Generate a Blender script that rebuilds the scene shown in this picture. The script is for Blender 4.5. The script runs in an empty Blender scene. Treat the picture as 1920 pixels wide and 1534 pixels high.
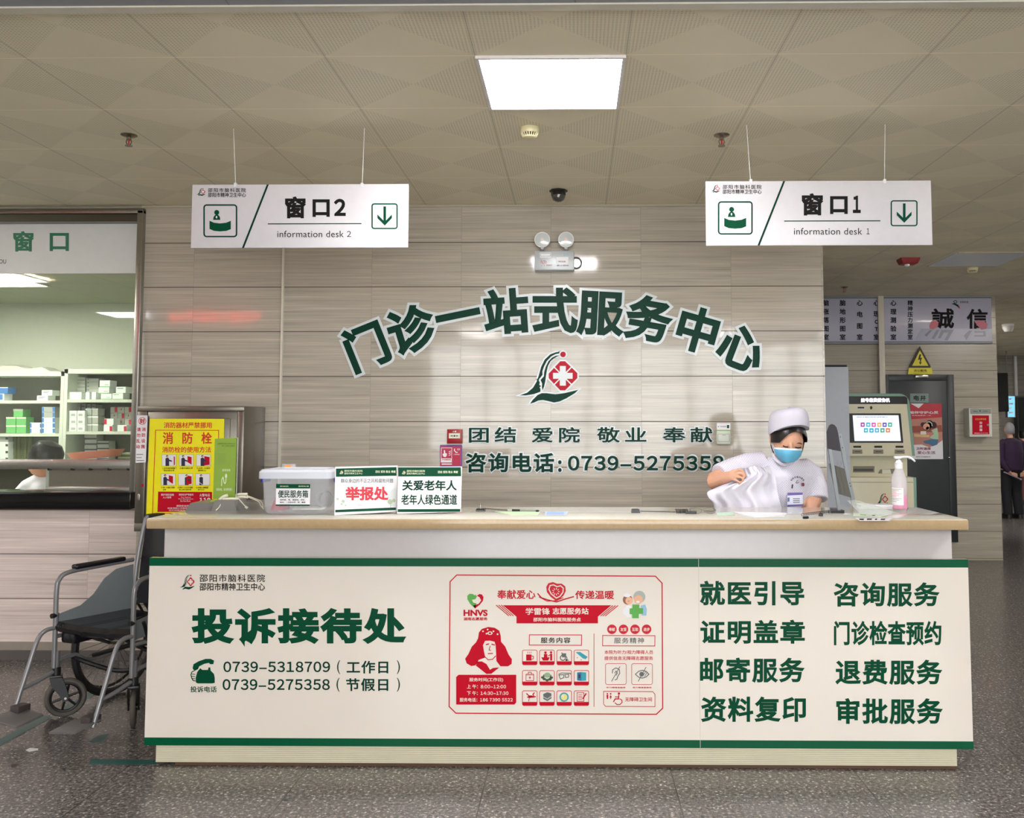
import bpy, bmesh, math, random
from mathutils import Vector, Matrix, Euler
from mathutils.geometry import tessellate_polygon

PI = math.pi
random.seed(7)
SC = bpy.context.scene
COL = SC.collection

# ------------------------------------------------------------------ camera
CAM_F, CAM_CX, CAM_CY = 1716.0, 1055.2, 683.2        # focal length and principal point, in pixels of 1920x1534
CAM_PITCH, CAM_YAW, EYE = 0.0659, -0.0140, 1.525
cam = bpy.data.cameras.new('camera')
cam.sensor_width = 36.0
cam.lens = CAM_F * 36.0 / 1920.0
cam.shift_x = (960 - CAM_CX) / 1920.0
cam.shift_y = -(767 - CAM_CY) / 1920.0
cam.clip_start, cam.clip_end = 0.05, 100
camo = bpy.data.objects.new('camera', cam)
camo.location = (0, 0, EYE)
camo.rotation_euler = (PI / 2 + CAM_PITCH, 0, -CAM_YAW)
COL.objects.link(camo)
SC.camera = camo

# ------------------------------------------------------------------ view, world
SC.view_settings.view_transform = 'Standard'
SC.view_settings.look = 'None'
SC.view_settings.gamma = 1.0
SC.view_settings.use_curve_mapping = False
SC.view_settings.exposure = 1.3
W = bpy.data.worlds.new('daylight')
SC.world = W
W.use_nodes = True
_bg = W.node_tree.nodes['Background']
_bg.inputs[0].default_value = (0.97, 1.0, 1.0, 1)
_bg.inputs[1].default_value = 3.4
LAMP_STRENGTH = 20.0          # every ceiling light panel
CEIL = 2.99
WALL = 6.03                   # depth of the tiled wall behind the desk
FAR = 10.5                    # depth of the tiled wall with the notice board
FRONT = -3.5                  # the window wall behind the photographer
portal = bpy.data.lights.new('window_daylight', 'AREA')
portal.shape = 'RECTANGLE'; portal.size = 7.4; portal.size_y = 2.15
portal.cycles.is_portal = True
po = bpy.data.objects.new('window_daylight', portal)
po.location = (1.1, FRONT - 0.02, 1.85); po.rotation_euler = (PI / 2, 0, 0)
COL.objects.link(po)

# ------------------------------------------------------------------ camera geometry: a pixel of the photo to a place in the room
def ray(px, py):
    a = (px - CAM_CX) / CAM_F; b = -(py - CAM_CY) / CAM_F
    cp, sp = math.cos(CAM_PITCH), math.sin(CAM_PITCH)
    yr, z = cp - sp * b, sp + cp * b
    c, s = math.cos(CAM_YAW), math.sin(CAM_YAW)
    return Vector((c * a + s * yr, -s * a + c * yr, z))
def at(px, py, Y):
    d = ray(px, py); t = Y / d.y
    return Vector((d.x * t, Y, EYE + d.z * t))
def onz(px, py, z):
    d = ray(px, py); t = (z - EYE) / d.z
    return Vector((d.x * t, d.y * t, z))
def zoomer(x0, y0, x1, y1, w):                      # coordinates read in an enlargement of a region
    k = (x1 - x0) / w
    return lambda x, y: (x0 + x * k, y0 + y * k)

# ------------------------------------------------------------------ materials
def lin(c):
    out = []
    for v in c[:3]:
        v /= 255.0
        out.append(v / 12.92 if v <= 0.04045 else ((v + 0.055) / 1.055) ** 2.4)
    return tuple(out) + (1.0,)
MATS = {}
class N:
    """a small node-tree writer"""
    def __init__(self, name):
        self.m = bpy.data.materials.new(name); self.m.use_nodes = True
        self.t = self.m.node_tree; self.b = self.t.nodes['Principled BSDF']
    def n(self, typ, **kw):
        x = self.t.nodes.new(typ)
        for k, v in kw.items(): setattr(x, k, v)
        return x
    def l(self, a, b): self.t.links.new(a, b)
    def val(self, sock, v):
        if isinstance(v, (int, float, tuple)): sock.default_value = v
        else: self.l(v, sock)
    def math(self, op, a, b=None, c=None):
        x = self.n('ShaderNodeMath', operation=op)
        self.val(x.inputs[0], a)
        if b is not None: self.val(x.inputs[1], b)
        if c is not None: self.val(x.inputs[2], c)
        return x.outputs[0]
    def mix(self, f, a, b):
        x = self.n('ShaderNodeMix', data_type='RGBA')
        self.val(x.inputs[0], f); self.val(x.inputs[6], a); self.val(x.inputs[7], b)
        return x.outputs[2]
    def pos(self):
        g = self.n('ShaderNodeNewGeometry'); s = self.n('ShaderNodeSeparateXYZ')
        self.l(g.outputs['Position'], s.inputs[0]); return g.outputs['Position'], s.outputs
    def noise(self, vec, scale, detail=3, rough=.5):
        x = self.n('ShaderNodeTexNoise'); x.inputs['Scale'].default_value = scale
        x.inputs['Detail'].default_value = detail; x.inputs['Roughness'].default_value = rough
        if vec is not None: self.l(vec, x.inputs['Vector'])
        return x.outputs['Fac']
    def scale(self, vec, s):
        x = self.n('ShaderNodeVectorMath', operation='MULTIPLY'); self.l(vec, x.inputs[0]); x.inputs[1].default_value = s
        return x.outputs[0]
    def ramp(self, f, stops):
        x = self.n('ShaderNodeValToRGB'); self.l(f, x.inputs[0])
        e = x.color_ramp.elements
        while len(e) < len(stops): e.new(.5)
        for k, (p, c) in enumerate(stops): e[k].position = p; e[k].color = c
        return x.outputs[0]
    def bump(self, h, strength=.2, dist=.002):
        x = self.n('ShaderNodeBump'); x.inputs['Strength'].default_value = strength
        x.inputs['Distance'].default_value = dist; self.l(h, x.inputs['Height'])
        self.l(x.outputs[0], self.b.inputs['Normal'])
def mat(name, col, rough=.5, metal=0.0, var=.04, vs=25.0, bump=0.0, coat=0.0, alpha=1.0, trans=0.0, emit=0.0, spec=None):
    """plain material with a slight procedural unevenness of its own"""
    if name in MATS: return MATS[name]
    w = N(name); b = w.b; c = lin(col)
    tc = w.n('ShaderNodeTexCoord')
    f = w.noise(tc.outputs['Object'], vs, 3)
    d = tuple(max(0, v * (1 - var)) for v in c[:3]) + (1,); e = tuple(min(1, v * (1 + var)) for v in c[:3]) + (1,)
    w.l(w.mix(f, d, e), b.inputs['Base Color'])
    b.inputs['Roughness'].default_value = rough; b.inputs['Metallic'].default_value = metal
    if spec is not None: b.inputs['Specular IOR Level'].default_value = spec
    b.inputs['Coat Weight'].default_value = coat; b.inputs['Coat Roughness'].default_value = .05
    b.inputs['Alpha'].default_value = alpha; b.inputs['Transmission Weight'].default_value = trans
    if emit:
        b.inputs['Emission Color'].default_value = c; b.inputs['Emission Strength'].default_value = emit
    if bump: w.bump(f, bump)
    MATS[name] = w.m
    return w.m

# ------------------------------------------------------------------ objects
def tag(o, label, cat, group=None, kind=None):
    o['label'] = label
    if cat: o['category'] = cat
    if group: o['group'] = group
    if kind: o['kind'] = kind
    return o
def thing(name, label, cat, loc=(0, 0, 0), rotz=0.0, group=None, kind=None):
    o = bpy.data.objects.new(name, None)
    o.empty_display_size = .05
    o.location = loc; o.rotation_euler = (0, 0, rotz)
    COL.objects.link(o)
    return tag(o, label, cat, group, kind)
def origin(p):                                        # summed translation of a parent chain without rotation
    v = Vector((0, 0, 0))
    while p is not None: v += Vector(p.location); p = p.parent
    return v

class MB:
    """collects shapes; build() links them as ONE mesh object"""
    def __init__(self): self.v = []; self.f = []; self.mi = []; self.mats = []
    def m(self, material):
        if material not in self.mats: self.mats.append(material)
        return self.mats.index(material)
    def add(self, verts, faces, material):
        k = self.m(material); o = len(self.v)
        self.v += [tuple(p) for p in verts]
        self.f += [tuple(i + o for i in f) for f in faces]
        self.mi += [k] * len(faces)
        return self
    def bm(self, b, material, M=None):
        b.verts.index_update()
        vs = [(M @ x.co) if M else x.co.copy() for x in b.verts]
        fs = [[y.index for y in x.verts] for x in b.faces]
        b.free()
        return self.add(vs, fs, material)
    def box(self, x0, x1, y0, y1, z0, z1, material, bevel=0.0, seg=2, M=None):
        b = bmesh.new(); bmesh.ops.create_cube(b, size=1)
        for v in b.verts:
            v.co = Vector((x0 + (x1 - x0) * (v.co.x + .5), y0 + (y1 - y0) * (v.co.y + .5), z0 + (z1 - z0) * (v.co.z + .5)))
        if bevel: bmesh.ops.bevel(b, geom=b.edges[:], offset=bevel, segments=seg, affect='EDGES', profile=.5)
        return self.bm(b, material, M)
    def loft(self, rings, material, cap=True, closed=False):
        n = len(rings[0]); vs = [p for r in rings for p in r]; fs = []
        R = len(rings)
        for i in range(R if closed else R - 1):
            a, b = i * n, ((i + 1) % R) * n
            for k in range(n):
                fs.append((a + k, a + (k + 1) % n, b + (k + 1) % n, b + k))
        if cap and not closed:
            fs.append(tuple(range(n - 1, -1, -1))); fs.append(tuple(range((R - 1) * n, R * n)))
        return self.add(vs, fs, material)
    def tube(self, path, r, material, n=10, closed=False, cap=True):
        P = [Vector(p) for p in path]; L = len(P)
        rad = [r] * L if isinstance(r, (int, float)) else list(r)
        T = []
        for i in range(L):
            if closed: d = P[(i + 1) % L] - P[i - 1]
            else: d = P[min(i + 1, L - 1)] - P[max(i - 1, 0)]
            T.append(d.normalized() if d.length > 1e-9 else Vector((0, 0, 1)))
        up = Vector((0, 0, 1)) if abs(T[0].z) < .9 else Vector((1, 0, 0))
        nrm = (up - T[0] * up.dot(T[0])).normalized()
        rings = []
        for i in range(L):
            nrm = nrm - T[i] * nrm.dot(T[i])
            nrm = nrm.normalized() if nrm.length > 1e-6 else T[i].orthogonal().normalized()
            bi = T[i].cross(nrm)
            rings.append([P[i] + (nrm * math.cos(2 * PI * k / n) + bi * math.sin(2 * PI * k / n)) * rad[i] for k in range(n)])
        return self.loft(rings, material, cap, closed)
    def cyl(self, a, b, r0, material, r1=None, n=20):
        return self.tube([a, b], [r0, r0 if r1 is None else r1], material, n)
    def lathe(self, prof, c, material, n=24, M=None, sx=1.0, sy=1.0):
        c = Vector(c); rings = []
        for r, z in prof:
            ring = [Vector((sx * r * math.cos(2 * PI * k / n), sy * r * math.sin(2 * PI * k / n), z)) for k in range(n)]
            rings.append([(M @ p if M else p) + c for p in ring])
        return self.loft(rings, material)
    def ball(self, c, r, material, nu=16, nv=10, M=None):
        rx, ry, rz = (r, r, r) if isinstance(r, (int, float)) else r
        c = Vector(c); rings = []
        for i in range(nv + 1):
            t = PI * (i / nv) ; s = max(math.sin(t), 1e-3)
            ring = [Vector((rx * s * math.cos(2 * PI * k / nu), ry * s * math.sin(2 * PI * k / nu), -rz * math.cos(t))) for k in range(nu)]
            rings.append([(M @ p if M else p) + c for p in ring])
        return self.loft(rings, material)
    def torus(self, c, R, r, material, axis=(0, 1, 0), n=40, m=10):
        q = Vector(axis).normalized(); u = q.orthogonal().normalized(); w = q.cross(u)
        return self.tube([Vector(c) + (u * math.cos(2 * PI * k / n) + w * math.sin(2 * PI * k / n)) * R for k in range(n)], r, material, m, closed=True)
    def build(self, name, parent=None, local=False, angle=35, base=None):
        me = bpy.data.meshes.new(name)
        V = self.v; loc = Vector((0, 0, 0))
        if parent is not None and not local:
            o = origin(parent); V = [(x - o.x, y - o.y, z - o.z) for x, y, z in V]
        elif parent is None and not local:
            xs, ys, zs = zip(*V)
            loc = Vector(base) if base else Vector(((min(xs) + max(xs)) / 2, (min(ys) + max(ys)) / 2, min(zs)))
            V = [(x - loc.x, y - loc.y, z - loc.z) for x, y, z in V]
        me.from_pydata(V, [], self.f)
        for q in self.mats: me.materials.append(q)
        me.polygons.foreach_set('material_index', self.mi)
        me.polygons.foreach_set('use_smooth', [True] * len(me.polygons))
        me.update()
        me.set_sharp_from_angle(angle=math.radians(angle))
        ob = bpy.data.objects.new(name, me); ob.location = loc
        if parent is not None: ob.parent = parent
        COL.objects.link(ob)
        return ob
def remesh(ob, voxel, smooth=3, factor=.5):
    """fuse the overlapping pieces of a mesh into one continuous skin"""
    md = ob.modifiers.new('fuse', 'REMESH'); md.mode = 'VOXEL'; md.voxel_size = voxel
    ms = ob.modifiers.new('soft', 'SMOOTH'); ms.iterations = smooth; ms.factor = factor
    me = bpy.data.meshes.new_from_object(ob.evaluated_get(bpy.context.evaluated_depsgraph_get()))
    mats = list(ob.data.materials); ob.modifiers.clear(); old = ob.data; ob.data = me
    me.materials.clear()
    for q in mats: me.materials.append(q)
    me.polygons.foreach_set('use_smooth', [True] * len(me.polygons))
    bpy.data.meshes.remove(old)
    return ob
def bez(p, n=10):
    """smooth curve through points (Catmull-Rom)"""
    P = [Vector(q) for q in p]; out = []
    for i in range(len(P) - 1):
        a, b, c, d = P[max(i - 1, 0)], P[i], P[i + 1], P[min(i + 2, len(P) - 1)]
        for k in range(n):
            t = k / n
            out.append(.5 * ((2 * b) + (c - a) * t + (2 * a - 5 * b + 4 * c - d) * t * t + (3 * b - a - 3 * c + d) * t ** 3))
    out.append(P[-1]); return out
def hair_shell(center, radii, keep, nu=72, nv=26):
    """part of an ellipsoid running down from the crown to a smooth hairline"""
    rx, ry, rz = radii; V = []; F = []
    for k in range(nu):
        a = 2 * PI * k / nu
        pt = lambda t: Vector((rx * math.sin(t) * math.cos(a), ry * math.sin(t) * math.sin(a), rz * math.cos(t)))
        t = .3
        while t < 2.9 and keep(pt(t)): t += .004
        V += [pt(.02 + (t - .02) * i / nv) for i in range(nv + 1)]
    for k in range(nu):
        for i in range(nv):
            a, b = k * (nv + 1) + i, ((k + 1) % nu) * (nv + 1) + i
            F.append((a, a + 1, b + 1, b))
    return [v + Vector(center) for v in V], F
def copy_tree(o, parent=None):
    c = o.copy(); COL.objects.link(c)
    if parent is not None: c.parent = parent
    for ch in list(o.children): copy_tree(ch, c)
    return c

# ------------------------------------------------------------------ lettering and flat printed shapes
_GL = {}
def glyphs(s, b=0.0, space=1.0):
    """outline of a string from Blender's own built-in typeface; b makes its strokes heavier (in ems)"""
    key = (s, round(b, 4), space)
    if key in _GL: return _GL[key]
    c = bpy.data.curves.new('lettering', 'FONT'); c.body = s; c.size = 1; c.resolution_u = 4
    c.space_character = space; c.fill_mode = 'FRONT' if b == 0 else 'BOTH'
    c.bevel_depth = b; c.bevel_resolution = 0
    o = bpy.data.objects.new('lettering', c); COL.objects.link(o)
    me = bpy.data.meshes.new_from_object(o.evaluated_get(bpy.context.evaluated_depsgraph_get()))
    V = [tuple(v.co) for v in me.vertices]; F = [tuple(p.vertices) for p in me.polygons]
    bpy.data.objects.remove(o); bpy.data.meshes.remove(me); bpy.data.curves.remove(c)
    if b: V = [(x, y, (z / b + 1) / 2) for x, y, z in V]
    else: V = [(x, y, 1.0) for x, y, z in V]
    xs = [v[0] for v in V]; ys = [v[1] for v in V]
    _GL[key] = (V, F, min(xs), max(xs), min(ys), max(ys))
    return _GL[key]

def numerals(s, b=0.0, gap=.10):
    """a string with figures, set character by character with the full-width figures of the typeface"""
    key = (s, round(b, 4), 'n')
    if key in _GL: return _GL[key]
    V, F, x = [], [], 0.0
    for ch in s:
        if ch == ' ': x += .3; continue
        g = chr(ord(ch) + 0xFEE0) if ch.isdigit() else ch
        v, f, a, c, d, e = glyphs(g, b)
        if ord(ch) > 0x2E80: off, adv = x, 1.0
        elif ch == '1': off, adv = x + .02 - a, (c - a) + gap + .05
        elif ch == '–': off, adv = x - a, (c - a) + gap
        else: off, adv = x - a, (c - a) + gap
        o = len(V); V += [(p[0] + off, p[1], p[2]) for p in v]; F += [tuple(i + o for i in q) for q in f]; x += adv
    xs = [v[0] for v in V]; ys = [v[1] for v in V]
    _GL[key] = (V, F, min(xs), max(xs), min(ys), max(ys))
    return _GL[key]

class Plane:
    """an upright plane of the room at depth Y (a number or a function of the pixel column) on which things are printed"""
    def __init__(self, Y, thick=.0006): self.Y = Y; self.t = thick
    def P(self, px, py, off=0.0):
        y = self.Y(px) if callable(self.Y) else self.Y
        p = at(px, py, y); return Vector((p.x, p.y - off, p.z))
    def poly(self, mb, pts, material, off=.001, t=None):
        t = self.t if t is None else t
        A = [self.P(x, y, off) for x, y in pts]; n = len(A)
        if sum((A[i].x * A[(i + 1) % n].z - A[(i + 1) % n].x * A[i].z) for i in range(n)) < 0: A.reverse()
        B = [p + Vector((0, t, 0)) for p in A]
        tri = [tuple(x) for x in tessellate_polygon([A])]
        F = []
        for a, b, c in tri:
            nz = (A[b] - A[a]).cross(A[c] - A[a])
            F.append((a, b, c) if nz.y < 0 else (a, c, b))
        for i in range(n):
            j = (i + 1) % n; F.append((i, n + i, n + j, j))
        mb.add(A + B, F, material); return mb
    def rect(self, mb, x0, y0, x1, y1, material, off=.001, t=None):
        return self.poly(mb, [(x0, y0), (x1, y0), (x1, y1), (x0, y1)], material, off, t)
    def rrect_pts(self, x0, y0, x1, y1, r, n=5):
        out = []
        for cx, cy, a0 in ((x1 - r, y0 + r, -PI / 2), (x1 - r, y1 - r, 0), (x0 + r, y1 - r, PI / 2), (x0 + r, y0 + r, PI)):
            for k in range(n + 1):
                a = a0 + PI / 2 * k / n; out.append((cx + r * math.cos(a), cy + r * math.sin(a)))
        return out
    def circ(self, mb, cx, cy, r, material, off=.001, n=24, ry=None):
        ry = r if ry is None else ry
        return self.poly(mb, [(cx + r * math.cos(2 * PI * k / n), cy + ry * math.sin(2 * PI * k / n)) for k in range(n)], material, off)
    def line(self, mb, pts, w, material, off=.001, closed=False):
        P = [Vector((x, y)) for x, y in pts]; n = len(P); L = []; R = []
        for i in range(n):
            if closed: a, b = P[i - 1], P[(i + 1) % n]
            else: a, b = P[max(i - 1, 0)], P[min(i + 1, n - 1)]
            d1 = (P[i] - a); d2 = (b - P[i])
            d1 = d1.normalized() if d1.length > 1e-9 else d2.normalized()
            d2 = d2.normalized() if d2.length > 1e-9 else d1
            t = (d1 + d2); t = t.normalized() if t.length > 1e-6 else d1
            q = Vector((-t.y, t.x)); k = 1 / max(.35, q.dot(Vector((-d1.y, d1.x))))
            L.append(P[i] + q * w / 2 * k); R.append(P[i] - q * w / 2 * k)
        V = [self.P(p.x, p.y, off) for p in L] + [self.P(p.x, p.y, off) for p in R]
        F = []
        for i in range(n if closed else n - 1):
            j = (i + 1) % n; F.append((i, j, n + j, n + i))
        V += [v + Vector((0, self.t, 0)) for v in V]
        F += [tuple(2 * n + i for i in reversed(f)) for f in F]
        for i in range(n if closed else n - 1):
            j = (i + 1) % n; F.append((i, 2 * n + i, 2 * n + j, j)); F.append((n + i, n + j, 3 * n + j, 3 * n + i))
        mb.add(V, F, material); return mb
    def text(self, mb, s, x0, y0, x1, y1, material, b=.02, off=.001, space=1.0, t=None, rot=0.0):
        """fit a string into a pixel box of the photo (y0 top, y1 bottom)"""
        t = self.t if t is None else t
        V, F, a, c, d, e = numerals(s, b) if any(ch.isdigit() for ch in s) and not any(ch.isascii() and ch.isalpha() for ch in s) else glyphs(s, b, space)
        cx, cy = (x0 + x1) / 2, (y0 + y1) / 2; co, si = math.cos(rot), math.sin(rot)
        out = []
        for x, y, z in V:
            u = x0 + (x - a) / (c - a) * (x1 - x0) - cx; v = y1 + (y - d) / max(e - d, 1e-6) * (y0 - y1) - cy
            u, v = u * co + v * si, -u * si + v * co
            out.append(self.P(cx + u, cy + v, off + t * (z - 1)))
        mb.add(out, F, material); return mb
    def char(self, mb, s, cx, cy, em, material, b=.02, off=.001, rot=0.0, t=None):
        """one character of a given em size centred at a pixel"""
        t = self.t if t is None else t
        V, F, a, c, d, e = glyphs(s, b)
        co, si = math.cos(rot), math.sin(rot); out = []
        for x, y, z in V:
            u = (x - .5) * em; v = -(y - .38) * em
            u, v = u * co + v * si, -u * si + v * co
            out.append(self.P(cx + u, cy + v, off + t * (z - 1)))
        mb.add(out, F, material); return mb

def emblem(pl, x0, y0, x1, y1, green, red, white, name='emblem', parent=None, off=.0012, outline=None):
    """the hospital's mark: a profile of green, a red lozenge with a white cross above an open hand"""
    def q(x, y): return (x0 + (x - 160) / 1340 * (x1 - x0), y0 + (y - 200) / 1170 * (y1 - y0))
    Q = lambda L: [q(*p) for p in L]
    stem = Q([(165,1188),(330,1130),(460,1020),(550,870),(590,740),(640,560),(720,400),(840,290),(960,245),(1040,240),(1040,268),(950,285),(860,335),(760,440),(700,560),(665,660),(668,740),(620,800),(575,850),(610,900),(600,960),(640,985),(605,1010),(625,1050),(620,1110),(480,1160),(300,1190)])
    face = Q([(1030,325),(940,350),(850,430),(790,540),(765,640),(745,760),(730,880),(700,1000),(668,1075),(655,1000),(660,930),(625,850),(700,770),(705,680),(740,560),(800,440),(880,360),(960,325)])
    hand = Q([(395,1370),(450,1290),(560,1180),(650,1140),(760,1140),(950,1165),(1150,1140),(1460,1065),(1380,1140),(1200,1250),(1050,1320),(920,1345),(780,1310),(680,1290),(580,1300),(480,1345)])
    loz = Q([(1060,440),(1165,440),(1435,700),(1435,810),(1165,1080),(1060,1080),(805,810),(805,710)])
    k = (x1 - x0) / 1340
    mb = MB()
    if outline:
        for i, L in enumerate((stem, face, hand, loz)): pl.line(mb, L, 70 * k, outline, off - .0006 - .00035 * i, True)
        pl.circ(mb, *q(1120, 290), 95 * k, outline, off - .0022)
    for L in (stem, face, hand): pl.poly(mb, L, green, off)
    pl.circ(mb, *q(1120, 290), 62 * k, red, off, 16)
    pl.poly(mb, loz, red, off)
    c = q(1116, 760)
    for dx, dy in ((1, 1), (1, -1)):
        pl.line(mb, Q([(1116 - 215 * dx, 760 - 215 * dy), (1116 + 215 * dx, 760 + 215 * dy)]), 26 * k, white, off + .0004)
    pl.poly(mb, Q([(1050,545),(1182,545),(1182,695),(1330,695),(1330,825),(1182,825),(1182,975),(1050,975),(1050,825),(900,825),(900,695),(1050,695)]), white, off + .0008)
    return mb.build(name, parent)

# ================================================================== surfaces of the setting
def tile_material(name, x0, tw, z0, th, col, rough=.13):
    w = N(name); b = w.b
    p, s = w.pos()
    u = w.math('DIVIDE', w.math('SUBTRACT', w.math('ADD', s[0], w.math('MULTIPLY', s[1], 0.0)), x0), tw)
    v = w.math('DIVIDE', w.math('SUBTRACT', s[2], z0), th)
    def edge(t, size, half):
        f = w.math('FRACT', t)
        d = w.math('MINIMUM', f, w.math('SUBTRACT', 1.0, f))
        return w.math('LESS_THAN', d, half / size)
    ju = edge(u, tw, .0011); jv = edge(v, th, .0026)
    # fine horizontal veins of the stone, a little different from tile to tile
    cell = w.n('ShaderNodeCombineXYZ'); w.l(w.math('FLOOR', u), cell.inputs[0]); w.l(w.math('FLOOR', v), cell.inputs[1])
    wn = w.n('ShaderNodeTexWhiteNoise'); w.l(cell.outputs[0], wn.inputs['Vector'])
    sh = w.n('ShaderNodeVectorMath', operation='MULTIPLY_ADD')
    w.l(wn.outputs['Color'], sh.inputs[0]); sh.inputs[1].default_value = (7, 7, 3); w.l(p, sh.inputs[2])
    st = w.scale(sh.outputs[0], (1.6, 1.6, 95)); n1 = w.noise(st, 1.0, 4, .6)
    st2 = w.scale(sh.outputs[0], (1.0, 1.0, 24)); n2 = w.noise(st2, 1.0, 3, .5)
    f = w.math('ADD', w.math('MULTIPLY', n1, .6), w.math('MULTIPLY', n2, .4))
    f = w.math('ADD', f, w.math('MULTIPLY', w.math('SUBTRACT', wn.outputs['Value'], .5), .03))
    c = lin(col); k = lambda q: tuple(min(1, x * q) for x in c[:3]) + (1,)
    col_s = w.ramp(f, [(.28, k(.62)), (.44, k(.91)), (.56, k(1.03)), (.72, k(1.34))])
    grout = lin((74, 58, 46)); joint2 = tuple(x * .62 for x in c[:3]) + (1,)
    col_s = w.mix(ju, col_s, joint2)
    col_s = w.mix(jv, col_s, grout)
    w.l(col_s, b.inputs['Base Color'])
    w.l(w.math('ADD', rough, w.math('MULTIPLY', w.math('MAXIMUM', ju, jv), .5)), b.inputs['Roughness'])
    wob = w.noise(p, 3.2, 2, .5)
    w.bump(wob, .06, .02)
    return w.m
TILE_B = tile_material('stone_tile_back', -0.163, .597, 1.247, .2985, (182, 173, 159), .07)
TILE_L = tile_material('stone_tile_low', -0.163 - .05, .597, .39, .288, (224, 208, 200), .16)
TILE_F = tile_material('stone_tile_far', 1.64, 3.4, .022, .3032, (176, 168, 152), .2)
TILE_E = tile_material('stone_tile_corridor', .2, .8, .05, .36, (150, 144, 134), .2)

def floor_material():
    w = N('granite_floor'); b = w.b
    p, s = w.pos()
    n1 = w.noise(p, 62, 4, .75)
    n2 = w.noise(p, 9, 3, .5)
    base = w.ramp(n1, [(.30, lin((26, 25, 26))), (.45, lin((84, 80, 78))), (.56, lin((112, 107, 102))), (.70, lin((190, 182, 172)))])
    vo = w.n('ShaderNodeTexVoronoi'); vo.inputs['Scale'].default_value = 58; w.l(p, vo.inputs['Vector'])
    sep = w.n('ShaderNodeSeparateColor'); w.l(vo.outputs['Color'], sep.inputs[0])
    chip = w.math('MULTIPLY', w.math('LESS_THAN', vo.outputs['Distance'], .28), w.math('GREATER_THAN', sep.outputs[0], .78))
    dark = w.math('MULTIPLY', w.math('LESS_THAN', vo.outputs['Distance'], .33), w.math('LESS_THAN', sep.outputs[0], .12))
    c = w.mix(w.math('MULTIPLY', chip, .75), base, lin((196, 190, 182)))
    c = w.mix(w.math('MULTIPLY', dark, .6), c, lin((48, 44, 44)))
    c = w.mix(w.math('MULTIPLY', w.math('GREATER_THAN', n2, .6), .12), c, lin((60, 56, 55)))
    def joint(t, t0, size):
        f = w.math('FRACT', w.math('DIVIDE', w.math('SUBTRACT', t, t0), size))
        return w.math('LESS_THAN', w.math('MINIMUM', f, w.math('SUBTRACT', 1.0, f)), (.0024 / size))
    j = w.math('MAXIMUM', joint(s[0], -1.195, .807), joint(s[1], 3.55, .807))
    c = w.mix(w.math('MULTIPLY', j, .9), c, lin((44, 40, 38)))
    w.l(c, b.inputs['Base Color'])
    w.l(w.math('ADD', .16, w.math('MULTIPLY', n2, .14)), b.inputs['Roughness'])
    b.inputs['Specular IOR Level'].default_value = .6
    return w.m
FLOOR = floor_material()

def ceiling_material(name, col, x0, y0, tw, perf=True):
    w = N(name); b = w.b
    p, s = w.pos()
    u = w.math('DIVIDE', w.math('SUBTRACT', s[0], x0), tw); v = w.math('DIVIDE', w.math('SUBTRACT', s[1], y0), tw)
    fu, fv = w.math('FRACT', u), w.math('FRACT', v)
    c = lin(col); k = lambda q: tuple(x * q for x in c[:3]) + (1,)
    n = w.noise(p, 2.5, 3)
    cs = w.mix(n, k(.93), k(1.06))
    if perf:
        a = w.math('ABSOLUTE', w.math('SUBTRACT', fu, .5)); d = w.math('ABSOLUTE', w.math('SUBTRACT', fv, .5))
        hour = w.math('GREATER_THAN', a, d)
        du = w.math('SUBTRACT', w.math('FRACT', w.math('MULTIPLY', u, 42)), .5); dv = w.math('SUBTRACT', w.math('FRACT', w.math('MULTIPLY', v, 42)), .5)
        r = w.math('ADD', w.math('MULTIPLY', du, du), w.math('MULTIPLY', dv, dv))
        hole = w.math('MULTIPLY', w.math('LESS_THAN', r, .07), hour)
        cs = w.mix(w.math('MULTIPLY', hour, .02), cs, k(.5))
        cs = w.mix(w.math('MULTIPLY', hole, .55), cs, k(.45))
    def edge(f, half):
        return w.math('LESS_THAN', w.math('MINIMUM', f, w.math('SUBTRACT', 1.0, f)), half / tw)
    cs = w.mix(w.math('MULTIPLY', edge(fu, .0022), .7), cs, k(.42))
    cs = w.mix(w.math('MULTIPLY', edge(fv, .0016), .7), cs, k(1.5))  # row joints coloured lighter, standing for light caught along them
    w.l(cs, b.inputs['Base Color']); b.inputs['Roughness'].default_value = .55
    return w.m
CEILM = ceiling_material('perforated_ceiling_panel', (238, 228, 200), -1.5986, 3.547, .6)
CEILN = ceiling_material('grey_ceiling_panel', (150, 152, 158), -1.2, 0, 1.2, False)
CEILP = ceiling_material('pharmacy_ceiling_panel', (190, 192, 172), -4.262, 6.71, .6, False)

M_WHITE = mat('white_board', (236, 234, 236), .35)
M_PAINT = mat('pale_wall_paint', (226, 226, 216), .7)
M_TRIM = mat('beige_metal_trim', (176, 168, 146), .4)
M_STEEL = mat('brushed_steel', (168, 166, 158), .28, metal=1.0, var=.08, vs=60)
M_STEELD = mat('dull_steel', (128, 122, 112), .32, metal=.9, var=.08, vs=60)
M_CHROME = mat('chrome', (205, 205, 205), .12, metal=1.0)
M_DARK = mat('black_plastic', (24, 23, 24), .35)
M_BLACK = mat('black_print', (9, 7, 8), .6, spec=.25)
M_GREEN = mat('dark_green_print', (0, 72, 46), .4, spec=.12)
M_GREEND = mat('deep_green_print', (0, 54, 40), .4, spec=.12)
M_RED = mat('red_print', (186, 14, 40), .4, spec=.15)
M_REDP = mat('poster_red', (196, 8, 40), .4, spec=.15)
M_SKIN = mat('skin', (212, 160, 132), .5, var=.05)
M_HAIR = mat('black_hair', (20, 17, 17), .35, var=.3, vs=90)

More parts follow.
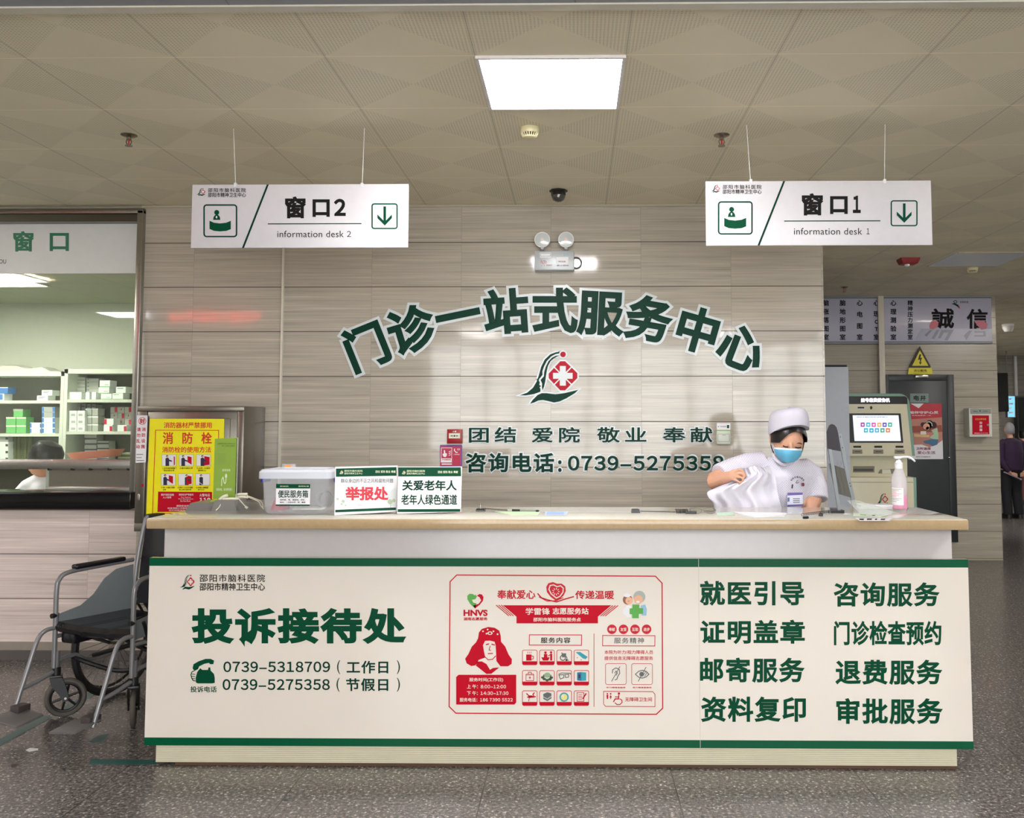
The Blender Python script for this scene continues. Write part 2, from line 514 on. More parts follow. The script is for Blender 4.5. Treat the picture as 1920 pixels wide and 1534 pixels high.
def structure(mb, name, parent=None):
    o = mb.build(name, parent)
    if parent is None: o['kind'] = 'structure'
    return o
XL, XR, YE = -7.0, 10.2, 19.5
structure(MB().box(XL, XR, FRONT, YE, -.1, 0, FLOOR), 'floor')
structure(MB().box(XL, XR, 3.115, YE, CEIL, CEIL + .08, CEILM), 'ceiling')
structure(MB().box(XL, XR, FRONT, 3.07, CEIL - .012, CEIL + .08, CEILN), 'trim_1')
structure(MB().box(XL, XR, 3.07, 3.115, CEIL - .018, CEIL + .08, mat('white_trim', (214, 208, 192), .4)), 'trim_2')
# back wall: the tiled block behind the desk, the header and the low wall of the pharmacy window
structure(MB().box(-2.885, 1.639, WALL, WALL + .2, 0, CEIL, TILE_B), 'wall_back')
structure(MB().box(XL, -2.885, WALL, WALL + .2, .11, .977, TILE_L), 'wall_left')
structure(MB().box(XL, -2.885, WALL, WALL + .2, 2.90, CEIL, mat('header_paint', (150, 148, 132), .5)), 'trim_3')
structure(MB().box(1.45, 1.639, WALL + .2, FAR, 0, CEIL, TILE_B), 'wall_side')
structure(MB().box(1.45, at(1873, 800, FAR).x, FAR, FAR + .25, 0, CEIL, TILE_F), 'wall_far')
structure(MB().box(4.6, at(1873, 800, FAR).x, FAR + .25, YE, 0, CEIL, TILE_F), 'wall_corridor')
structure(MB().box(4.6, XR, YE, YE + .2, 0, CEIL, TILE_E), 'wall_end')
structure(MB().box(XR, XR + .2, FRONT, YE, 0, CEIL, M_PAINT), 'wall_right')
structure(MB().box(XL - .2, XL, FRONT, 8.6, 0, CEIL, M_PAINT), 'wall_outer')
structure(MB().box(-2.91, 1.639, WALL - .012, WALL, CEIL - .012, CEIL, M_TRIM), 'trim_4')
# skirting under the pharmacy window: a worn band over a dark one
structure(MB().box(XL, -2.885, WALL - .008, WALL + .1, .058, .112, mat('worn_skirting', (150, 140, 128), .4, var=.1))
          .box(XL, -1.9, WALL - .02, WALL + .1, 0, .06, mat('dark_skirting', (92, 86, 84), .35)), 'baseboard_left')
# lobby front: window wall behind the photographer
fw = MB()
fw.box(XL, -2.55, FRONT - .2, FRONT, 0, CEIL, M_PAINT).box(4.75, XR, FRONT - .2, FRONT, 0, CEIL, M_PAINT)
fw.box(-2.55, 4.75, FRONT - .2, FRONT, 0, .78, M_PAINT).box(-2.55, 4.75, FRONT - .2, FRONT, 2.93, CEIL, M_PAINT)
structure(fw, 'wall_front')
wf = MB()
for x in (-2.53, -1.55, -.95, .2, .75, 1.95, 3.1, 3.75, 4.73): wf.box(x - .03, x + .03, FRONT - .14, FRONT - .06, .78, 2.93, M_STEELD)
for z in (.80, 2.25, 2.91): wf.box(-2.55, 4.75, FRONT - .14, FRONT - .06, z - .02, z + .02, M_STEELD)
structure(wf, 'window_2')
# pharmacy room behind the glass
structure(MB().box(XL, -2.1, 8.4, 8.55, 0, 2.66, mat('pharmacy_wall', (196, 200, 184), .6)), 'wall_pharmacy')
structure(MB().box(XL, -2.1, WALL + .2, 8.4, 2.652, 2.72, CEILP), 'trim_5')
structure(MB().box(-2.6, -2.5, WALL + .2, 8.4, 0, 2.66, M_PAINT), 'wall_pharmacy_side')

# ------------------------------------------------------------------ ceiling lamps
M_LAMP = mat('lamp_diffuser', (255, 251, 252), .5, emit=LAMP_STRENGTH)
M_LAMPP = mat('pharmacy_lamp_diffuser', (255, 255, 240), .5, emit=10)
def ceiling_light(cx, cy, z, label, sx=.6, sy=.6, group=None, lamp=None):
    t = thing('ceiling_light', label, 'ceiling light', (cx, cy, z), group=group)
    f = MB(); w = .014
    for x0, x1, y0, y1 in ((-sx / 2, sx / 2, -sy / 2, -sy / 2 + w), (-sx / 2, sx / 2, sy / 2 - w, sy / 2), (-sx / 2, -sx / 2 + w, -sy / 2 + w, sy / 2 - w), (sx / 2 - w, sx / 2, -sy / 2 + w, sy / 2 - w)):
        f.box(cx + x0, cx + x1, cy + y0, cy + y1, z - .012, z, mat('lamp_frame', (232, 226, 226), .4))
    f.build('frame', t)
    MB().box(cx - sx / 2 + w, cx + sx / 2 - w, cy - sy / 2 + w, cy + sy / 2 - w, z - .007, z - .001, lamp or M_LAMP).build('diffuser', t)
    return t
ceiling_light(-.0986, 3.847, CEIL, 'lit square white panel lamp in the ceiling above the desk')
for x, y in ((3.5, 3.5), (-5.6, 3.4), (-1.5, -2.3), (.4, -2.3), (2.3, -2.3), (4.2, -2.3), (-5.9, .3), (6.2, .6), (6.8, 4.4), (5.7, 7.8)):  # unseen lamps added to brighten the hall
    ceiling_light(x, y, CEIL - (.012 if y < 3.07 else 0.02), 'lit square panel lamp added to brighten the hall, out of view', group='added hall lamps out of view')
for x, y in ((5.6, 13.4), (9.6, 15.6)): ceiling_light(x, y, CEIL, 'lit square panel lamp added to brighten the right-hand corridor, hidden from this view', group='added corridor lamps')  # extra lamps kept out of sight, added to lift the dark corridor
ceiling_light(-4.86, 7.01, 2.652, 'lit long panel lamp in the pharmacy ceiling seen through the glass', 1.2, lamp=M_LAMPP)
# a dark panel lamp over the passage
p0, p1 = onz(1740, 498, CEIL), onz(1800, 473, CEIL)
dl = MB().box(p0.x, p0.x + .62, p1.y, p0.y, CEIL - .008, CEIL, mat('unlit_diffuser', (226, 232, 240), .35))
for a in ((p0.x, p0.x + .62, p1.y - .012, p1.y), (p0.x, p0.x + .62, p0.y, p0.y + .012)):
    dl.box(*a, CEIL - .01, CEIL, M_TRIM)
tag(dl.build('ceiling_light'), 'unlit grey panel lamp in the ceiling of the right-hand passage', 'ceiling light')

# red display board of the hall, met in the photo only as a red glow on the wall tiles
t = thing('led_display', 'red lit display board of the hall, seen only as a red glow on the tiles', 'display board', (-4.25, 1.4, 2.66))
MB().box(-4.85, -3.65, 1.30, 1.395, 2.66, 2.94, M_DARK, .004).build('case', t)
MB().box(-4.82, -3.68, 1.393, 1.40, 2.685, 2.915, mat('dim_red_led', (150, 10, 20), .4, emit=.9)).build('led_field', t)
m = MB()
for k in range(9): m.box(-4.78 + .12 * k, -4.70 + .12 * k, 1.399, 1.403, 2.74 + .02 * (k % 3), 2.85 - .015 * (k % 2), mat('bright_red_led', (255, 40, 40), .4, emit=7))
m.build('led_lettering', t)
for x in (-4.7, -3.8): MB().cyl((x, 1.35, 2.94), (x, 1.35, CEIL), .01, M_STEEL, n=8).build('rod', t)

# ================================================================== the reception desk
DESKX0, DESKX1 = -1.92, 1.735
M_SLAB = mat('tan_stone_edge', (186, 160, 122), .14, var=.10, vs=70)
M_DESKW = mat('white_desk_panel', (200, 194, 192), .25)
M_RIB = mat('ribbed_plinth', (222, 214, 188), .45, var=.06, vs=12)
desk = thing('reception_desk', 'long white reception desk with cream stone top in the middle of the hall', 'reception desk', (-.09, 4.45, 0))
b = MB(); b.box(-1.882, 1.700, 4.205, 4.30, .30, 1.06, M_DESKW, .003)
b.box(-1.882, -1.78, 4.30, 4.66, .0, 1.06, M_DESKW).box(1.60, 1.700, 4.30, 4.66, .0, 1.06, M_DESKW)
b.build('body', desk)
pl_ = MB().box(-1.888, 1.692, 4.196, 4.30, .012, .30, M_RIB)
for k in range(34):
    z = .014 + k * .0084
    pl_.box(-1.887, 1.691, 4.192, 4.198, z, z + .0052, M_RIB)
pl_.box(-1.80, 1.692, 4.194, 4.30, .0, .014, mat('dirty_edge', (92, 66, 46), .7, var=.25, vs=8))
pl_.build('plinth', desk)
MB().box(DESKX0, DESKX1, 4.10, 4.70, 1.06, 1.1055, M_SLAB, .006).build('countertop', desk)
tag(MB().box(DESKX0 + .004, DESKX1 - .004, 4.104, 4.696, 1.1, 1.107, mat('pale_counter_top', (206, 203, 190), .07, var=.06, vs=70), .0015).build('counter_surface', desk), 'pale polished stone surface of the counter', None)  # thin top sheet, paler than the tan slab below

# ------------------------------------------------------------------ the banner board on its front
BY = 4.158
M_BANNER = mat('cream_banner', (235, 225, 212), .17, var=.025, vs=5, coat=.35)
bz0, bz1 = .0985, .925
ban = thing('banner_board', 'wide cream board with green edge bands and green lettering on the desk front', 'banner', (-.09, BY, bz0))
BP = Plane(BY)
mb = MB().box(-1.925, 1.750, BY, BY + .03, bz0, bz1, M_BANNER); mb.build('board', ban)
for z0, z1 in ((bz1 - .036, bz1), (bz0, bz0 + .034)):
    MB().box(-1.9255, 1.7505, BY - .0006, BY + .001, z0, z1, mat('banner_green', (0, 86, 54), .3, spec=.2)).build('stripe', ban)
sx = at(1313, 1395, BY).x
MB().box(sx - .001, sx + .001, BY - .0009, BY, bz0 + .001, bz1 - .001, mat('seam', (206, 200, 188), .4)).build('seam', ban)
emblem(BP, 337, 1077, 366, 1106, M_GREEND, M_RED, M_BANNER, 'emblem', ban)
def line_part(name, rows, material, parent, plane, b=.02, off=.001):
    m = MB()
    for r in rows:
        s, x0, y0, x1, y1 = r[:5]
        plane.text(m, s, x0, y0, x1, y1, material, r[5] if len(r) > 5 else b, off, r[6] if len(r) > 6 else 1.0)
    return m.build(name, parent)
line_part('name_lettering', [('邵阳市脑科医院', 374, 1077, 497, 1091.5, .012, 1.18), ('邵阳市精神卫生中心', 374, 1093, 497, 1107.5, .018)], M_BLACK, ban, BP)
line_part('headline_lettering', [('投诉接待处', 359, 1140, 762, 1213, .044, 1.12)], M_GREEN, ban, BP)
line_part('phone_lettering', [('0739–5318709', 419, 1240.5, 619, 1260.5, .02, 1.1), ('(', 632, 1238, 638, 1264, 0), ('工作日', 650, 1239, 728, 1263, .022, 1.1), (')', 744, 1238, 750, 1264, 0)], M_GREEND, ban, BP)
line_part('phone_lettering', [('0739–5275358', 417.5, 1273.5, 618.5, 1294, .02, 1.1), ('(', 631, 1271, 637, 1297, 0), ('节假日', 649, 1272, 728, 1296, .022, 1.1), (')', 744, 1271, 750, 1297, 0)], M_GREEND, ban, BP)
# old telephone pictogram with a hand lifting the receiver
Zt = zoomer(320, 1060, 800, 1320, 1920); T = lambda L: [Zt(*p) for p in L]
m = MB()
BP.poly(m, T([(200,800),(222,772),(238,785),(280,785),(285,766),(297,766),(300,790),(325,815),(331,845),(331,882),(312,886),(205,886),(190,880),(188,845)]), M_GREEN)
BP.poly(m, T([(165,770),(172,742),(210,720),(262,702),(300,702),(326,715),(320,742),(296,742),(288,732),(255,738),(215,758),(205,780),(172,786)]), M_GREEN)
BP.line(m, T([(200,778),(160,800),(152,822),(160,850),(170,865),(188,868)]), 1.6, M_GREEN)
for y in (815, 832, 848): BP.line(m, T([(158,y),(184,y+4)]), 1.2, M_GREEN)
m.build('telephone_pictogram', ban)
line_part('caption_lettering', [('投诉电话', 357, 1287, 406.5, 1298.5, .02)], M_GREEN, ban, BP)
for s, x0, y0, x1, y1 in (('就医引导', 1312, 1089, 1508, 1136), ('证明盖章', 1313, 1162, 1509, 1208), ('邮寄服务', 1312.5, 1233, 1509, 1280.5), ('资料复印', 1314, 1306, 1511, 1354),
                          ('咨询服务', 1563, 1092, 1762, 1138), ('门诊检查预约', 1563.5, 1164, 1765, 1210.5), ('退费服务', 1566, 1237, 1767, 1284.5), ('审批服务', 1568, 1309, 1768, 1358.5)):
    line_part('service_lettering', [(s, x0, y0, x1, y1, .03, 1.1 if len(s) == 4 else 1.05)], M_GREEN, ban, BP)

# ------------------------------------------------------------------ the red volunteer-service panel printed on the banner
Zv = zoomer(840, 1070, 1260, 1350, 1920); V_ = lambda L: [Zv(*p) for p in L]; kv = 420 / 1920
M_VR = mat('volunteer_red', (198, 8, 38), .35, spec=.15); M_VP = mat('volunteer_pale_red', (206, 44, 58), .35, spec=.15)
M_TEAL = mat('teal_print', (44, 158, 176), .3); M_SKP = mat('printed_skin', (236, 178, 142), .4); M_GREY = mat('printed_grey', (96, 100, 98), .4); M_SILV = mat('printed_silver', (170, 176, 170), .4)
M_LG = mat('leaf_green_print', (86, 168, 66), .35); M_NAVY = mat('navy_print', (34, 32, 74), .4)
vp = thing('volunteer_panel', '', None, (0, 0, 0)); del vp['label']
vp.parent = ban; vp.location = Vector((0, 0, 0)) - Vector(ban.location); vp.name = 'volunteer_panel'
def vt(m, s, x0, y0, x1, y1, material, b=.02, sp=1.0, off=.0012):
    a = Zv(x0, y0); c = Zv(x1, y1); BP.text(m, s, a[0], a[1], c[0], c[1], material, b, off, sp)
def vr(m, x0, y0, x1, y1, material, off=.001): BP.poly(m, V_([(x0, y0), (x1, y0), (x1, y1), (x0, y1)]), material, off)
def vl(m, L, w, material, off=.001, closed=False): BP.line(m, V_(L), w * kv, material, off, closed)
def vc(m, x, y, r, material, off=.001, ry=None):
    c = Zv(x, y); BP.circ(m, c[0], c[1], r * kv, material, off, 20, None if ry is None else ry * kv)
m = MB()
vl(m, [(75,38),(1778,48),(1835,108),(1840,1180),(1785,1232),(68,1222),(10,1165),(18,95)], 9, M_VR, .001, True)
vl(m, [(1252,540),(1252,1168)], 5, M_VP)
m.build('border', vp)
m = MB()                                             # two-coloured heart over four letters
BP.poly(m, V_([(232,325),(190,285),(166,245),(166,215),(185,198),(212,200),(228,212),(238,205),(248,222),(235,245),(205,250),(218,275),(245,280),(238,300)]), M_LG)
BP.poly(m, V_([(232,325),(215,300),(262,285),(285,255),(270,228),(248,215),(270,200),(292,205),(305,228),(300,258),(275,290)]), M_VR)
vt(m, 'HNVS', 133, 335, 340, 390, M_VR, .045); vt(m, '湖南志愿服务', 133, 400, 340, 428, M_VR, .03)
m.build('heart_logo', vp)
m = MB()
vt(m, '奉献爱心', 420, 165, 750, 245, M_VR, .022); vt(m, '传递温暖', 1090, 170, 1425, 245, M_VR, .022)
heart = [(930,262),(880,225),(848,185),(842,140),(860,108),(900,98),(935,112),(975,112),(1005,135),(1010,175),(990,215),(955,248)]
BP.poly(m, V_(heart), M_VP)
BP.line(m, V_(bezp := [(928,235),(885,200),(865,160),(875,128),(905,122),(935,138),(965,130),(988,150),(985,185),(960,220)]), 9 * kv, M_BANNER, .0014, True)
for k in range(9):
    a = 2 * PI * k / 9; vl(m, [(925 + 18 * math.cos(a), 180 + 18 * math.sin(a)), (925 + 32 * math.cos(a), 180 + 32 * math.sin(a))], 6, M_BANNER, .0014)
vl(m, [(768,195),(800,232),(850,250),(930,268),(1000,245),(1080,222)], 10, M_VR, .0016)
vl(m, [(780,225),(850,262),(920,258),(990,232)], 7, M_VR, .0012)
m.build('slogan', vp)
m = MB()
BP.poly(m, V_([(470,297),(1400,297),(1285,395),(1285,452),(587,452),(587,395)]), M_VR)
for d in (0, 22, 44):
    vl(m, [(412 + d, 295), (522 + d * .9, 388)], 7, M_VR); vl(m, [(1458 - d, 299), (1346 - d * .9, 390)], 7, M_VR)
vt(m, '学雷锋', 665, 318, 875, 380, M_BANNER, .022); vt(m, '志愿服务站', 895, 318, 1205, 378, M_BANNER, .03); vt(m, '邵阳市脑科医院服务点', 730, 402, 1140, 438, M_BANNER, .03)
m.build('title_ribbon', vp)
m = MB()                                             # two small cartoon figures holding a green cross
BP.poly(m, V_([(1580,290),(1640,290),(1640,320),(1672,322),(1672,370),(1635,372),(1635,408),(1578,408),(1578,375),(1556,372),(1556,325),(1580,322)]), M_LG, .0014)
vc(m, 1540, 250, 42, mat('printed_brown', (150, 92, 66), .4)); vc(m, 1552, 258, 32, M_SKP, .0013); vc(m, 1536, 212, 30, M_WHITE, .0014, 16); vl(m, [(1540,262),(1556,262)], 4, M_GREY, .0016)
vc(m, 1640, 225, 52, M_SILV); vc(m, 1632, 248, 38, M_SKP, .0013); vc(m, 1628, 268, 16, M_WHITE, .0015, 9)
BP.poly(m, V_([(1500,335),(1530,300),(1570,300),(1570,400),(1530,405),(1500,365)]), M_WHITE, .0011)
BP.poly(m, V_([(1650,300),(1690,290),(1705,330),(1700,385),(1660,385)]), mat('printed_blue', (150, 190, 216), .4), .0011)
m.build('cartoon', vp)
m = MB()                                             # bust of a person in a fur hat with ear flaps, one red
BP.poly(m, V_([(258,580),(265,530),(290,500),(345,483),(400,490),(440,515),(452,560),(455,610),(490,650),(520,720),(548,760),(545,800),(515,820),(450,820),(415,775),(412,700),(408,640),(400,610),(360,600),(318,602),(300,640),(310,700),(320,745),(265,765),(235,812),(200,818),(160,795),(147,755),(175,715),(205,650),(240,615)]), M_VR)
BP.poly(m, V_([(248,780),(290,778),(330,800),(360,850),(385,835),(440,830),(400,862),(372,884),(330,886),(285,850),(240,815)]), M_VR)
vl(m, [(325,635),(352,628)], 9, M_VR); vl(m, [(372,630),(402,638)], 9, M_VR); vl(m, [(362,645),(352,680),(368,684)], 6, M_VR); vl(m, [(342,712),(385,710)], 8, M_VR); vl(m, [(318,740),(345,765),(382,760),(410,730)], 7, M_VR)
for x, y in ((300,520),(340,505),(390,520),(425,545),(330,540)): vc(m, x, y, 7, M_BANNER, .0014)
vc(m, 360, 536, 22, M_BANNER, .0014, 15); vc(m, 360, 536, 12, M_VR, .0018, 8)
m.build('bust_portrait', vp)
m = MB()
BP.poly(m, V_([(90,893),(585,893),(585,1130),(570,1148),(70,1148),(70,912)]), M_VR)
vt(m, '服务时间(工作日)', 182, 918, 473, 955, M_BANNER, .025); vt(m, '上 午：8:00~12:00', 162, 975, 497, 1012, M_BANNER, .025)
vt(m, '下 午：14:30~17:30', 162, 1032, 518, 1068, M_BANNER, .025); vt(m, '服务电话：186 7390 5522', 100, 1090, 555, 1125, M_BANNER, .025)
m.build('hours_lettering', vp)
m = MB()
vl(m, [(698,550),(1146,552),(1144,640),(696,638)], 6, M_VR, .001, True); vt(m, '服务内容', 795, 572, 1050, 622, M_BLACK, .018, 1.2)
m.build('caption_box', vp)
m = MB()
vl(m, [(1326,556),(1774,558),(1773,646),(1325,644)], 6, M_VP, .001, True); vt(m, '服务精神', 1423, 574, 1680, 624, M_GREY, .012, 1.2)
m.build('caption_box', vp)
for k, s in enumerate(('奉献', '友爱', '互助', '进步')):
    m = MB(); x = 1405 + 99 * k; vc(m, x, 503, 41, M_VP); vt(m, s, x - 27, 488, x + 27, 520, M_BANNER, .035); m.build('round_badge', vp)
m = MB(); vt(m, '本院为听力/视力障碍人员', 1340, 682, 1758, 716, M_VP, .012); vt(m, '提供信息无障碍志愿服务', 1340, 734, 1758, 768, M_VP, .012)
m.build('notice_lettering', vp)
def icon(col, row, draw):
    x, y = 638 + 147.5 * col, 681 + 174.5 * row
    m = MB()
    a = Zv(x, y); c = Zv(x + 126, y + 127)
    pts = BP.rrect_pts(a[0], a[1], c[0], c[1], 14 * kv)
    BP.line(m, pts, 5 * kv, M_VP, .001, True); vr(m, x + 2, y + 96, x + 124, y + 124, M_VR)
    draw(m, x, y); m.build('service_icon', vp)
def cup(m, x, y):
    vr(m, x + 32, y + 38, x + 78, y + 90, M_VR); vl(m, [(x + 78, y + 50), (x + 94, y + 54), (x + 94, y + 74), (x + 78, y + 80)], 6, M_VR)
    for d in (0, 14, 28): vl(m, [(x + 42 + d, y + 30), (x + 46 + d, y + 22), (x + 44 + d, y + 14)], 4, M_VR)
def counter(m, x, y):
    vc(m, x + 50, y + 22, 11, M_VR); vr(m, x + 36, y + 34, x + 66, y + 62, M_VR); BP.poly(m, V_([(x + 14, y + 62), (x + 86, y + 62), (x + 74, y + 90), (x + 28, y + 90)]), M_VR)
    vc(m, x + 98, y + 20, 10, M_VR); vr(m, x + 90, y + 32, x + 108, y + 90, M_VR); vl(m, [(x + 90, y + 40), (x + 72, y + 52)], 7, M_VR)
def chair(m, x, y):
    for r in (24, 20): BP.line(m, [Zv(x + 52 + r * math.cos(a / 9 * PI), y + 66 + r * math.sin(a / 9 * PI)) for a in range(18)], 3 * kv, M_BLACK, .001, True)
    vl(m, [(x + 42, y + 20), (x + 48, y + 58), (x + 84, y + 58), (x + 90, y + 88), (x + 102, y + 86)], 7, M_GREY, .0012); vr(m, x + 46, y + 28, x + 80, y + 56, M_GREY, .0011); vc(m, x + 82, y + 86, 8, M_BLACK)
def stretcher(m, x, y):
    BP.poly(m, V_([(x + 14, y + 18), (x + 52, y + 16), (x + 116, y + 58), (x + 100, y + 78), (x + 76, y + 72)]), M_TEAL); vc(m, x + 28, y + 66, 4, M_GREY); vc(m, x + 60, y + 84, 4, M_GREY)
def kit(m, x, y):
    vl(m, [(x + 30, y + 32), (x + 96, y + 32), (x + 96, y + 88), (x + 30, y + 88)], 5, M_VR, .001, True); vl(m, [(x + 48, y + 32), (x + 50, y + 16), (x + 76, y + 16), (x + 78, y + 32)], 5, M_VR)
    vl(m, [(x + 54, y + 62), (x + 74, y + 62)], 5, M_VR); vl(m, [(x + 64, y + 50), (x + 64, y + 74)], 5, M_VR); vl(m, [(x + 30, y + 40), (x + 96, y + 40)], 3, M_VR)
def plant(m, x, y):
    for dx, dy in ((26, 60), (44, 44), (86, 46), (100, 62), (40, 74), (88, 76), (64, 84)): vc(m, x + dx, y + dy, 15, mat('printed_moss', (62, 82, 54), .4), .001, 11)
    vc(m, x + 66, y + 40, 28, mat('printed_sage', (146, 176, 136), .4), .0013, 22)
def glasses(m, x, y):
    vl(m, [(x + 14, y + 34), (x + 40, y + 22), (x + 116, y + 24), (x + 118, y + 36)], 5, M_BLACK)
    vl(m, [(x + 18, y + 40), (x + 58, y + 36), (x + 60, y + 62), (x + 30, y + 74)], 5, M_BLACK, .001, True); vl(m, [(x + 68, y + 36), (x + 102, y + 34), (x + 100, y + 58), (x + 74, y + 60)], 5, M_BLACK, .001, True)
def book(m, x, y):
    BP.poly(m, V_([(x + 26, y + 18), (x + 62, y + 14), (x + 62, y + 90), (x + 26, y + 86)]), mat('printed_blue2', (28, 110, 150), .4)); BP.poly(m, V_([(x + 62, y + 14), (x + 104, y + 18), (x + 104, y + 88), (x + 62, y + 90)]), M_TEAL); vr(m, x + 38, y + 34, x + 54, y + 66, M_NAVY, .0013)
def umbrella(m, x, y):
    vl(m, [(x + 34, y + 22), (x + 60, y + 48), (x + 40, y + 56)], 9, M_VR); BP.poly(m, V_([(x + 48, y + 62), (x + 60, y + 40), (x + 84, y + 40), (x + 104, y + 58)]), M_VR)
    vl(m, [(x + 104, y + 16), (x + 90, y + 30), (x + 100, y + 52), (x + 116, y + 50)], 9, M_VR); vl(m, [(x + 64, y + 56), (x + 52, y + 84), (x + 58, y + 90)], 5, M_VR)
def blankets(m, x, y):
    for d, c in ((0, M_GREY), (12, M_SILV), (24, M_GREY)): BP.poly(m, V_([(x + 30, y + 52 - d), (x + 66, y + 36 - d), (x + 100, y + 46 - d), (x + 102, y + 64 - d), (x + 66, y + 88 - d), (x + 32, y + 70 - d)]), c, .001 + d * .00004)
def plate(m, x, y):
    vc(m, x + 62, y + 54, 40, M_TEAL); vc(m, x + 62, y + 54, 28, mat('printed_yellow', (232, 220, 130), .4), .0014); vc(m, x + 52, y + 46, 10, M_BANNER, .0018)
def form(m, x, y):
    vl(m, [(x + 26, y + 16), (x + 84, y + 16), (x + 84, y + 90), (x + 26, y + 90)], 5, M_VR, .001, True)
    for d in range(4): vl(m, [(x + 36, y + 34 + 13 * d), (x + 70, y + 34 + 13 * d)], 4, M_VR)
    vl(m, [(x + 104, y + 22), (x + 74, y + 70)], 11, M_VR, .0014)
for k, d in enumerate((cup, counter, chair, stretcher, kit, plant, glasses, book, umbrella, blankets, plate, form)): icon(k % 4, k // 4, d)
def signbox(x0, draw, words):
    m = MB(); a = Zv(x0, 797); c = Zv(x0 + 178, 976)
    BP.line(m, BP.rrect_pts(a[0], a[1], c[0], c[1], 16 * kv), 4 * kv, M_VP, .001, True); draw(m)
    vt(m, words, x0 + 8, 996, x0 + 172, 1009, M_VP, .02); m.build('access_symbol', vp)
def ear(m):
    vl(m, [(1408,880),(1412,850),(1440,834),(1468,848),(1472,880),(1456,905),(1448,930),(1430,938)], 7, M_GREY); vl(m, [(1428,880),(1440,860),(1452,878),(1440,900)], 6, M_GREY); vl(m, [(1402,950),(1474,822)], 6, M_GREY, .0013)
def eye(m):
    vl(m, [(1606,888),(1636,862),(1668,854),(1700,866),(1722,888),(1698,912),(1664,922),(1632,912)], 7, M_GREY, .001, True); vc(m, 1660, 888, 20, M_GREY); vl(m, [(1630,950),(1698,826)], 6, M_GREY, .0013); vl(m, [(1668,906),(1700,858)], 5, M_GREY, .0013); vl(m, [(1684,908),(1710,868)], 5, M_GREY, .0013)
signbox(1350, ear, '听力障碍者服务'); signbox(1574, eye, '视力障碍者服务')
m = MB()
vl(m, [(1334,1035),(1755,1038),(1774,1060),(1774,1166),(1352,1164),(1334,1146)], 5, M_VR, .001, True)
vc(m, 1366, 1056, 7, M_VR); BP.poly(m, V_([(1358,1066),(1375,1066),(1372,1100),(1361,1100)]), M_VR); vc(m, 1394, 1056, 7, M_VR); BP.poly(m, V_([(1394,1064),(1405,1088),(1384,1088)]), M_VR); vl(m, [(1394,1086),(1394,1100)], 7, M_VR)
vc(m, 1465, 1054, 10, M_VR); vl(m, [(1464,1066),(1462,1100),(1432,1100),(1418,1126)], 9, M_VR); vl(m, [(1430,1082),(1462,1084)], 7, M_VR)
vl(m, [(1470,1098),(1490,1110),(1492,1130),(1474,1148),(1448,1148),(1430,1132)], 7, M_VR); vt(m, '无障碍卫生间', 1516, 1086, 1748, 1122, M_VR, .012)
m.build('toilet_notice', vp)

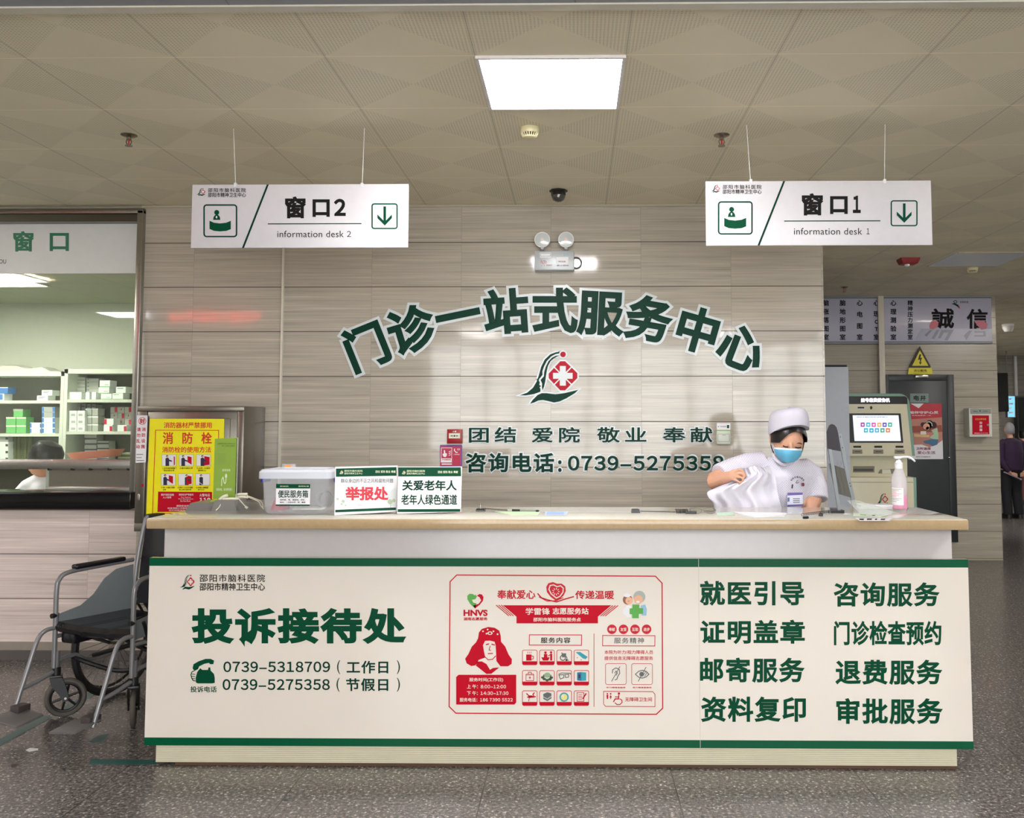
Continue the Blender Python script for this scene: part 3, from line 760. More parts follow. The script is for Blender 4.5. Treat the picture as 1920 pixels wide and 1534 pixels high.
# ================================================================== hanging signs over the desk
def hanging_sign(corners, Y, num, zx, label, strings):
    """corners in photo pixels; zx maps coordinates read in the enlargement"""
    x0, y0, x1, y1 = corners
    pl = Plane(Y - .006)
    A, B = at(x0, y1, Y), at(x1, y0, Y)
    t = thing('hanging_sign', label, 'hanging sign', ((A.x + B.x) / 2, Y, A.z))
    MB().box(A.x, B.x, Y - .006, Y + .006, A.z, B.z, mat('sign_white', (216, 212, 216), .3), .0015).build('panel', t)
    g = MB(); Q = lambda L: [zx(*p) for p in L]
    emblem(pl, *zx(82, 548), *zx(160, 614), M_GREEND, M_RED, M_WHITE, 'emblem', t)
    def tx(m, s, a, b_, c, d, mm, b=.02, sp=1.0): p = zx(a, b_); q = zx(c, d); pl.text(m, s, p[0], p[1], q[0], q[1], mm, b, .001, sp)
    m = MB(); tx(m, '邵阳市脑科医院', 178, 548, 496, 584, M_BLACK, .012, 1.2); tx(m, '邵阳市精神卫生中心', 178, 586, 496, 624, M_BLACK, .016); m.build('name_lettering', t)
    m = MB(); p = zx(146, 690); q = zx(418, 954); pl.line(m, pl.rrect_pts(p[0], p[1], q[0], q[1], 5), 2.6, M_GREEND, .001, True)
    c = zx(252, 752); pl.circ(m, c[0], c[1], 4.6, M_GREEN); pl.poly(m, Q([(222,814),(226,790),(238,774),(252,770),(266,774),(278,790),(282,814)]), M_GREEN)
    c = zx(251, 792); pl.circ(m, c[0], c[1], 1.4, M_WHITE, .0016, 10, 2.4)
    pl.poly(m, Q([(192,822),(230,838),(280,844),(332,838),(370,822),(370,892),(335,906),(281,911),(228,906),(192,890)]), M_GREEN); m.build('desk_pictogram', t)
    m = MB(); pl.poly(m, Q([(672,518),(688,518),(480,1050),(463,1050)]), M_GREEND); m.build('slanted_bar', t)
    m = MB(); tx(m, '窗', 822, 618, 1000, 802, M_BLACK, .036); tx(m, '口', 1054, 642, 1198, 790, M_BLACK, .04); tx(m, num, 1232 if num == '2' else 1240, 638, 1332 if num == '2' else 1304, 782, M_BLACK, .04)
    m.build('counter_lettering', t)
    m = MB(); pl.line(m, Q([(680,848),(1464,846)]), 1.8, M_GREEND); m.build('rule', t)
    m = MB(); tx(m, 'information desk', 760, 905, 1316, 960, M_BLACK, 0, 1.05); tx(m, num, 1342 if num == '2' else 1352, 908, 1376, 957, M_BLACK, .004); m.build('english_lettering', t)
    m = MB(); p = zx(1553, 681); q = zx(1762, 886); pl.line(m, pl.rrect_pts(p[0], p[1], q[0], q[1], 4), 2.4, M_GREEN, .001, True)
    pl.poly(m, Q([(1648,702),(1669,702),(1669,820),(1718,770),(1718,800),(1659,862),(1598,800),(1598,770),(1648,820)]), M_GREEN); m.build('arrow', t)
    for (ux, uy), (dx, dy) in strings:
        u = onz(ux, uy, CEIL); d = at(dx, dy, Y)
        MB().tube([(u.x, Y, CEIL), (d.x, Y, d.z - .012)], .0016, M_WHITE, 6).build('wire', t)
        MB().box(d.x - .006, d.x + .006, Y - .009, Y + .009, d.z - .014, d.z + .006, M_WHITE).build('clip', t)
    return t
Zs2 = zoomer(350, 230, 780, 480, 1920)
hanging_sign((358.5, 345.5, 766.5, 465.5), 4.43, '2', Zs2, 'white hanging sign for desk 2, above the left half of the counter', (((443, 246), (442, 346)), ((683, 240), (679, 346))))
_k = 450 / 430; Zs1 = lambda x, y: (1310 + ((x - 45) * (1785 / 1818) + 60) * 450 / 1920, 220 + ((y - 514) * (521 / 538) + 507) * 450 / 1920)
hanging_sign((1324, 339, 1744.5, 461), 4.41, '1', Zs1, 'white hanging sign for desk 1, above the right half of the counter', (((1399, 236), (1407.5, 339)), ((1657, 236), (1658, 339))))

# ================================================================== lettering on the tiled wall
WP = Plane(WALL - .001, .002)
M_OUT = mat('white_sticker', (214, 220, 222), .25)
t = thing('wall_title', 'arched line of big dark green characters with white outlines on the wall', 'wall lettering', (0.0, WALL, 2.1))
for s, x, y, r, e in (('门', 687, 650, 22, 86), ('诊', 771, 618, 17, 88), ('一', 858.5, 592, 11.5, 86), ('站', 949, 584, 4, 86), ('式', 1040, 582, 0, 86), ('服', 1126, 586, -3, 86), ('务', 1216, 598, -10, 86), ('中', 1308, 619, -16, 86), ('心', 1390, 652, -21, 86)):
    o = MB(); WP.char(o, s, x, y, e, M_GREEND, .036, .0075, math.radians(r), .002); o = o.build('character', t)
    q = MB(); WP.char(q, s, x, y, e, M_OUT, .092, .0045, math.radians(r), .002); q = q.build('outline', o, False)
emblem(WP, 974, 657, 1088, 757, M_GREEND, M_RED, M_OUT, 'wall_emblem', None, .006, M_OUT)
tag(bpy.data.objects['wall_emblem'], 'green and red hospital emblem sticker in the middle of the tiled wall', 'emblem')
t = thing('wall_slogan', 'four two-character green words in one line below the wall emblem', 'wall lettering', (0.1, WALL, 1.43))
for s, x0, x1 in (('团结', 879.5, 968), ('爱院', 996.7, 1087.3), ('敬业', 1119, 1212), ('奉献', 1242, 1336)):
    o = MB(); WP.text(o, s, x0, 801, x1, 830, M_GREEND, .018, .0062, 1.35, .002); o = o.build('word', t)
    d = 2.2; q = MB(); WP.text(q, s, x0 - d, 801 - d, x1 + d, 830 + d, M_OUT, .062, .0036, 1.33, .002); q.build('outline', o)
t = thing('wall_phone_line', 'green enquiry telephone line with white outlines, lowest lettering on the wall', 'wall lettering', (0.1, WALL, 1.25))
for s, x0, y0, x1, y1, sp in (('咨询电话', 873, 849, 1039, 886, 1.15), (':', 1046.5, 863, 1053, 885, 1), ('0739–5275358', 1065, 854.5, 1357, 882.5, 1.16)):
    o = MB(); WP.text(o, s, x0, y0, x1, y1, M_GREEND, .03, .0062, sp, .002); o = o.build('lettering', t)
    d = 2.6 if s != ':' else 2.4; q = MB(); WP.text(q, s, x0 - d, y0 - d, x1 + d, y1 + d, M_OUT, .08, .0036, sp * .985, .002); q.build('outline', o)

# ================================================================== pharmacy window on the left
def glass_material(name, tint=(0.97, 0.99, 0.97)):
    w = N(name); t = w.t
    out = t.nodes['Material Output']
    tr = w.n('ShaderNodeBsdfTransparent'); tr.inputs[0].default_value = tint + (1,)
    gl = w.n('ShaderNodeBsdfGlossy'); gl.inputs['Roughness'].default_value = .02
    fr = w.n('ShaderNodeFresnel'); fr.inputs['IOR'].default_value = 1.45
    mx = w.n('ShaderNodeMixShader'); w.l(fr.outputs[0], mx.inputs[0]); w.l(tr.outputs[0], mx.inputs[1]); w.l(gl.outputs[0], mx.inputs[2])
    w.l(mx.outputs[0], out.inputs['Surface']); t.nodes.remove(w.b)
    return w.m
M_GLASS = glass_material('window_glass')
M_GRAN = mat('black_granite', (16, 15, 16), .12, var=.5, vs=60)
GY = 6.10
wx1 = -2.925
win = thing('window_1', 'pharmacy service window with steel frame, glass and white sign film', None, (-4.5, WALL, 1.085)); win['kind'] = 'structure'
MB().box(XL, wx1, GY, GY + .010, 1.262, 2.888, M_GLASS).build('pane', win)
MB().box(wx1, -2.885, 5.99, WALL + .2, 1.085, 2.955, M_STEEL, .003).build('frame', win)
MB().box(XL, -2.885, 5.99, WALL + .2, 2.935, 2.968, M_STEELD, .002).box(XL, wx1, 6.02, WALL + .2, 2.886, 2.936, mat('dark_steel', (92, 90, 80), .3, metal=.8)).build('frame', win)
WG = Plane(GY - .002)
MB().box(XL, wx1, GY - .003, GY - .001, at(100, 513, GY).z, 2.888, mat('sign_film', (214, 216, 214), .35)).build('sign_film', win)
m = MB(); WG.text(m, '窗', 25, 433.5, 64, 472, mat('window_green', (34, 116, 84), .4), .03, .003); WG.text(m, '口', 93.5, 437, 129.5, 471, mat('window_green', (34, 116, 84), .4), .03, .003); WG.text(m, 'OU', -1, 486.5, 12, 494.5, M_BLACK, 0, .003)
m.build('sign_lettering', win)
za, zb = at(100, 880, 6.04).z, at(100, 862, 6.04).z
MB().box(XL, wx1, 6.04, 6.14, za, zb, M_STEEL, .003).build('ledge_rail', win)
x95 = at(94, 900, 6.09).x
MB().box(x95, wx1 - .01, 6.08, 6.095, 1.10, za, M_STEELD).box(x95, wx1, 6.04, 6.12, 1.085, 1.115, M_STEEL, .003).build('hatch_panel', win)
m = MB()
for x in (94, 137, 171, 206, 242): p = at(x, 880, 6.04); m.cyl((p.x, 6.02, p.z), (p.x, 6.05, p.z), .008, M_DARK, n=10)
m.build('bolt', win)
MB().box(XL, -2.888, 5.94, WALL + .25, .977, 1.085, M_GRAN, .004).build('sill', win)

# cabinets and shelves behind the glass
CY = 8.0
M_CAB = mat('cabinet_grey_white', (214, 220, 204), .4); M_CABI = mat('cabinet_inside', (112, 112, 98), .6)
def cabinet(xa, xb, ytop, shelves, label):
    A = at(xa, ytop, CY); B = at(xb, ytop, CY)
    t = thing('medicine_cabinet', label, 'cabinet', ((A.x + B.x) / 2, CY + .17, 0))
    c = MB(); w = .03
    c.box(A.x, A.x + w, CY, CY + .34, 0, A.z, M_CAB).box(B.x - w, B.x, CY, CY + .34, 0, A.z, M_CAB)
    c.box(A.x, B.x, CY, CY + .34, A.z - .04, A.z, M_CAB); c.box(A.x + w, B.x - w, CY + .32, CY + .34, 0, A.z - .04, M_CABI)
    c.build('carcass', t)
    for y in shelves:
        z = at((xa + xb) / 2, y, CY).z
        MB().box(A.x + w, B.x - w, CY + .004, CY + .32, z - .026, z, M_CAB).build('shelf', t)
    return t
cabinet(-210, 121, 697, (751, 813, 868), 'left open white medicine cabinet in the pharmacy behind the glass')
cabinet(121.5, 290, 692, (749, 809, 866), 'right open white medicine cabinet in the pharmacy behind the glass')
M_BW = mat('box_white', (232, 238, 234), .5); M_BG = mat('box_green', (112, 190, 112), .5); M_BB = mat('box_blue', (76, 130, 196), .5); M_BR = mat('box_red', (206, 40, 70), .5)
M_BGR = mat('box_grey', (176, 180, 168), .5); M_BD = mat('box_dark_band', (74, 78, 92), .5); M_BBR = mat('box_brown', (84, 66, 60), .5); M_BCR = mat('box_cream', (226, 226, 206), .5)
def shelf_box(x0, y0, x1, y1, base, label, patch=None, where=None, dy=.03, depth=.12, group=None):
    A = at(x0, y1, CY + dy); B = at(x1, y0, CY + dy); A.z = at(x0, y1, CY).z; B.z = at(x1, y0, CY).z
    m = MB().box(A.x, B.x, CY + dy, CY + dy + depth, A.z, B.z, base, .001, 1)
    if patch:
        pl = Plane(CY + dy)
        for (a, b, c, d) in where: pl.rect(m, x0 + (x1 - x0) * a, y0 + (y1 - y0) * b, x0 + (x1 - x0) * c, y0 + (y1 - y0) * d, patch, .001)
    o = m.build('medicine_box'); return tag(o, label, 'medicine box', group or 'medicine boxes in the pharmacy cabinets')
TXT = [(.15, .25, .75, .34), (.15, .5, .6, .58)]
L1 = "left top shelf"; L2 = "left second shelf"; R1 = "right top shelf"; R2 = "right second shelf"
shelf_box(-4, 738, 8, 751, M_BW, 'blue and white medicine box under the plain blue one at photo edge', M_BB, [(.1, .1, .75, .9)])
shelf_box(-4, 726, 15, 737.8, M_BB, 'blue medicine box, topmost at the photo edge on the ' + L1, M_BW, [(.0, .0, 1, .12)])
shelf_box(69, 741.5, 90, 751, M_BW, 'white medicine box lying lowest on the right of the ' + L1, M_BD, TXT)
shelf_box(78, 731, 98, 741.3, M_BW, 'white medicine box stacked on another at the right of the ' + L1, M_BD, TXT, .06)
for k, (x0, y0, w) in enumerate(((11, 797.3, 'lower left'), (30.2, 797.3, 'lower right'), (11, 782, 'upper left'), (30.2, 782, 'upper right'))):
    shelf_box(x0, y0, x0 + 18.8, y0 + 15.2, M_BG, f'green medicine box, {w} of the four in front on the {L2}', M_BCR, [(.02, .02, .98, .2)])
shelf_box(25, 767, 43, 781.8, M_BG, 'green medicine box on top of the green block on the ' + L2, M_BGR, [(0, 0, 1, .25)], .05)
shelf_box(56, 803, 77, 812.7, M_BW, 'low white and blue medicine box left of the tall stack, lower one', M_BB, [(.0, .1, .16, .9), (.9, .2, 1, .9)])
shelf_box(56, 792.5, 77, 802.8, M_BW, 'low white and blue medicine box left of the tall stack, upper one', M_BB, [(.0, .1, .16, .9), (.9, .2, 1, .9)])
for k, w in enumerate(('lowest', 'second from bottom', 'middle', 'second from top', 'topmost')):
    shelf_box(78.5, 803 - 10 * k, 103, 812.8 - 10 * k, M_BW if k < 3 else M_BGR, f'blue and white medicine box, {w} of the tall stack of five', M_BB, [(.0, .1, .16, .9), (.82, .1, 1, .9)])
for k, w in enumerate(('lowest', 'second from bottom', 'third from bottom', 'topmost')):
    shelf_box(-8, 854.5 - 12.8 * k, 15.5, 867.5 - 12.8 * k - .2, M_BW if k < 3 else M_BGR, f'white medicine box with brown square, {w} of the stack at photo edge', M_BBR, [(.78, .3, .98, .65)])
for k in range(4):
    w = ('lowest', 'second from bottom', 'third from bottom', 'topmost')[k]
    shelf_box(138, 728 - 6.9 * k + (.0), 160, 734.8 - 6.9 * k, M_BGR, f'flat grey medicine box, {w} in the back left stack on {R1}', M_BCR, [(.05, .1, .95, .3)], .16)
    shelf_box(162, 728 - 6.7 * k, 185, 734.6 - 6.7 * k, M_BGR, f'flat grey medicine box, {w} in the back stack touching the green-edged boxes', M_BD, [(.08, .4, .2, .6)], .16)
for x0, x1, w in ((138, 160, 'left'), (162, 185, 'right')):
    shelf_box(x0, 735.2, x1, 748.8, M_BGR, f'grey carton carrying the {w} flat back stack on {R1}', None, None, .16)
shelf_box(128, 735, 153, 748.7, M_BW, 'broad white medicine box at the left front of ' + R1, M_BCR, [(0, 0, .1, 1)])
shelf_box(160, 735, 168, 748.7, M_BW, 'narrow white medicine box, left of two on ' + R1)
shelf_box(171.5, 735, 180, 748.7, M_BW, 'narrow white medicine box, right of two on ' + R1)
for x0, y0, x1, y1, w in ((189, 738, 209, 748.7, 'lowest of the three with green edges'), (184.5, 726, 205, 737.8, 'middle one of the three with green edges'), (186.5, 713, 206.5, 725.8, 'topmost of the three with green edges')):
    shelf_box(x0, y0, x1, y1, M_BW, f'white medicine box on {R1}, {w}', M_BG, [(0, .9, 1, 1), (.5, .62, .85, .7)])
shelf_box(210.5, 737, 231, 748.7, M_BW, 'white medicine box with green edge, rightmost at the front of ' + R1, M_BG, [(0, .93, 1, 1), (.1, .2, .6, .3)])
shelf_box(217, 725, 236, 736.8, M_BW, 'pale medicine box on top of the rightmost box of ' + R1, M_BD, TXT[:1])
for k, w in enumerate(('lowest', 'middle', 'topmost')):
    shelf_box(129, 796 - 13 * k, 144, 808.8 - 13 * k, M_BW, f'white and grey medicine box, {w} in the first column of {R2}', M_BGR, [(.3, .45, .8, .8)])
    shelf_box(144.4, 796 - 13 * k, 159, 808.8 - 13 * k, M_BW, f'white and grey medicine box, {w} in the second column of {R2}', M_BGR, [(.2, .45, .7, .8)])
    shelf_box(160.5, 795 - 14.6 * k, 172, 808.8 - 14.6 * k, M_BGR, f'pale grey medicine box, {w} in the third column of {R2}', M_BW, [(0, 0, 1, .2)], .07)
    shelf_box(172.6, 795 - 14.6 * k, 184, 808.8 - 14.6 * k, M_BGR, f'pale grey medicine box, {w} in the fourth column of {R2}', M_BW, [(0, 0, 1, .2)], .07)
for k in range(5):
    shelf_box(133 + 9.4 * k, 757.5, 141.4 + 9.4 * k, 808, M_BGR, f'tall pale carton standing at the back of {R2}, {("first", "second", "third", "fourth", "fifth")[k]} from left', M_CABI, [(.1, .05, .9, .12)], .2)
for k, (x0, y0, x1, y1, w) in enumerate(((194, 797, 211, 808.8, 'lower one of the front left pair'), (195, 785, 213, 796.8, 'upper one of the front left pair'), (220, 797, 238, 808.8, 'single one at the front right'))):
    shelf_box(x0, y0, x1, y1, M_BW, f'red and white medicine box on {R2}, {w}', M_BR, [(.0, .1, .28, .9)] if k == 1 else [(.68, .2, .96, .98)])
for r in range(4):
    for c in range(3):
        shelf_box(207 + 13.2 * c, 797.5 - 11.6 * r, 220 + 13.2 * c, 808.8 - 11.6 * r, M_BGR, f'red and grey medicine box at the back of {R2}, {("left", "middle", "right")[c]} column, {("lowest", "second", "third", "topmost")[r]} row', M_BR, [(.62, .1, .98, .9)] if (r + c) % 2 else [(.5, .3, .62, .6)], .16, .1)
R3 = "right third shelf"
for k, w in enumerate(('lowest', 'second from bottom', 'third from bottom', 'fourth from bottom', 'topmost')):
    shelf_box(158 + .6 * (k % 2), 856 - 10.3 * k, 181 + .6 * (k % 2), 866 - 10.3 * k, M_BGR, f'grey carton with dark band, {w} of the left stack on {R3}', M_BD, [(0, .62, 1, .9)], .12)
    if k < 4: shelf_box(182.4, 856 - 9.5 * k, 204, 865.4 - 9.5 * k, M_BGR, f'grey carton with dark band, {w} of the right stack on {R3}', M_BD, [(0, .3, 1, .6)], .12)
# things on and in front of the cabinets
A, B = at(16, 866, 8.1), at(61, 818, 8.1)
m = MB(); g = mat('olive_cloth', (96, 104, 66), .8, var=.15)
rings = []
for k in range(25):
    x = A.x + (B.x - A.x) * k / 24; d = .012 * math.sin(k * 1.7)
    rings.append([(x, 8.1 + d, A.z), (x, 8.1 + d, B.z), (x, 8.108 + d, B.z), (x, 8.108 + d, A.z)])
m.loft(rings, g); tag(m.build('cloth_curtain'), 'olive green cloth hanging in the lower left pharmacy cabinet', 'curtain')
m = MB(); ps = [(-30, 690), (0, 684), (15, 683), (32, 684), (45, 689), (62, 689), (78, 687), (92, 694), (112, 697)]
rings = []
cu = bez([(a, b, 0) for a, b in ps], 5); zt = at(60, 697, CY).z + .003
for q in cu:
    p = at(q.x, min(q.y, 696.6), CY + .03); h = max(p.z - zt, .004)
    rings.append([(p.x, CY + .02, zt), (p.x, CY + .03, zt + h * .8), (p.x, CY + .1, zt + h), (p.x, CY + .22, zt + h * .9), (p.x, CY + .3, zt)])
m.loft(rings, mat('white_plastic_bag', (190, 190, 178), .4, bump=.3)); tag(m.build('plastic_bag'), 'crumpled white plastic bags lying on top of the left medicine cabinet', 'plastic bag')
# desk under the window inside, with a pink tray and papers
ID = 6.9
o = MB().box(-6.9, -2.62, 6.32, 6.64, .76, .79, M_CAB, .003).box(-6.9, -2.62, 6.33, 6.36, .0, .76, M_CAB)
tag(o.build('pharmacy_desk'), 'pale desk inside the pharmacy under the service window', 'desk')
M_PINK = mat('pink_plastic', (240, 150, 128), .4)
SHY = 6.55
zs = at(180, 865, SHY).z
sh = thing('pharmacy_counter_shelf', 'narrow pale shelf board inside the pharmacy window carrying a pink tray', 'shelf', (-3.4, SHY, 0))
MB().box(-3.72, -2.62, 6.34, 6.86, zs - .02, zs, M_CAB).build('board', sh)
MB().box(-3.02, -3.0, 6.38, 6.62, .79, zs - .02, M_CAB).box(-3.70, -3.68, 6.38, 6.62, .79, zs - .02, M_CAB).build('support', sh)
A, B = at(124, 862, SHY), at(228, 845, SHY)
m = MB(); w = Matrix.Translation(((A.x + B.x) / 2, SHY + .04, zs + .0035)) @ Matrix.Rotation(-.085, 4, 'Y')
L = (B.x - A.x) / 2 - .03
prof = [(.82, 0), (.86, .004), (1.0, .045), (1.03, .048), (1.03, .052), (.98, .052), (.84, .008), (.80, .006)]
rings = []
for s, z in prof:
    ring = []
    for k in range(32):
        a = 2 * PI * k / 32; ca, sa = math.cos(a), math.sin(a)
        e = lambda v: math.copysign(abs(v) ** .45, v)
        ring.append(w @ Vector((L * s * e(ca), .13 * s * e(sa), z + .018)))
    rings.append(ring)
m.loft(rings, M_PINK); tag(m.build('tray'), 'pink plastic tray tilted on the shelf inside the pharmacy window', 'tray')
for k in range(4):
    A = at(212 + k, 864, SHY + .1); B = at(246, 850, SHY + .1)
    z = zs + .0137 * k
    m = MB().box(A.x, B.x + .02, SHY + .16, SHY + .3, z, z + .013, M_BCR if k % 2 else mat('folder_green', (120, 176, 96), .5), .002)
    tag(m.build('folder'), f'{"cream" if k % 2 else "green"} folder behind the pink tray, {("lowest", "second", "third", "topmost")[k]} in the pile', 'folder', 'folders behind the pink tray')

# the pharmacist seen through the glass
ph = thing('person', 'person in a white coat with black hair sitting behind the pharmacy window', 'person', (at(84, 860, ID).x, ID, 0))
P = lambda x, y, d=0: at(x, y, ID + d)
M_COAT = mat('white_cotton', (232, 232, 238), .7, bump=.06)
k = ID / CAM_F
m = MB()
c = P(82, 868); m.ball(c, (.085, .098, .115), M_SKIN, 20, 14)
c2 = P(62, 884); m.ball(P(66, 876), (.035, .05, .06), M_SKIN, 12, 8); m.ball(P(56, 880), (.014, .012, .018), M_SKIN, 8, 6)
m.tube([P(82, 872, .01), P(84, 900, .02), P(84, 915, .02)], [.05, .052, .07], M_SKIN, 12)
m.tube([P(88, 925, .02), P(60, 940, -.1), P(52, 950, -.2)], [.05, .042, .032], M_SKIN, 10)
m.tube([P(84, 912, .02), P(84, 960, .02), P(86, 985, .03) - Vector((0, 0, .2))], [.09, .14, .14], M_SKIN, 14)
sx_, sy_ = P(86, 960).x, ID + .03
for s in (-1, 1): m.tube([(sx_ + s * .09, sy_, .60), (sx_ + s * .10, sy_ - .36, .585), (sx_ + s * .10, sy_ - .38, .30), (sx_ + s * .10, sy_ - .36, .06), (sx_ + s * .10, sy_ - .44, .04)], [.085, .062, .05, .042, .035], M_SKIN, 12)
remesh(m.build('body', ph), .008)
m = MB()
pr = [(.001, -.06), (.108, -.052), (.118, -.03), (.122, 0), (.118, .05), (.085, .10), (.001, .128)]
m.lathe(pr, P(86, 856, .02), M_HAIR, 22, Matrix.Rotation(PI / 2 * .2, 3, 'Y'), .98, 1.0)
m.ball(P(86, 884, .05), (.035, .04, .075), M_HAIR, 12, 10); m.build('hair', ph)
m = MB()
m.tube([P(85, 893, .03), P(85, 908, .03), P(86, 935, .03), P(88, 985, .03), P(88, 985, .03) - Vector((0, 0, .22))], [.07, .13, .17, .17, .19], M_COAT, 18)
m.tube([P(75, 905, 0), P(50, 915, -.05), P(38, 925, -.08), P(40, 946, -.14)], [.075, .062, .052, .05], M_COAT, 14)
remesh(m.build('coat', ph), .01)

st0 = thing('stool', 'round grey stool under the pharmacist behind the service window', 'stool', (sx_, sy_ + .02, 0))
MB().lathe([(.001, .46), (.16, .46), (.17, .475), (.165, .50), (.001, .505)], (sx_, sy_ + .02, 0), M_STEELD, 24).build('seat', st0)
for k in range(4):
    a = PI / 4 + PI / 2 * k; MB().tube([(sx_ + .11 * math.cos(a), sy_ + .02 + .11 * math.sin(a), .462), (sx_ + .17 * math.cos(a), sy_ + .02 + .17 * math.sin(a), 0)], .011, M_STEEL, 8).build('leg', st0)

# ================================================================== fire hydrant cabinet with its poster
FX0, FX1, FY, FZ0, FZ1 = -2.715, -2.05, 5.64, .87, 1.640
fc = thing('fire_hydrant_cabinet', 'stainless steel fire hydrant cabinet mounted on the wall left of the desk', 'fire cabinet', ((FX0 + FX1) / 2, WALL, FZ0))
MB().box(FX0, FX1, FY + .012, WALL, FZ0, FZ1, M_STEELD, .004).build('body', fc)
m = MB(); e = .06
m.box(FX0, FX1, FY, FY + .014, FZ1 - .032, FZ1, M_STEELD, .004).box(FX0, FX1, FY, FY + .014, FZ0, FZ0 + .05, M_STEELD, .004)
m.box(FX0, FX0 + e, FY, FY + .014, FZ0 + .05, FZ1 - .032, M_STEELD, .004).box(FX1 - .04, FX1, FY, FY + .014, FZ0 + .05, FZ1 - .032, M_STEELD, .004)
m.build('frame', fc)
m = MB().box(FX0 + e + .004, FX1 - .044, FY + .004, FY + .016, FZ0 + .054, FZ1 - .036, M_STEELD, .003)
m.box(FX0 + e + .03, FX1 - .085, FY - .004, FY + .01, FZ0 + .07, FZ1 - .075, M_STEELD, .004); m.build('door', fc)
MB().box(FX0 + .02, FX0 + .034, FY - .006, FY, 1.06, 1.10, M_STEEL, .003).box(FX0 + .041, FX0 + .053, FY - .004, FY, 1.145, 1.16, M_REDP).build('latch', fc)
PY = FY - .006
PP = Plane(PY); Zp = zoomer(265, 760, 460, 990, 1301)
M_YEL = mat('poster_yellow', (246, 236, 0), .4); M_PRED = mat('poster_text_red', (214, 40, 16), .45)
po_ = thing('fire_poster', 'yellow fire hydrant instruction poster with red headings on the steel cabinet', 'poster', at(348, 970, PY))
m = MB(); PP.poly(m, [(281, 785), (420.5, 785.5), (417, 970), (274, 970)], M_YEL, .001, .001); m.build('sheet', po_)
def pt(rows, material, name, b=.02):
    m = MB()
    for s, x0, y0, x1, y1, *bb in rows:
        a = Zp(x0, y0); c = Zp(x1, y1); PP.text(m, s, a[0], a[1], c[0], c[1], material, bb[0] if bb else b, .0022)
    return m.build(name, po_)
pt([('消防器材严禁挪用', 282, 212, 882, 288, .018)], M_PRED, 'top_lettering')
for r_ in (('消', 268, 335, 400, 485, .022), ('防', 515, 338, 645, 483, .022), ('栓', 752, 338, 885, 483, .022)): pt([r_], M_PRED, 'title_character')
pt([('消防栓的使用方法', 262, 518, 875, 592, .016)], M_PRED, 'subtitle_lettering')
m = MB(); PP.line(m, [Zp(*p) for p in ((180, 312), (968, 314), (960, 1330), (140, 1356))], 1.2, M_PRED, .002, True); m.build('border', po_)
for k in range(6):
    c, r = k % 3, k // 3
    x0, y0 = (260 + 215 * c - 10 * r, 618 + 240 * r); x1, y1 = x0 + 178, y0 + 142
    m = MB(); q = lambda L: [Zp(*p) for p in L]
    PP.poly(m, q([(x0, y0), (x1, y0), (x1, y1), (x0, y1)]), M_WHITE, .002)
    PP.line(m, q([(x0, y0), (x1, y0), (x1, y1), (x0, y1)]), .35, M_GREY, .0024, True)
    hx = x0 + (66, 50, 76, 50, 104, 70)[k]
    a = Zp(hx, y0 + 20); PP.circ(m, a[0], a[1], 2.2, M_NAVY, .0026, 12)
    a = Zp(hx + 4, y0 + 26); PP.circ(m, a[0], a[1], 1.6, M_SKP, .003, 12)
    PP.poly(m, q([(hx - 22, y0 + 46), (hx, y0 + 36), (hx + 22, y0 + 46), (hx + 24, y1 - 2), (hx - 22, y1 - 2)]), M_NAVY, .0026)
    if k != 5:
        PP.poly(m, q([(hx + 10, y0 + 56), (hx + 60, y0 + 74), (hx + 60, y0 + 88), (hx + 10, y0 + 80)]), M_NAVY, .003)
        rx = x0 + (148, 104, 100, 96, 100, 0)[k]; rw = (14, 52, 66, 52, 66, 0)[k]
        PP.poly(m, q([(rx, y0 + 18), (rx + rw, y0 + 30), (rx + rw, y1 - 16), (rx, y1 - 50 if k in (1, 3) else y1 - 6)]), M_REDP, .0028)
    else: PP.line(m, q([(x0 + 18, y0 + 86), (x0 + 90, y1 - 6)]), 1.0, M_WHITE, .0034)
    m.build('instruction_picture', po_)
for r_ in (('1.打开消防栓箱门', 262, 776, 440, 798), ('取出消防水带', 282, 804, 412, 826), ('2.展开消防水带', 482, 776, 645, 798), ('3.水带一头接到', 694, 776, 860, 798), ('消防栓口上', 710, 804, 812, 826),
    ('4.另一头接上消防', 252, 1018, 420, 1040), ('水枪', 272, 1046, 312, 1066), ('5.另外一人打开消防', 456, 1018, 646, 1040), ('栓上的水阀开关', 474, 1046, 626, 1066), ('6.对准火源根部', 688, 1018, 838, 1040), ('进行灭火', 708, 1046, 792, 1066)): pt([r_], M_BLACK, 'caption_lettering', .012)
m = MB(); PP.poly(m, [Zp(*p) for p in ((212, 1080), (886, 1084), (884, 1330), (203, 1334))], M_REDP, .002); m.build('red_field', po_)
m = MB()
for s, x0, y0, x1, y1, b in (('爱护消防设施', 248, 1106, 410, 1132, .02), ('人人有责', 272, 1140, 376, 1164, .02), ('消防栓无严禁挪用', 470, 1106, 652, 1130, .02), ('Fire Hydrant', 500, 1144, 622, 1160, 0), ('Fire Equipment', 468, 1164, 652, 1182, 0), ('Do Not Block', 492, 1188, 618, 1206, 0), ('火警电话', 730, 1106, 860, 1142, .015), ('119', 730, 1156, 866, 1206, .06), ('消防安全四个能力', 440, 1246, 690, 1270, .02), ('检查消除火灾隐患能力', 330, 1276, 640, 1298, .01), ('组织疏散逃生能力', 346, 1304, 620, 1322, .01)):
    a = Zp(x0, y0); c = Zp(x1, y1); PP.text(m, s, a[0], a[1], c[0], c[1], M_WHITE, b, .003)
m.build('white_lettering', po_)
SPL = Plane(FY - .003)
st_ = thing('seal_strip', 'narrow white seal strip with red characters on the left stile of the hydrant cabinet', 'seal', at(266, 868, FY - .003))
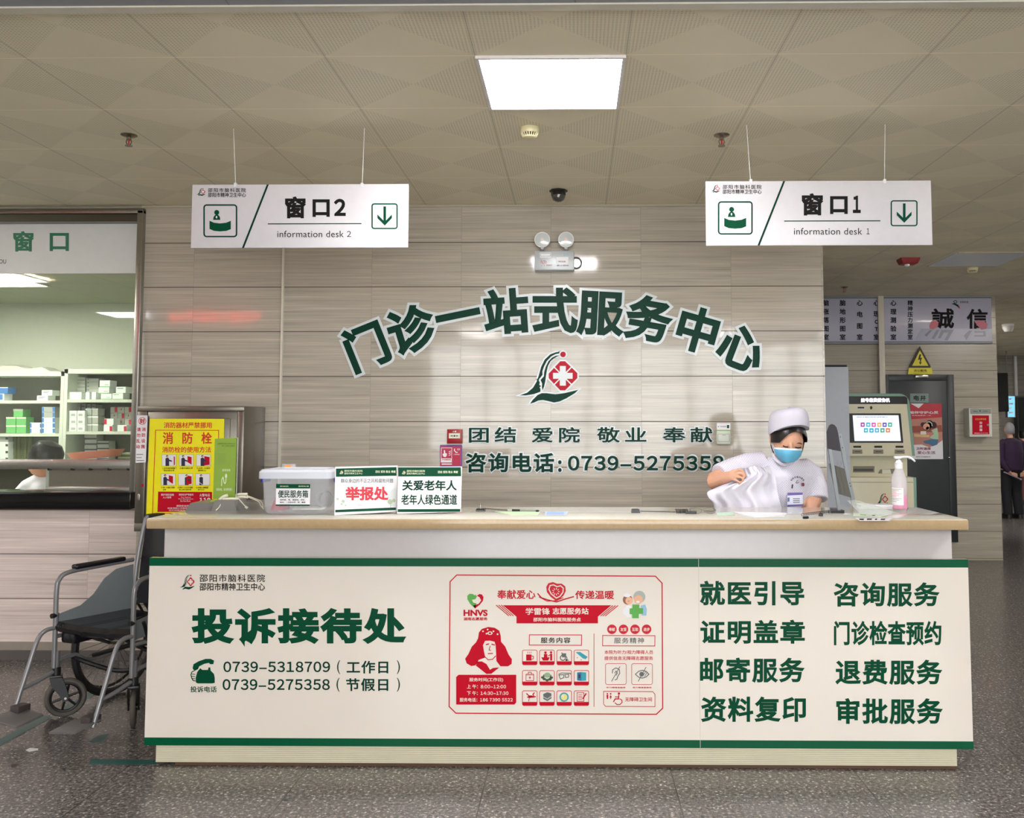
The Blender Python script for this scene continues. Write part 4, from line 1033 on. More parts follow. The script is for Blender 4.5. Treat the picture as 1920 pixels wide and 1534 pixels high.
m = MB(); SPL.poly(m, [(257, 778.5), (277, 779), (273.5, 867), (254.5, 868)], M_WHITE, .001, .002); m.build('strip', st_)
m = MB(); SPL.line(m, [(267 + 6.8 * math.cos(2 * PI * k / 24), 789.5 + 6.8 * math.sin(2 * PI * k / 24)) for k in range(24)], .8, M_REDP, .002, True)
SPL.char(m, '封', 267, 789.5, 10, M_REDP, .03, .002)
for k, (a, b) in enumerate(zip('请勿乱动', '消防设施')): SPL.char(m, a, 260.5 - .5 * k, 805.5 + 10.7 * k, 7.6, M_REDP, .02, .002); SPL.char(m, b, 269.8 - .5 * k, 805.2 + 10.7 * k, 7.6, M_REDP, .02, .002)
m.build('red_lettering', st_)
m = MB()
for y, w in ((851.5, 14), (857.5, 11), (863, 16)): SPL.rect(m, 256, y, 256 + w * .9, y + 1.2, M_GREY, .002)
m.build('date_lines', st_)

# ================================================================== things on the left half of the counter
TOP = 1.107
# charging station: a grey tray, a green acrylic stand and white leads
cs = thing('charging_station', 'grey phone charging tray with white cables at the left end of the counter', 'charging station', (-1.62, 4.56, TOP))
A = at(368, 950, 4.60); B = at(489, 950, 4.60)
M_TRAY = mat('grey_metal_tray', (132, 130, 126), .35, metal=.4)
def frustum(x0, x1, y0, y1, z0, z1, ins, material, m):
    lo = [(x0, y0, z0), (x1, y0, z0), (x1, y1, z0), (x0, y1, z0)]; hi = [(x0 + ins, y0 + ins * .6, z1), (x1 - ins, y0 + ins * .6, z1), (x1 - ins, y1, z1), (x0 + ins, y1, z1)]
    return m.loft([lo, hi], material)
m = MB(); frustum(A.x, B.x, 4.47, 4.69, TOP, TOP + .036, .02, M_TRAY, m); m.build('tray', cs)
m = MB(); frustum(at(405, 950, 4.5).x, at(452, 950, 4.5).x, 4.44, 4.60, TOP, TOP + .052, .014, M_TRAY, m); m.build('cable_hub', cs)
M_CABLE = mat('cream_cable', (232, 228, 206), .4)
def lead(pts, r, name): MB().tube(bez(pts, 6), r, M_CABLE, 8).build(name, cs)
Q = lambda x, y, Y=4.50: at(x, y, Y)
lead([Q(411, 945), Q(413, 936), Q(420, 931), Q(427, 929)], .0075, 'cable_plug'); lead([Q(418, 936), Q(432, 935.5), Q(447, 936)], .0062, 'cable_plug'); lead([Q(438, 934, 4.6), Q(445, 928, 4.6), Q(464, 927, 4.6)], .0075, 'cable_plug'); lead([Q(440, 934, 4.58), Q(452, 932, 4.58), Q(465, 933, 4.58)], .006, 'cable_plug')
lead([Q(415, 943, 4.45), Q(411, 951, 4.44), Q(405, 957, 4.42)], .0022, 'lead'); lead([Q(448, 936), Q(455, 944, 4.44), Q(462, 951, 4.42)], .0026, 'lead'); lead([Q(460, 950, 4.42), Q(464, 953, 4.42)], .006, 'lead_connector')
lead([Q(464, 930, 4.6), Q(478, 935, 4.6), Q(490, 941, 4.55), Q(493, 951, 4.5)], .0024, 'lead'); lead([Q(464, 932, 4.6), Q(484, 940, 4.56), Q(489, 948, 4.5), Q(494, 954, 4.46)], .0024, 'lead')
GS = Plane(lambda px: 4.585 - (px - 400) * .0006, .003)
sg = thing('green_display_stand', 'tall lime green acrylic stand with a plug symbol behind the white cables', 'display stand', at(420, 937, 4.58))
M_LIME = mat('lime_acrylic', (140, 172, 62), .15, coat=.3)
m = MB(); GS.poly(m, [(403, 823), (443.5, 820.5), (440.5, 935.5), (399.5, 936)], M_LIME, .001, .004); m.build('panel', sg)
m = MB(); GS.line(m, [(443.8, 820.5), (446, 822), (443, 935), (440.8, 935.5)], 1.0, mat('clear_acrylic_edge', (200, 214, 190), .1), .001); m.build('clear_edge', sg)
MB().box(at(400, 937, 4.59).x, at(442, 937, 4.59).x, 4.55, 4.64, TOP + .036, TOP + .042, M_LIME).build('foot', sg)
M_LT = mat('pale_green_lettering', (226, 238, 200), .4); M_OLT = mat('olive_lettering', (110, 136, 60), .4)
Zg = zoomer(350, 800, 510, 990, 1292)
m = MB()
for s, x0, y0, x1, y1, mm in (('共享充电', 540, 640, 662, 680, M_LT), ('扫码充电，请勿携带离开', 446, 930, 694, 975, M_LT), ('手机没电了怎么办共享充电', 466, 246, 728, 268, M_OLT), ('扫一扫即可使用', 536, 280, 724, 302, M_OLT)):
    a = Zg(x0, y0); c = Zg(x1, y1); GS.text(m, s, a[0], a[1], c[0], c[1], mm, .01, .002)
for k in range(7):
    a = Zg(470 + (k % 2) * 8, 410 + 24 * k); c = Zg(590, 414 + 24 * k); GS.rect(m, a[0], a[1], c[0], a[1] + .5, M_OLT, .002)
m.build('print_lettering', sg)
m = MB(); GS.line(m, [Zg(*p) for p in ((530, 900), (534, 800), (552, 765), (562, 800), (568, 850), (582, 862), (594, 840), (598, 770))], 1.3, M_LT, .002)
GS.poly(m, [Zg(*p) for p in ((582, 770), (584, 730), (600, 708), (614, 730), (612, 772))], M_LT, .002); m.build('plug_symbol', sg)

# storage box
sb = thing('storage_box', 'clear plastic storage box with lid and a service label on the counter', 'storage box', (-1.30, 4.36, TOP))
M_CLEAR = mat('milky_plastic', (236, 240, 250), .2, alpha=.28, var=.02)
M_LID = mat('milky_lid', (236, 240, 248), .25, alpha=.7, var=.02)
bx0, bx1 = at(494, 968, 4.27).x, at(613, 968, 4.27).x; by0, by1 = 4.27, 4.50
tx0, tx1 = at(489, 897, 4.262).x, at(616, 897, 4.262).x; zt = at(550, 896, 4.26).z
def rr(x0, x1, y0, y1, z, r=.025, n=4):
    out = []
    for cx, cy, a0 in ((x1 - r, y1 - r, 0), (x0 + r, y1 - r, PI / 2), (x0 + r, y0 + r, PI), (x1 - r, y0 + r, 1.5 * PI)):
        for k in range(n + 1): a = a0 + PI / 2 * k / n; out.append((cx + r * math.cos(a), cy + r * math.sin(a), z))
    return out
m = MB(); m.loft([rr(bx0 + .01, bx1 - .01, by0 + .01, by1 - .01, TOP + .002), rr(bx0, bx1, by0, by1, TOP + .016), rr(tx0, tx1, by0 - .008, by1 + .01, zt)], M_CLEAR, True); m.build('tub', sb)
zl = at(550, 880.5, 4.26).z
m = MB(); m.loft([rr(tx0 - .012, tx1 + .014, by0 - .02, by1 + .022, zt - .004), rr(tx0 - .012, tx1 + .014, by0 - .02, by1 + .022, zl - .012), rr(tx0 - .002, tx1 + .004, by0 - .008, by1 + .012, zl), rr(tx0 + .02, tx1 - .02, by0 + .02, by1 - .016, zl + .002), rr(tx0 + .03, tx1 - .03, by0 + .03, by1 - .026, zl - .006)], M_LID, True); m.build('lid', sb)
M_BLUE = mat('blue_clip', (40, 40, 168), .35)
for x, s in ((tx0 - .014, 1), (tx1 + .016, -1)):
    MB().box(x - .008, x + .010, 4.32, 4.42, zt - .026, zt + .006, M_BLUE, .006).build('clip', sb)
LB = Plane(4.258, .0008); Zb = zoomer(480, 850, 650, 980, 1920)
lb = thing('box_label', '', None); del lb['label']; lb.parent = sb; lb.location = -Vector(sb.location)
q = lambda L: [Zb(*p) for p in L]
m = MB(); LB.poly(m, q([(430, 648), (1152, 654), (1142, 1112), (416, 1108)]), M_WHITE, .001); m.build('card', lb)
m = MB(); LB.poly(m, q([(430, 648), (1152, 654), (1148, 744), (426, 742)]), M_GREEN, .002); LB.poly(m, q([(418, 1084), (1142, 1086), (1140, 1114), (416, 1110)]), M_GREEND, .002); m.build('green_band', lb)
m = MB(); a = Zb(468, 782); c = Zb(1106, 942); LB.text(m, '便民服务箱', a[0], a[1], c[0], c[1], M_GREEND, .018, .002)
for s, y in (('指甲剪、笔、便签纸、拐杖、', 984), ('雨伞、一次性水杯、线、糖果', 1036)): a = Zb(510, y - 14); c = Zb(1048, y + 18); LB.text(m, s, a[0], a[1], c[0], c[1], M_BLACK, .015, .002)
for s, x0, x1 in (('邵阳市脑科医院', 512, 690), ('团结 爱院 敬业 奉献', 906, 1120)): a = Zb(x0, 684); c = Zb(x1, 712); LB.text(m, s, a[0], a[1], c[0], c[1], M_LT, .01, .003)
m.build('label_lettering', lb)
m = MB(); A = at(511, 966, 4.36); B = at(540, 930, 4.36)
m.loft([rr(A.x, B.x, 4.30, 4.42, TOP + .018), rr(A.x + .01, B.x - .004, 4.31, 4.41, TOP + .05), rr(A.x + .022, B.x - .022, 4.33, 4.39, TOP + .085, .012)], mat('red_bag', (190, 40, 66), .5, bump=.3)); tag(m.build('packet'), 'red packet inside the clear storage box', 'packet')
m = MB()
for k in range(9): m.torus((-1.205 + .006 * math.sin(k), 4.385 + .004 * k, TOP + .062), .034 + .003 * math.sin(2 * k), .0032, mat('grey_cord', (178, 178, 172), .5), (.25, 1, .1 * math.sin(3 * k)), 22, 6)
tag(m.build('cord_coil'), 'coiled grey cord inside the clear storage box', 'cord')
m = MB().box(-1.33, -1.19, 4.31, 4.46, TOP + .019, TOP + .027, M_BCR, .003); tag(m.build('paper_pad'), 'pale paper pad lying flat in the clear storage box', 'paper')

# two printed stand signs
def stand_sign(cor, Yl, Yr, label, zx, body):
    xs = [c[0] for c in cor]; x0, x1 = min(xs), max(xs)
    f = lambda px: Yl + (Yr - Yl) * (px - x0) / (x1 - x0)
    pl = Plane(f, .0008)
    b = pl.P(cor[3][0], cor[3][1]); c = pl.P(cor[2][0], cor[2][1])
    t = thing('stand_sign', label, 'sign', ((b.x + c.x) / 2, (b.y + c.y) / 2, TOP))
    m = MB(); pl.poly(m, cor, M_WHITE, 0, .008); m.build('panel', t)
    mid = [(cor[3][0] + 12, cor[3][1] - 30), (cor[2][0] - 12, cor[2][1] - 30)]
    m = MB(); p = pl.P(*mid[0]); q_ = pl.P(*mid[1]); p.y += .009; q_.y += .009
    zb = TOP + .001
    m.loft([[p, q_, q_ + Vector((0, .003, 0)), p + Vector((0, .003, 0))], [Vector((p.x, p.y + .09, zb)), Vector((q_.x, q_.y + .09, zb)), Vector((q_.x, q_.y + .094, zb)), Vector((p.x, p.y + .094, zb))]], M_WHITE); m.build('rear_strut', t)
    body(pl, t, zx); return t
Zs = zoomer(440, 780, 900, 1000, 1920)
def stxt(pl, m, zx, s, x0, y0, x1, y1, mm, b=.02, off=.0016): a = zx(x0, y0); c = zx(x1, y1); pl.text(m, s, a[0], a[1], c[0], c[1], mm, b, off)
def bands(pl, t, zx, tb, bb, lx, off):
    m = MB(); pl.poly(m, [zx(*p) for p in tb], M_GREEN, .001); m.build('green_band', t)
    m = MB(); pl.poly(m, [zx(*p) for p in bb], M_GREEN, .001); m.build('green_band', t)
    a = zx(lx[0], lx[1]); c = zx(lx[0] + 34, lx[1] + 30)
    emblem(pl, a[0], a[1], c[0], c[1], M_LT, mat('orange_print', (240, 150, 60), .4), M_WHITE, 'emblem', t, .0018)
    m = MB(); stxt(pl, m, zx, '邵阳市脑科医院', lx[0] + 40, lx[1] - 4, lx[0] + 184, lx[1] + 12, M_LT, .012); stxt(pl, m, zx, '邵阳市精神卫生中心', lx[0] + 40, lx[1] + 16, lx[0] + 184, lx[1] + 32, M_LT, .012)
    stxt(pl, m, zx, '团结 爱院 敬业 奉献', lx[0] + 285, lx[1] + 2 + off, lx[0] + 442, lx[1] + 22 + off, M_LT, .02); m.build('band_lettering', t)
def report(pl, t, zx):
    bands(pl, t, zx, [(793, 412), (1266, 400), (1268, 468), (793, 476)], [(788, 735), (1262, 716), (1262, 736), (788, 755)], (818, 426), -2)
    m = MB(); stxt(pl, m, zx, '群众身边的不正之风和腐败问题', 832, 490, 1242, 524, M_GREY, .006); m.build('small_lettering', t)
    m = MB(); stxt(pl, m, zx, '举报处', 864, 552, 1205, 662, mat('crimson_print', (206, 16, 44), .35), .04); m.build('red_lettering', t)
    m = MB(); gg = mat('pale_landscape_print', (206, 214, 206), .5)
    pl.poly(m, [zx(*p) for p in ((792, 600), (840, 575), (880, 610), (930, 660), (1000, 690), (880, 720), (792, 728))], mat('pale_hill_print', (222, 226, 226), .5), .0009)
    for x, y, r in ((806, 650, 9), (850, 668, 12), (868, 700, 7), (838, 690, 8)): a = zx(x, y); pl.circ(m, a[0], a[1], r * .2396, mat('pale_leaf_print', (176, 192, 160), .5), .0012, 10)
    pl.line(m, [zx(964, 696), zx(992, 699)], .5, M_GREY, .0012); m.build('printed_hills', t); m = MB()
    pl.poly(m, [zx(*p) for p in ((1262, 560), (1225, 580), (1190, 640), (1150, 690), (1262, 712))], mat('pale_hill_print', (222, 226, 226), .5), .0009)
    for x, y, r in ((1216, 672, 20), (1246, 662, 14)): a = zx(x, y); pl.circ(m, a[0], a[1], r * .2396, mat('pale_leaf_print', (176, 192, 160), .5), .0012, 10)
    pl.line(m, [zx(1222, 680), zx(1220, 716)], .6, M_GREY, .0012); m.build('printed_tree', t)
def elders(pl, t, zx):
    bands(pl, t, zx, [(1280, 402), (1770, 402), (1772, 472), (1281, 474)], [(1277, 730), (1766, 728), (1766, 750), (1276, 752)], (1306, 427), 0)
    m = MB(); stxt(pl, m, zx, '关爱老年人', 1310, 502, 1740, 584, M_GREEND, .028); m.build('main_lettering', t)
    m = MB(); stxt(pl, m, zx, '老年人绿色通道', 1303, 614, 1742, 696, M_GREEND, .02); m.build('main_lettering', t)
stand_sign([(628.5, 875.5), (745.5, 873), (743.5, 959.5), (627, 966.5)], 4.24, 4.34, 'white stand sign with three big red characters beside the storage box', Zs, report)
stand_sign([(746.5, 875), (866, 875), (864, 960), (744.5, 963.5)], 4.30, 4.36, 'white stand sign with two lines of green characters on the counter', Zs, elders)

# ================================================================== the nurse behind the counter
NY = 4.92
nurse = thing('person', 'nurse in white uniform, cap and blue mask folding a white garment behind the desk', 'person', (at(1460, 900, 5.0).x, 5.0, 0))
P = lambda x, y, d=0.0: at(x, y, NY + d)
M_UNI = N('nurse_uniform')
def _uni(w):
    p, s = w.pos(); b = w.b
    ns = w.noise(p, 7, 2)
    du = w.math('SUBTRACT', w.math('FRACT', w.math('MULTIPLY', w.math('ADD', s[0], s[2]), 78)), .5); dv = w.math('SUBTRACT', w.math('FRACT', w.math('MULTIPLY', w.math('SUBTRACT', s[0], s[2]), 78)), .5)
    r2 = w.math('ADD', w.math('MULTIPLY', du, du), w.math('MULTIPLY', dv, dv))
    dot = w.math('MULTIPLY', w.math('LESS_THAN', r2, .05), w.math('GREATER_THAN', ns, .43))
    w.l(w.mix(w.math('MULTIPLY', dot, .55), lin((216, 213, 224)), lin((138, 130, 160))), b.inputs['Base Color'])
    b.inputs['Roughness'].default_value = .7
    w.bump(w.noise(p, 18, 3), .5, .006)
    return w.m
M_UNI = _uni(M_UNI)
# body: head, neck, arms and hands in one skin
m = MB()
hc = P(1476.5, 827)
m.ball(hc, (.081, .104, .118), M_SKIN, 24, 16)
m.ball(P(1476, 845, -.042), (.056, .058, .058), M_SKIN, 18, 12)            # jaw and chin
m.ball(P(1482, 838, -.098), (.014, .020, .026), M_SKIN, 10, 8)              # nose
for x, s in ((1447, 1),): m.ball(P(x, 823, .02), (.014, .026, .034), M_SKIN, 10, 8)
m.tube([P(1474, 842, .04), P(1466, 862, .06), P(1463, 882, .07)], [.056, .054, .075], M_SKIN, 14)
m.tube([P(1408, 878, .06), P(1368, 888, .0), P(1336, 903, -.06)], [.058, .052, .046], M_SKIN, 14)
m.tube([P(1336, 904, -.06), P(1350, 900, -.10), P(1364, 894, -.155), P(1372, 892, -.175)], [.044, .037, .027, .024], M_SKIN, 14)
H = lambda x, y, d=0.0: at(x, y, 4.735 + d)
m.ball(H(1373.5, 891.5, .004), (.026, .017, .027), M_SKIN, 14, 10)
m.tube([H(1370, 889, .006), H(1376, 884.5, .002), H(1380, 883, 0)], [.016, .013, .0095], M_SKIN, 10)
for pts, r in ((((1378, 884), (1386, 880.5), (1393, 884), (1398.5, 891.5)), .0078), (((1379, 889), (1389.5, 887.5), (1395.5, 892.5), (1393, 897.5)), .0078), (((1378, 894.5), (1388, 895), (1393.5, 899.5), (1389.5, 904)), .0074), (((1375.5, 899.5), (1383.5, 902.5), (1388, 906), (1384, 910)), .0066)):
    q = [H(x, y, (-.006, -.016, -.017, -.010)[k]) for k, (x, y) in enumerate(pts)]
    m.tube(bez(q, 4), [r * (1 - .22 * k / 12) for k in range(13)], M_SKIN, 9)
m.tube(bez([H(1372, 887, .016), H(1382, 890, .022), H(1391, 892, .014), H(1398, 893.5, .004)], 4), [.0105 - .003 * k / 12 for k in range(13)], M_SKIN, 9)
m.tube([P(1518, 890, .08), P(1527, 925, .04), P(1524, 942, .0)], [.055, .050, .044], M_SKIN, 14)
m.tube([P(1524, 940, .0), P(1516, 958, -.03), P(1508, 976, -.05), P(1500, 984, -.06)], [.045, .041, .032, .026], M_SKIN, 14)
m.ball(P(1496, 988, -.07), (.036, .03, .018), M_SKIN, 12, 8)
for k in range(5): m.tube([P(1494 - 2 * k, 987, -.07), P(1484 - 2 * k, 989 + k, -.09 + .01 * k), P(1479 - 2 * k, 992 + k, -.10 + .012 * k)], [.009, .0085, .007], M_SKIN, 7)
m.tube([P(1463, 880, .07), P(1460, 960, .1), P(1458, 1010, .12)], [.07, .12, .12], M_SKIN, 14)
cx, cy = P(1458, 1010, .12).x, NY + .12
for s in (-1, 1): m.tube([(cx + s * .08, cy, .92), (cx + s * .085, cy - .01, .5), (cx + s * .09, cy + .02, .09), (cx + s * .09, cy + .01, .03)], [.085, .055, .038, .045], M_SKIN, 12)
remesh(m.build('body', nurse), .0036, 4)
m = MB()
for s in (-1, 1): m.loft([rr(cx + s * .09 - .045, cx + s * .09 + .045, cy - .17, cy + .08, 0, .04), rr(cx + s * .09 - .044, cx + s * .09 + .044, cy - .165, cy + .078, .04, .04), rr(cx + s * .09 - .034, cx + s * .09 + .034, cy - .06, cy + .07, .075, .03)], M_WHITE)
m.build('shoe', nurse)
# closed eyes and brows
m = MB()
HP = lambda x, y: at(x, y, NY - .104 + .9 * (abs(x - 1486) / 40) ** 2 * .1)
for L in (((1468, 836), (1473, 838), (1479, 838)), ((1491, 839), (1497, 840), (1502, 839))): m.tube(bez([HP(*p) for p in L], 4), .0030, M_HAIR, 6)
m.build('eyelash', nurse)
m = MB()
for L in (((1465, 829), (1474, 827), (1481, 830)), ((1492, 832), (1499, 831), (1505, 833))): m.tube(bez([HP(x, y) + Vector((0, .006, 0)) for x, y in L], 4), [.0012] + [.003] * 6 + [.002, .001], mat('brow', (88, 60, 48), .6), 6)
m.build('eyebrow', nurse)
# hair: a close shell over the skull, open at the face, parted in the middle
m = MB()
def keep(v):
    if v.y > -.015: return v.z > (-.075 if v.y > .03 else -.012)
    xx = (v.x - .018) / .078
    return v.z > .046 - .050 * xx * xx and v.z > -.012
hh = P(1479, 826)
m.add(*hair_shell(hh + Vector((0, .003, .002)), (.0965, .116, .126), keep, 144, 30), M_HAIR)
m.ball(P(1474, 838, .118), (.052, .045, .05), M_HAIR, 14, 10)
m.build('hair', nurse)
# cap
m = MB(); rings = []
cc = P(1479, 800); 
for zz, sxx, syy, lift in ((0, 1.0, 1.0, 1.0), (.018, 1.02, 1.02, .9), (.05, 1.0, 1.0, .6), (.085, .93, .95, .35), (.106, .80, .84, .2), (.116, .55, .6, .1), (.119, .05, .05, 0)):
    ring = []
    for k in range(40):
        a = 2 * PI * k / 40
        x, y = .106 * sxx * math.cos(a), .124 * syy * math.sin(a)
        front = max(0, -math.sin(a))
        z = zz - .020 + lift * (.040 * front ** 1.2 - .012) + (.012 * math.cos(a) * (1 - zz * 4))
        ring.append(Vector((cc.x + x, cc.y + y + .004, cc.z + z)))
    rings.append(ring)
m.loft(rings, mat('nurse_cap_white', (206, 203, 216), .7)); m.build('cap', nurse, angle=60)
# mask with pleats
M_MASK = mat('mask_blue', (104, 186, 222), .6); M_MASKW = mat('mask_white_edge', (226, 236, 240), .6)
rows = [((1450.5, 839), (1504.5, 842), 0.0), ((1451, 842), (1504.5, 845), .2), ((1452.5, 847), (1503, 850), .45), ((1455, 853.5), (1502, 855), .7), ((1459.5, 860), (1497, 861), .9), ((1465, 865), (1490, 866), 1.0)]
grid = []
for (l, r, v) in rows:
    row = []
    for k in range(13):
        u = k / 6 - 1
        x = l[0] + (r[0] - l[0]) * k / 12; y = l[1] + (r[1] - l[1]) * k / 12 + (1 - u * u) * 2.2 * v
        d = -.124 - .016 * math.sin(PI * min(v, .9)) + .070 * abs(u) ** 2.2 + .014 * v ** 2 + .0018 * math.sin(v * 26)
        row.append(at(x, y, NY + d))
    grid.append(row)
rings = []
for row in grid: rings.append(row + [p + Vector((0, .004, 0)) for p in reversed(row)])
m = MB(); m.loft(rings[1:], M_MASK); m.loft(rings[:2], M_MASKW); mk = m.build('mask', nurse, angle=50)
m = MB()
for L in (((1451, 840), (1449, 832), (1447, 824)), ((1457, 856), (1451, 846), (1447.5, 836), (1446, 828))): m.tube(bez([at(x, y, NY - .055 + (1457 - x) * .006) for x, y in L], 4), .0018, M_MASKW, 6)
m.build('ear_loop', mk)
# uniform: torso and short sleeves
m = MB()
def ell(x, y, d, rx, ry, n=24):
    c = P(x, y, d); return [Vector((c.x + rx * math.cos(2 * PI * k / n), c.y + ry * math.sin(2 * PI * k / n), c.z)) for k in range(n)]
m.loft([ell(1464, 856, .06, .064, .062), ell(1463, 864, .065, .105, .075), ell(1462, 874, .07, .175, .10), ell(1461, 892, .07, .205, .122), ell(1459, 925, .08, .195, .132), ell(1457, 965, .10, .180, .128), ell(1456, 1010, .12, .178, .13), ell(1456, 1080, .13, .20, .15), ell(1456, 1180, .13, .23, .17)], M_UNI)
m.tube([P(1432, 872, .07), P(1404, 876, .055), P(1376, 884, .012), P(1349, 894, -.035)], [.075, .078, .074, .070], M_UNI, 20)
m.tube([P(1490, 880, .08), P(1506, 880, .08), P(1519, 891, .078), P(1526, 912, .05), P(1529, 938, .02)], [.05, .066, .072, .070, .068], M_UNI, 20)
remesh(m.build('uniform', nurse), .0075, 4)
m = MB(); m.tube([p for p in bez([P(1449, 852, .02), P(1456, 864, -.035), P(1470, 871, -.045), P(1486, 866, -.035), P(1492, 856, .03)], 5)], .010, M_UNI, 8); m.build('collar', nurse)
# badge, pocket pens and chest print
BPn = Plane(4.845, .001); Zn = zoomer(1310, 750, 1550, 980, 1601); q = lambda L: [Zn(*p) for p in L]
M_PUR = mat('badge_purple', (104, 84, 160), .4)
bd = MB(); BPn.poly(bd, q([(1112, 1160), (1300, 1158), (1306, 1322), (1108, 1334)]), mat('badge_card', (226, 228, 244), .25), 0, .002)
BPn.poly(bd, q([(1112, 1160), (1300, 1158), (1300, 1186), (1112, 1196)]), M_PUR, .0008); BPn.poly(bd, q([(1110, 1312), (1306, 1304), (1306, 1322), (1108, 1334)]), M_PUR, .0008); BPn.poly(bd, q([(1112, 1222), (1136, 1220), (1136, 1270), (1112, 1274)]), mat('badge_photo', (96, 104, 168), .4), .0008)
for y in (1232, 1256, 1278): BPn.poly(bd, q([(1180, y), (1264, y - 2), (1264, y + 8), (1180, y + 10)]), M_GREY, .0008)
bd.build('name_badge', nurse)
m = MB()
for k, c in enumerate('邵阳市脑科医院'):
    a = math.radians(-62 + 124 * k / 6); z = Zn(1236 + 84 * math.sin(a), 1036 - 72 * math.cos(a)); BPn.char(m, c, z[0], z[1], 3.6, M_NAVY, .02, 0, -a)
m.build('chest_lettering', nurse)
emblem(BPn, *Zn(1204, 1000), *Zn(1258, 1046), M_NAVY, M_NAVY, M_WHITE, 'chest_emblem', nurse, .0002)
MB().box(*(lambda a, b: (a.x, b.x, 4.835, 4.845, b.z, a.z))(at(*Zn(1286, 1038), 4.84), at(*Zn(1320, 1078), 4.84)), mat('maroon_clip', (104, 24, 44), .4), .002).build('pen_clip', nurse)
a, b_ = at(*Zn(1174, 1056), 4.84), at(*Zn(1168, 1106), 4.84); MB().cyl(a, b_, .0035, M_DARK, n=8).build('pen', nurse)

# the garment in her hand
rows = [((1395, 876), (1441, 874)), ((1397, 884), (1447, 879)), ((1397, 892), (1452, 890)), ((1362, 906), (1455, 904)), ((1338, 916), (1456, 912)), ((1326.5, 923), (1457, 921)), ((1329.5, 934), (1460, 933)), ((1338, 944), (1463, 944)), ((1340, 960), (1469, 960)), ((1339, 967), (1474, 969)), ((1340, 972), (1474, 974))]
rows = [(Vector((l[0], l[1], 0)), Vector((r[0], r[1], 0))) for l, r in rows]
Ls = bez([a for a, b in rows], 4); Rs = bez([b for a, b in rows], 4)
rings = []; nv = len(Ls)
for i, (l, r) in enumerate(zip(Ls, Rs)):
    v = i / (nv - 1); row = []
    for k in range(41):
        u = k / 40
        x = l.x + (r.x - l.x) * u; y = l.y + (r.y - l.y) * u
        y += 2.0 * math.sin(u * 9 + 1) * (1 - v)
        d = .014 * math.sin(u * 15 + 2.2 * v) * (.35 + .65 * v) + .009 * math.sin(u * 31 - 3 * v) + .010 * math.sin(v * 8 + u * 6) - .030 * math.sin(PI * u)
        if v < .35: d += .012 * math.sin(u * 22) * (.35 - v) / .35
        row.append(at(x, y, 4.77 + d - .012))
    rings.append(row + [p + Vector((0, .012, 0)) for p in reversed(row)])
m = MB().loft(rings, mat('white_garment_cotton', (220, 217, 228), .75, bump=.08))
tag(m.build('garment', angle=70), 'folded white cotton garment held up in the hand of the nurse', 'garment')

# ================================================================== small things on the right half of the counter
def czn(px, py): return onz(px, py, TOP)
def coil(a, b, r, turns, name, parent, wire=.0011, sag=0.0, material=M_DARK):
    a, b = Vector(a), Vector(b); d = (b - a); n = turns * 12; u = d.normalized(); w1 = u.orthogonal().normalized(); w2 = u.cross(w1)
    MB().tube([a + d * (k / n) + (w1 * math.cos(2 * PI * k / 12) + w2 * math.sin(2 * PI * k / 12)) * r + Vector((0, 0, sag * math.sin(PI * k / n))) for k in range(n + 1)], wire, material, 5).build(name, parent)
def pen_stand(px0, px1, py0, py1, Y, label, nub):
    a, b = at(px0, py1, Y), at(px1, py0, Y); h = b.z - TOP
    t = thing('pen_stand', label, 'pen stand', ((a.x + b.x) / 2, Y, TOP))
    m = MB(); frustum(a.x, b.x, Y - .02, Y + .03, TOP, TOP + h, .004, M_DARK, m); m.build('base', t)
    if nub:
        c = (a.x + b.x) / 2; MB().cyl((c, Y, TOP + h), (c, Y, TOP + h + .018), .0035, M_STEEL, n=10).cyl((c, Y, TOP + h + .018), (c, Y, TOP + h + .024), .006, M_STEELD, n=10).build('post', t)
    return t, b.x
t, x = pen_stand(892.5, 910, 953.5, 964, 4.52, 'black pen stand with short metal post beside the elders stand sign', True)
coil((x, 4.50, TOP + .010), (x + .115, 4.46, TOP + .006), .0024, 30, 'cord', t)
a = Vector((x + .115, 4.455, TOP + .006)); b_ = a + Vector((.145, -.035, 0))
m = MB().tube([a, a + (b_ - a) * .15], .0045, mat('pen_clear', (190, 194, 190), .2), 10); m.build('pen_barrel', t)
MB().tube([a + (b_ - a) * .15, a + (b_ - a) * .42], .0055, M_DARK, 10).build('pen_grip', t)
MB().tube([a + (b_ - a) * .42, a + (b_ - a) * .55, a + (b_ - a) * .93], [.0045, .0035, .003], M_STEEL, 10).build('pen_refill', t); MB().ball(b_, (.010, .007, .0055), M_DARK, 10, 8).build('pen_cap', t)
t, x = pen_stand(1183.5, 1200, 955, 966, 4.40, 'black pen stand in the middle of the counter top', False)
coil((x, 4.39, TOP + .008), (x + .165, 4.37, TOP + .006), .002, 34, 'cord', t); coil((x + .165, 4.36, TOP + .011), (x + .225, 4.37, TOP + .010), .009, 9, 'cord', t, .002)
MB().tube([(x + .21, 4.35, TOP + .006), (x + .262, 4.345, TOP + .007)], .006, M_DARK, 10).build('pen', t)
gl = thing('spectacles', 'thin metal framed reading glasses lying on the counter beside the garment', 'glasses', (czn(1318, 966).x, 4.37, TOP))
for px in (1304.5, 1331):
    c = at(px, 963, 4.36); MB().tube([(c.x + .028 * math.cos(2 * PI * k / 30), 4.36 + .012 * math.sin(2 * PI * k / 30), TOP + .014 + .0125 * math.sin(2 * PI * k / 30)) for k in range(30)], .0014, M_STEELD, 6, closed=True).build('rim', gl)
    MB().loft([[Vector((c.x + .027 * math.cos(2 * PI * k / 30), 4.36 + .0115 * math.sin(2 * PI * k / 30) + d, TOP + .014 + .012 * math.sin(2 * PI * k / 30))) for k in range(30)] for d in (0, .001)], M_GLASS).build('lens', gl)
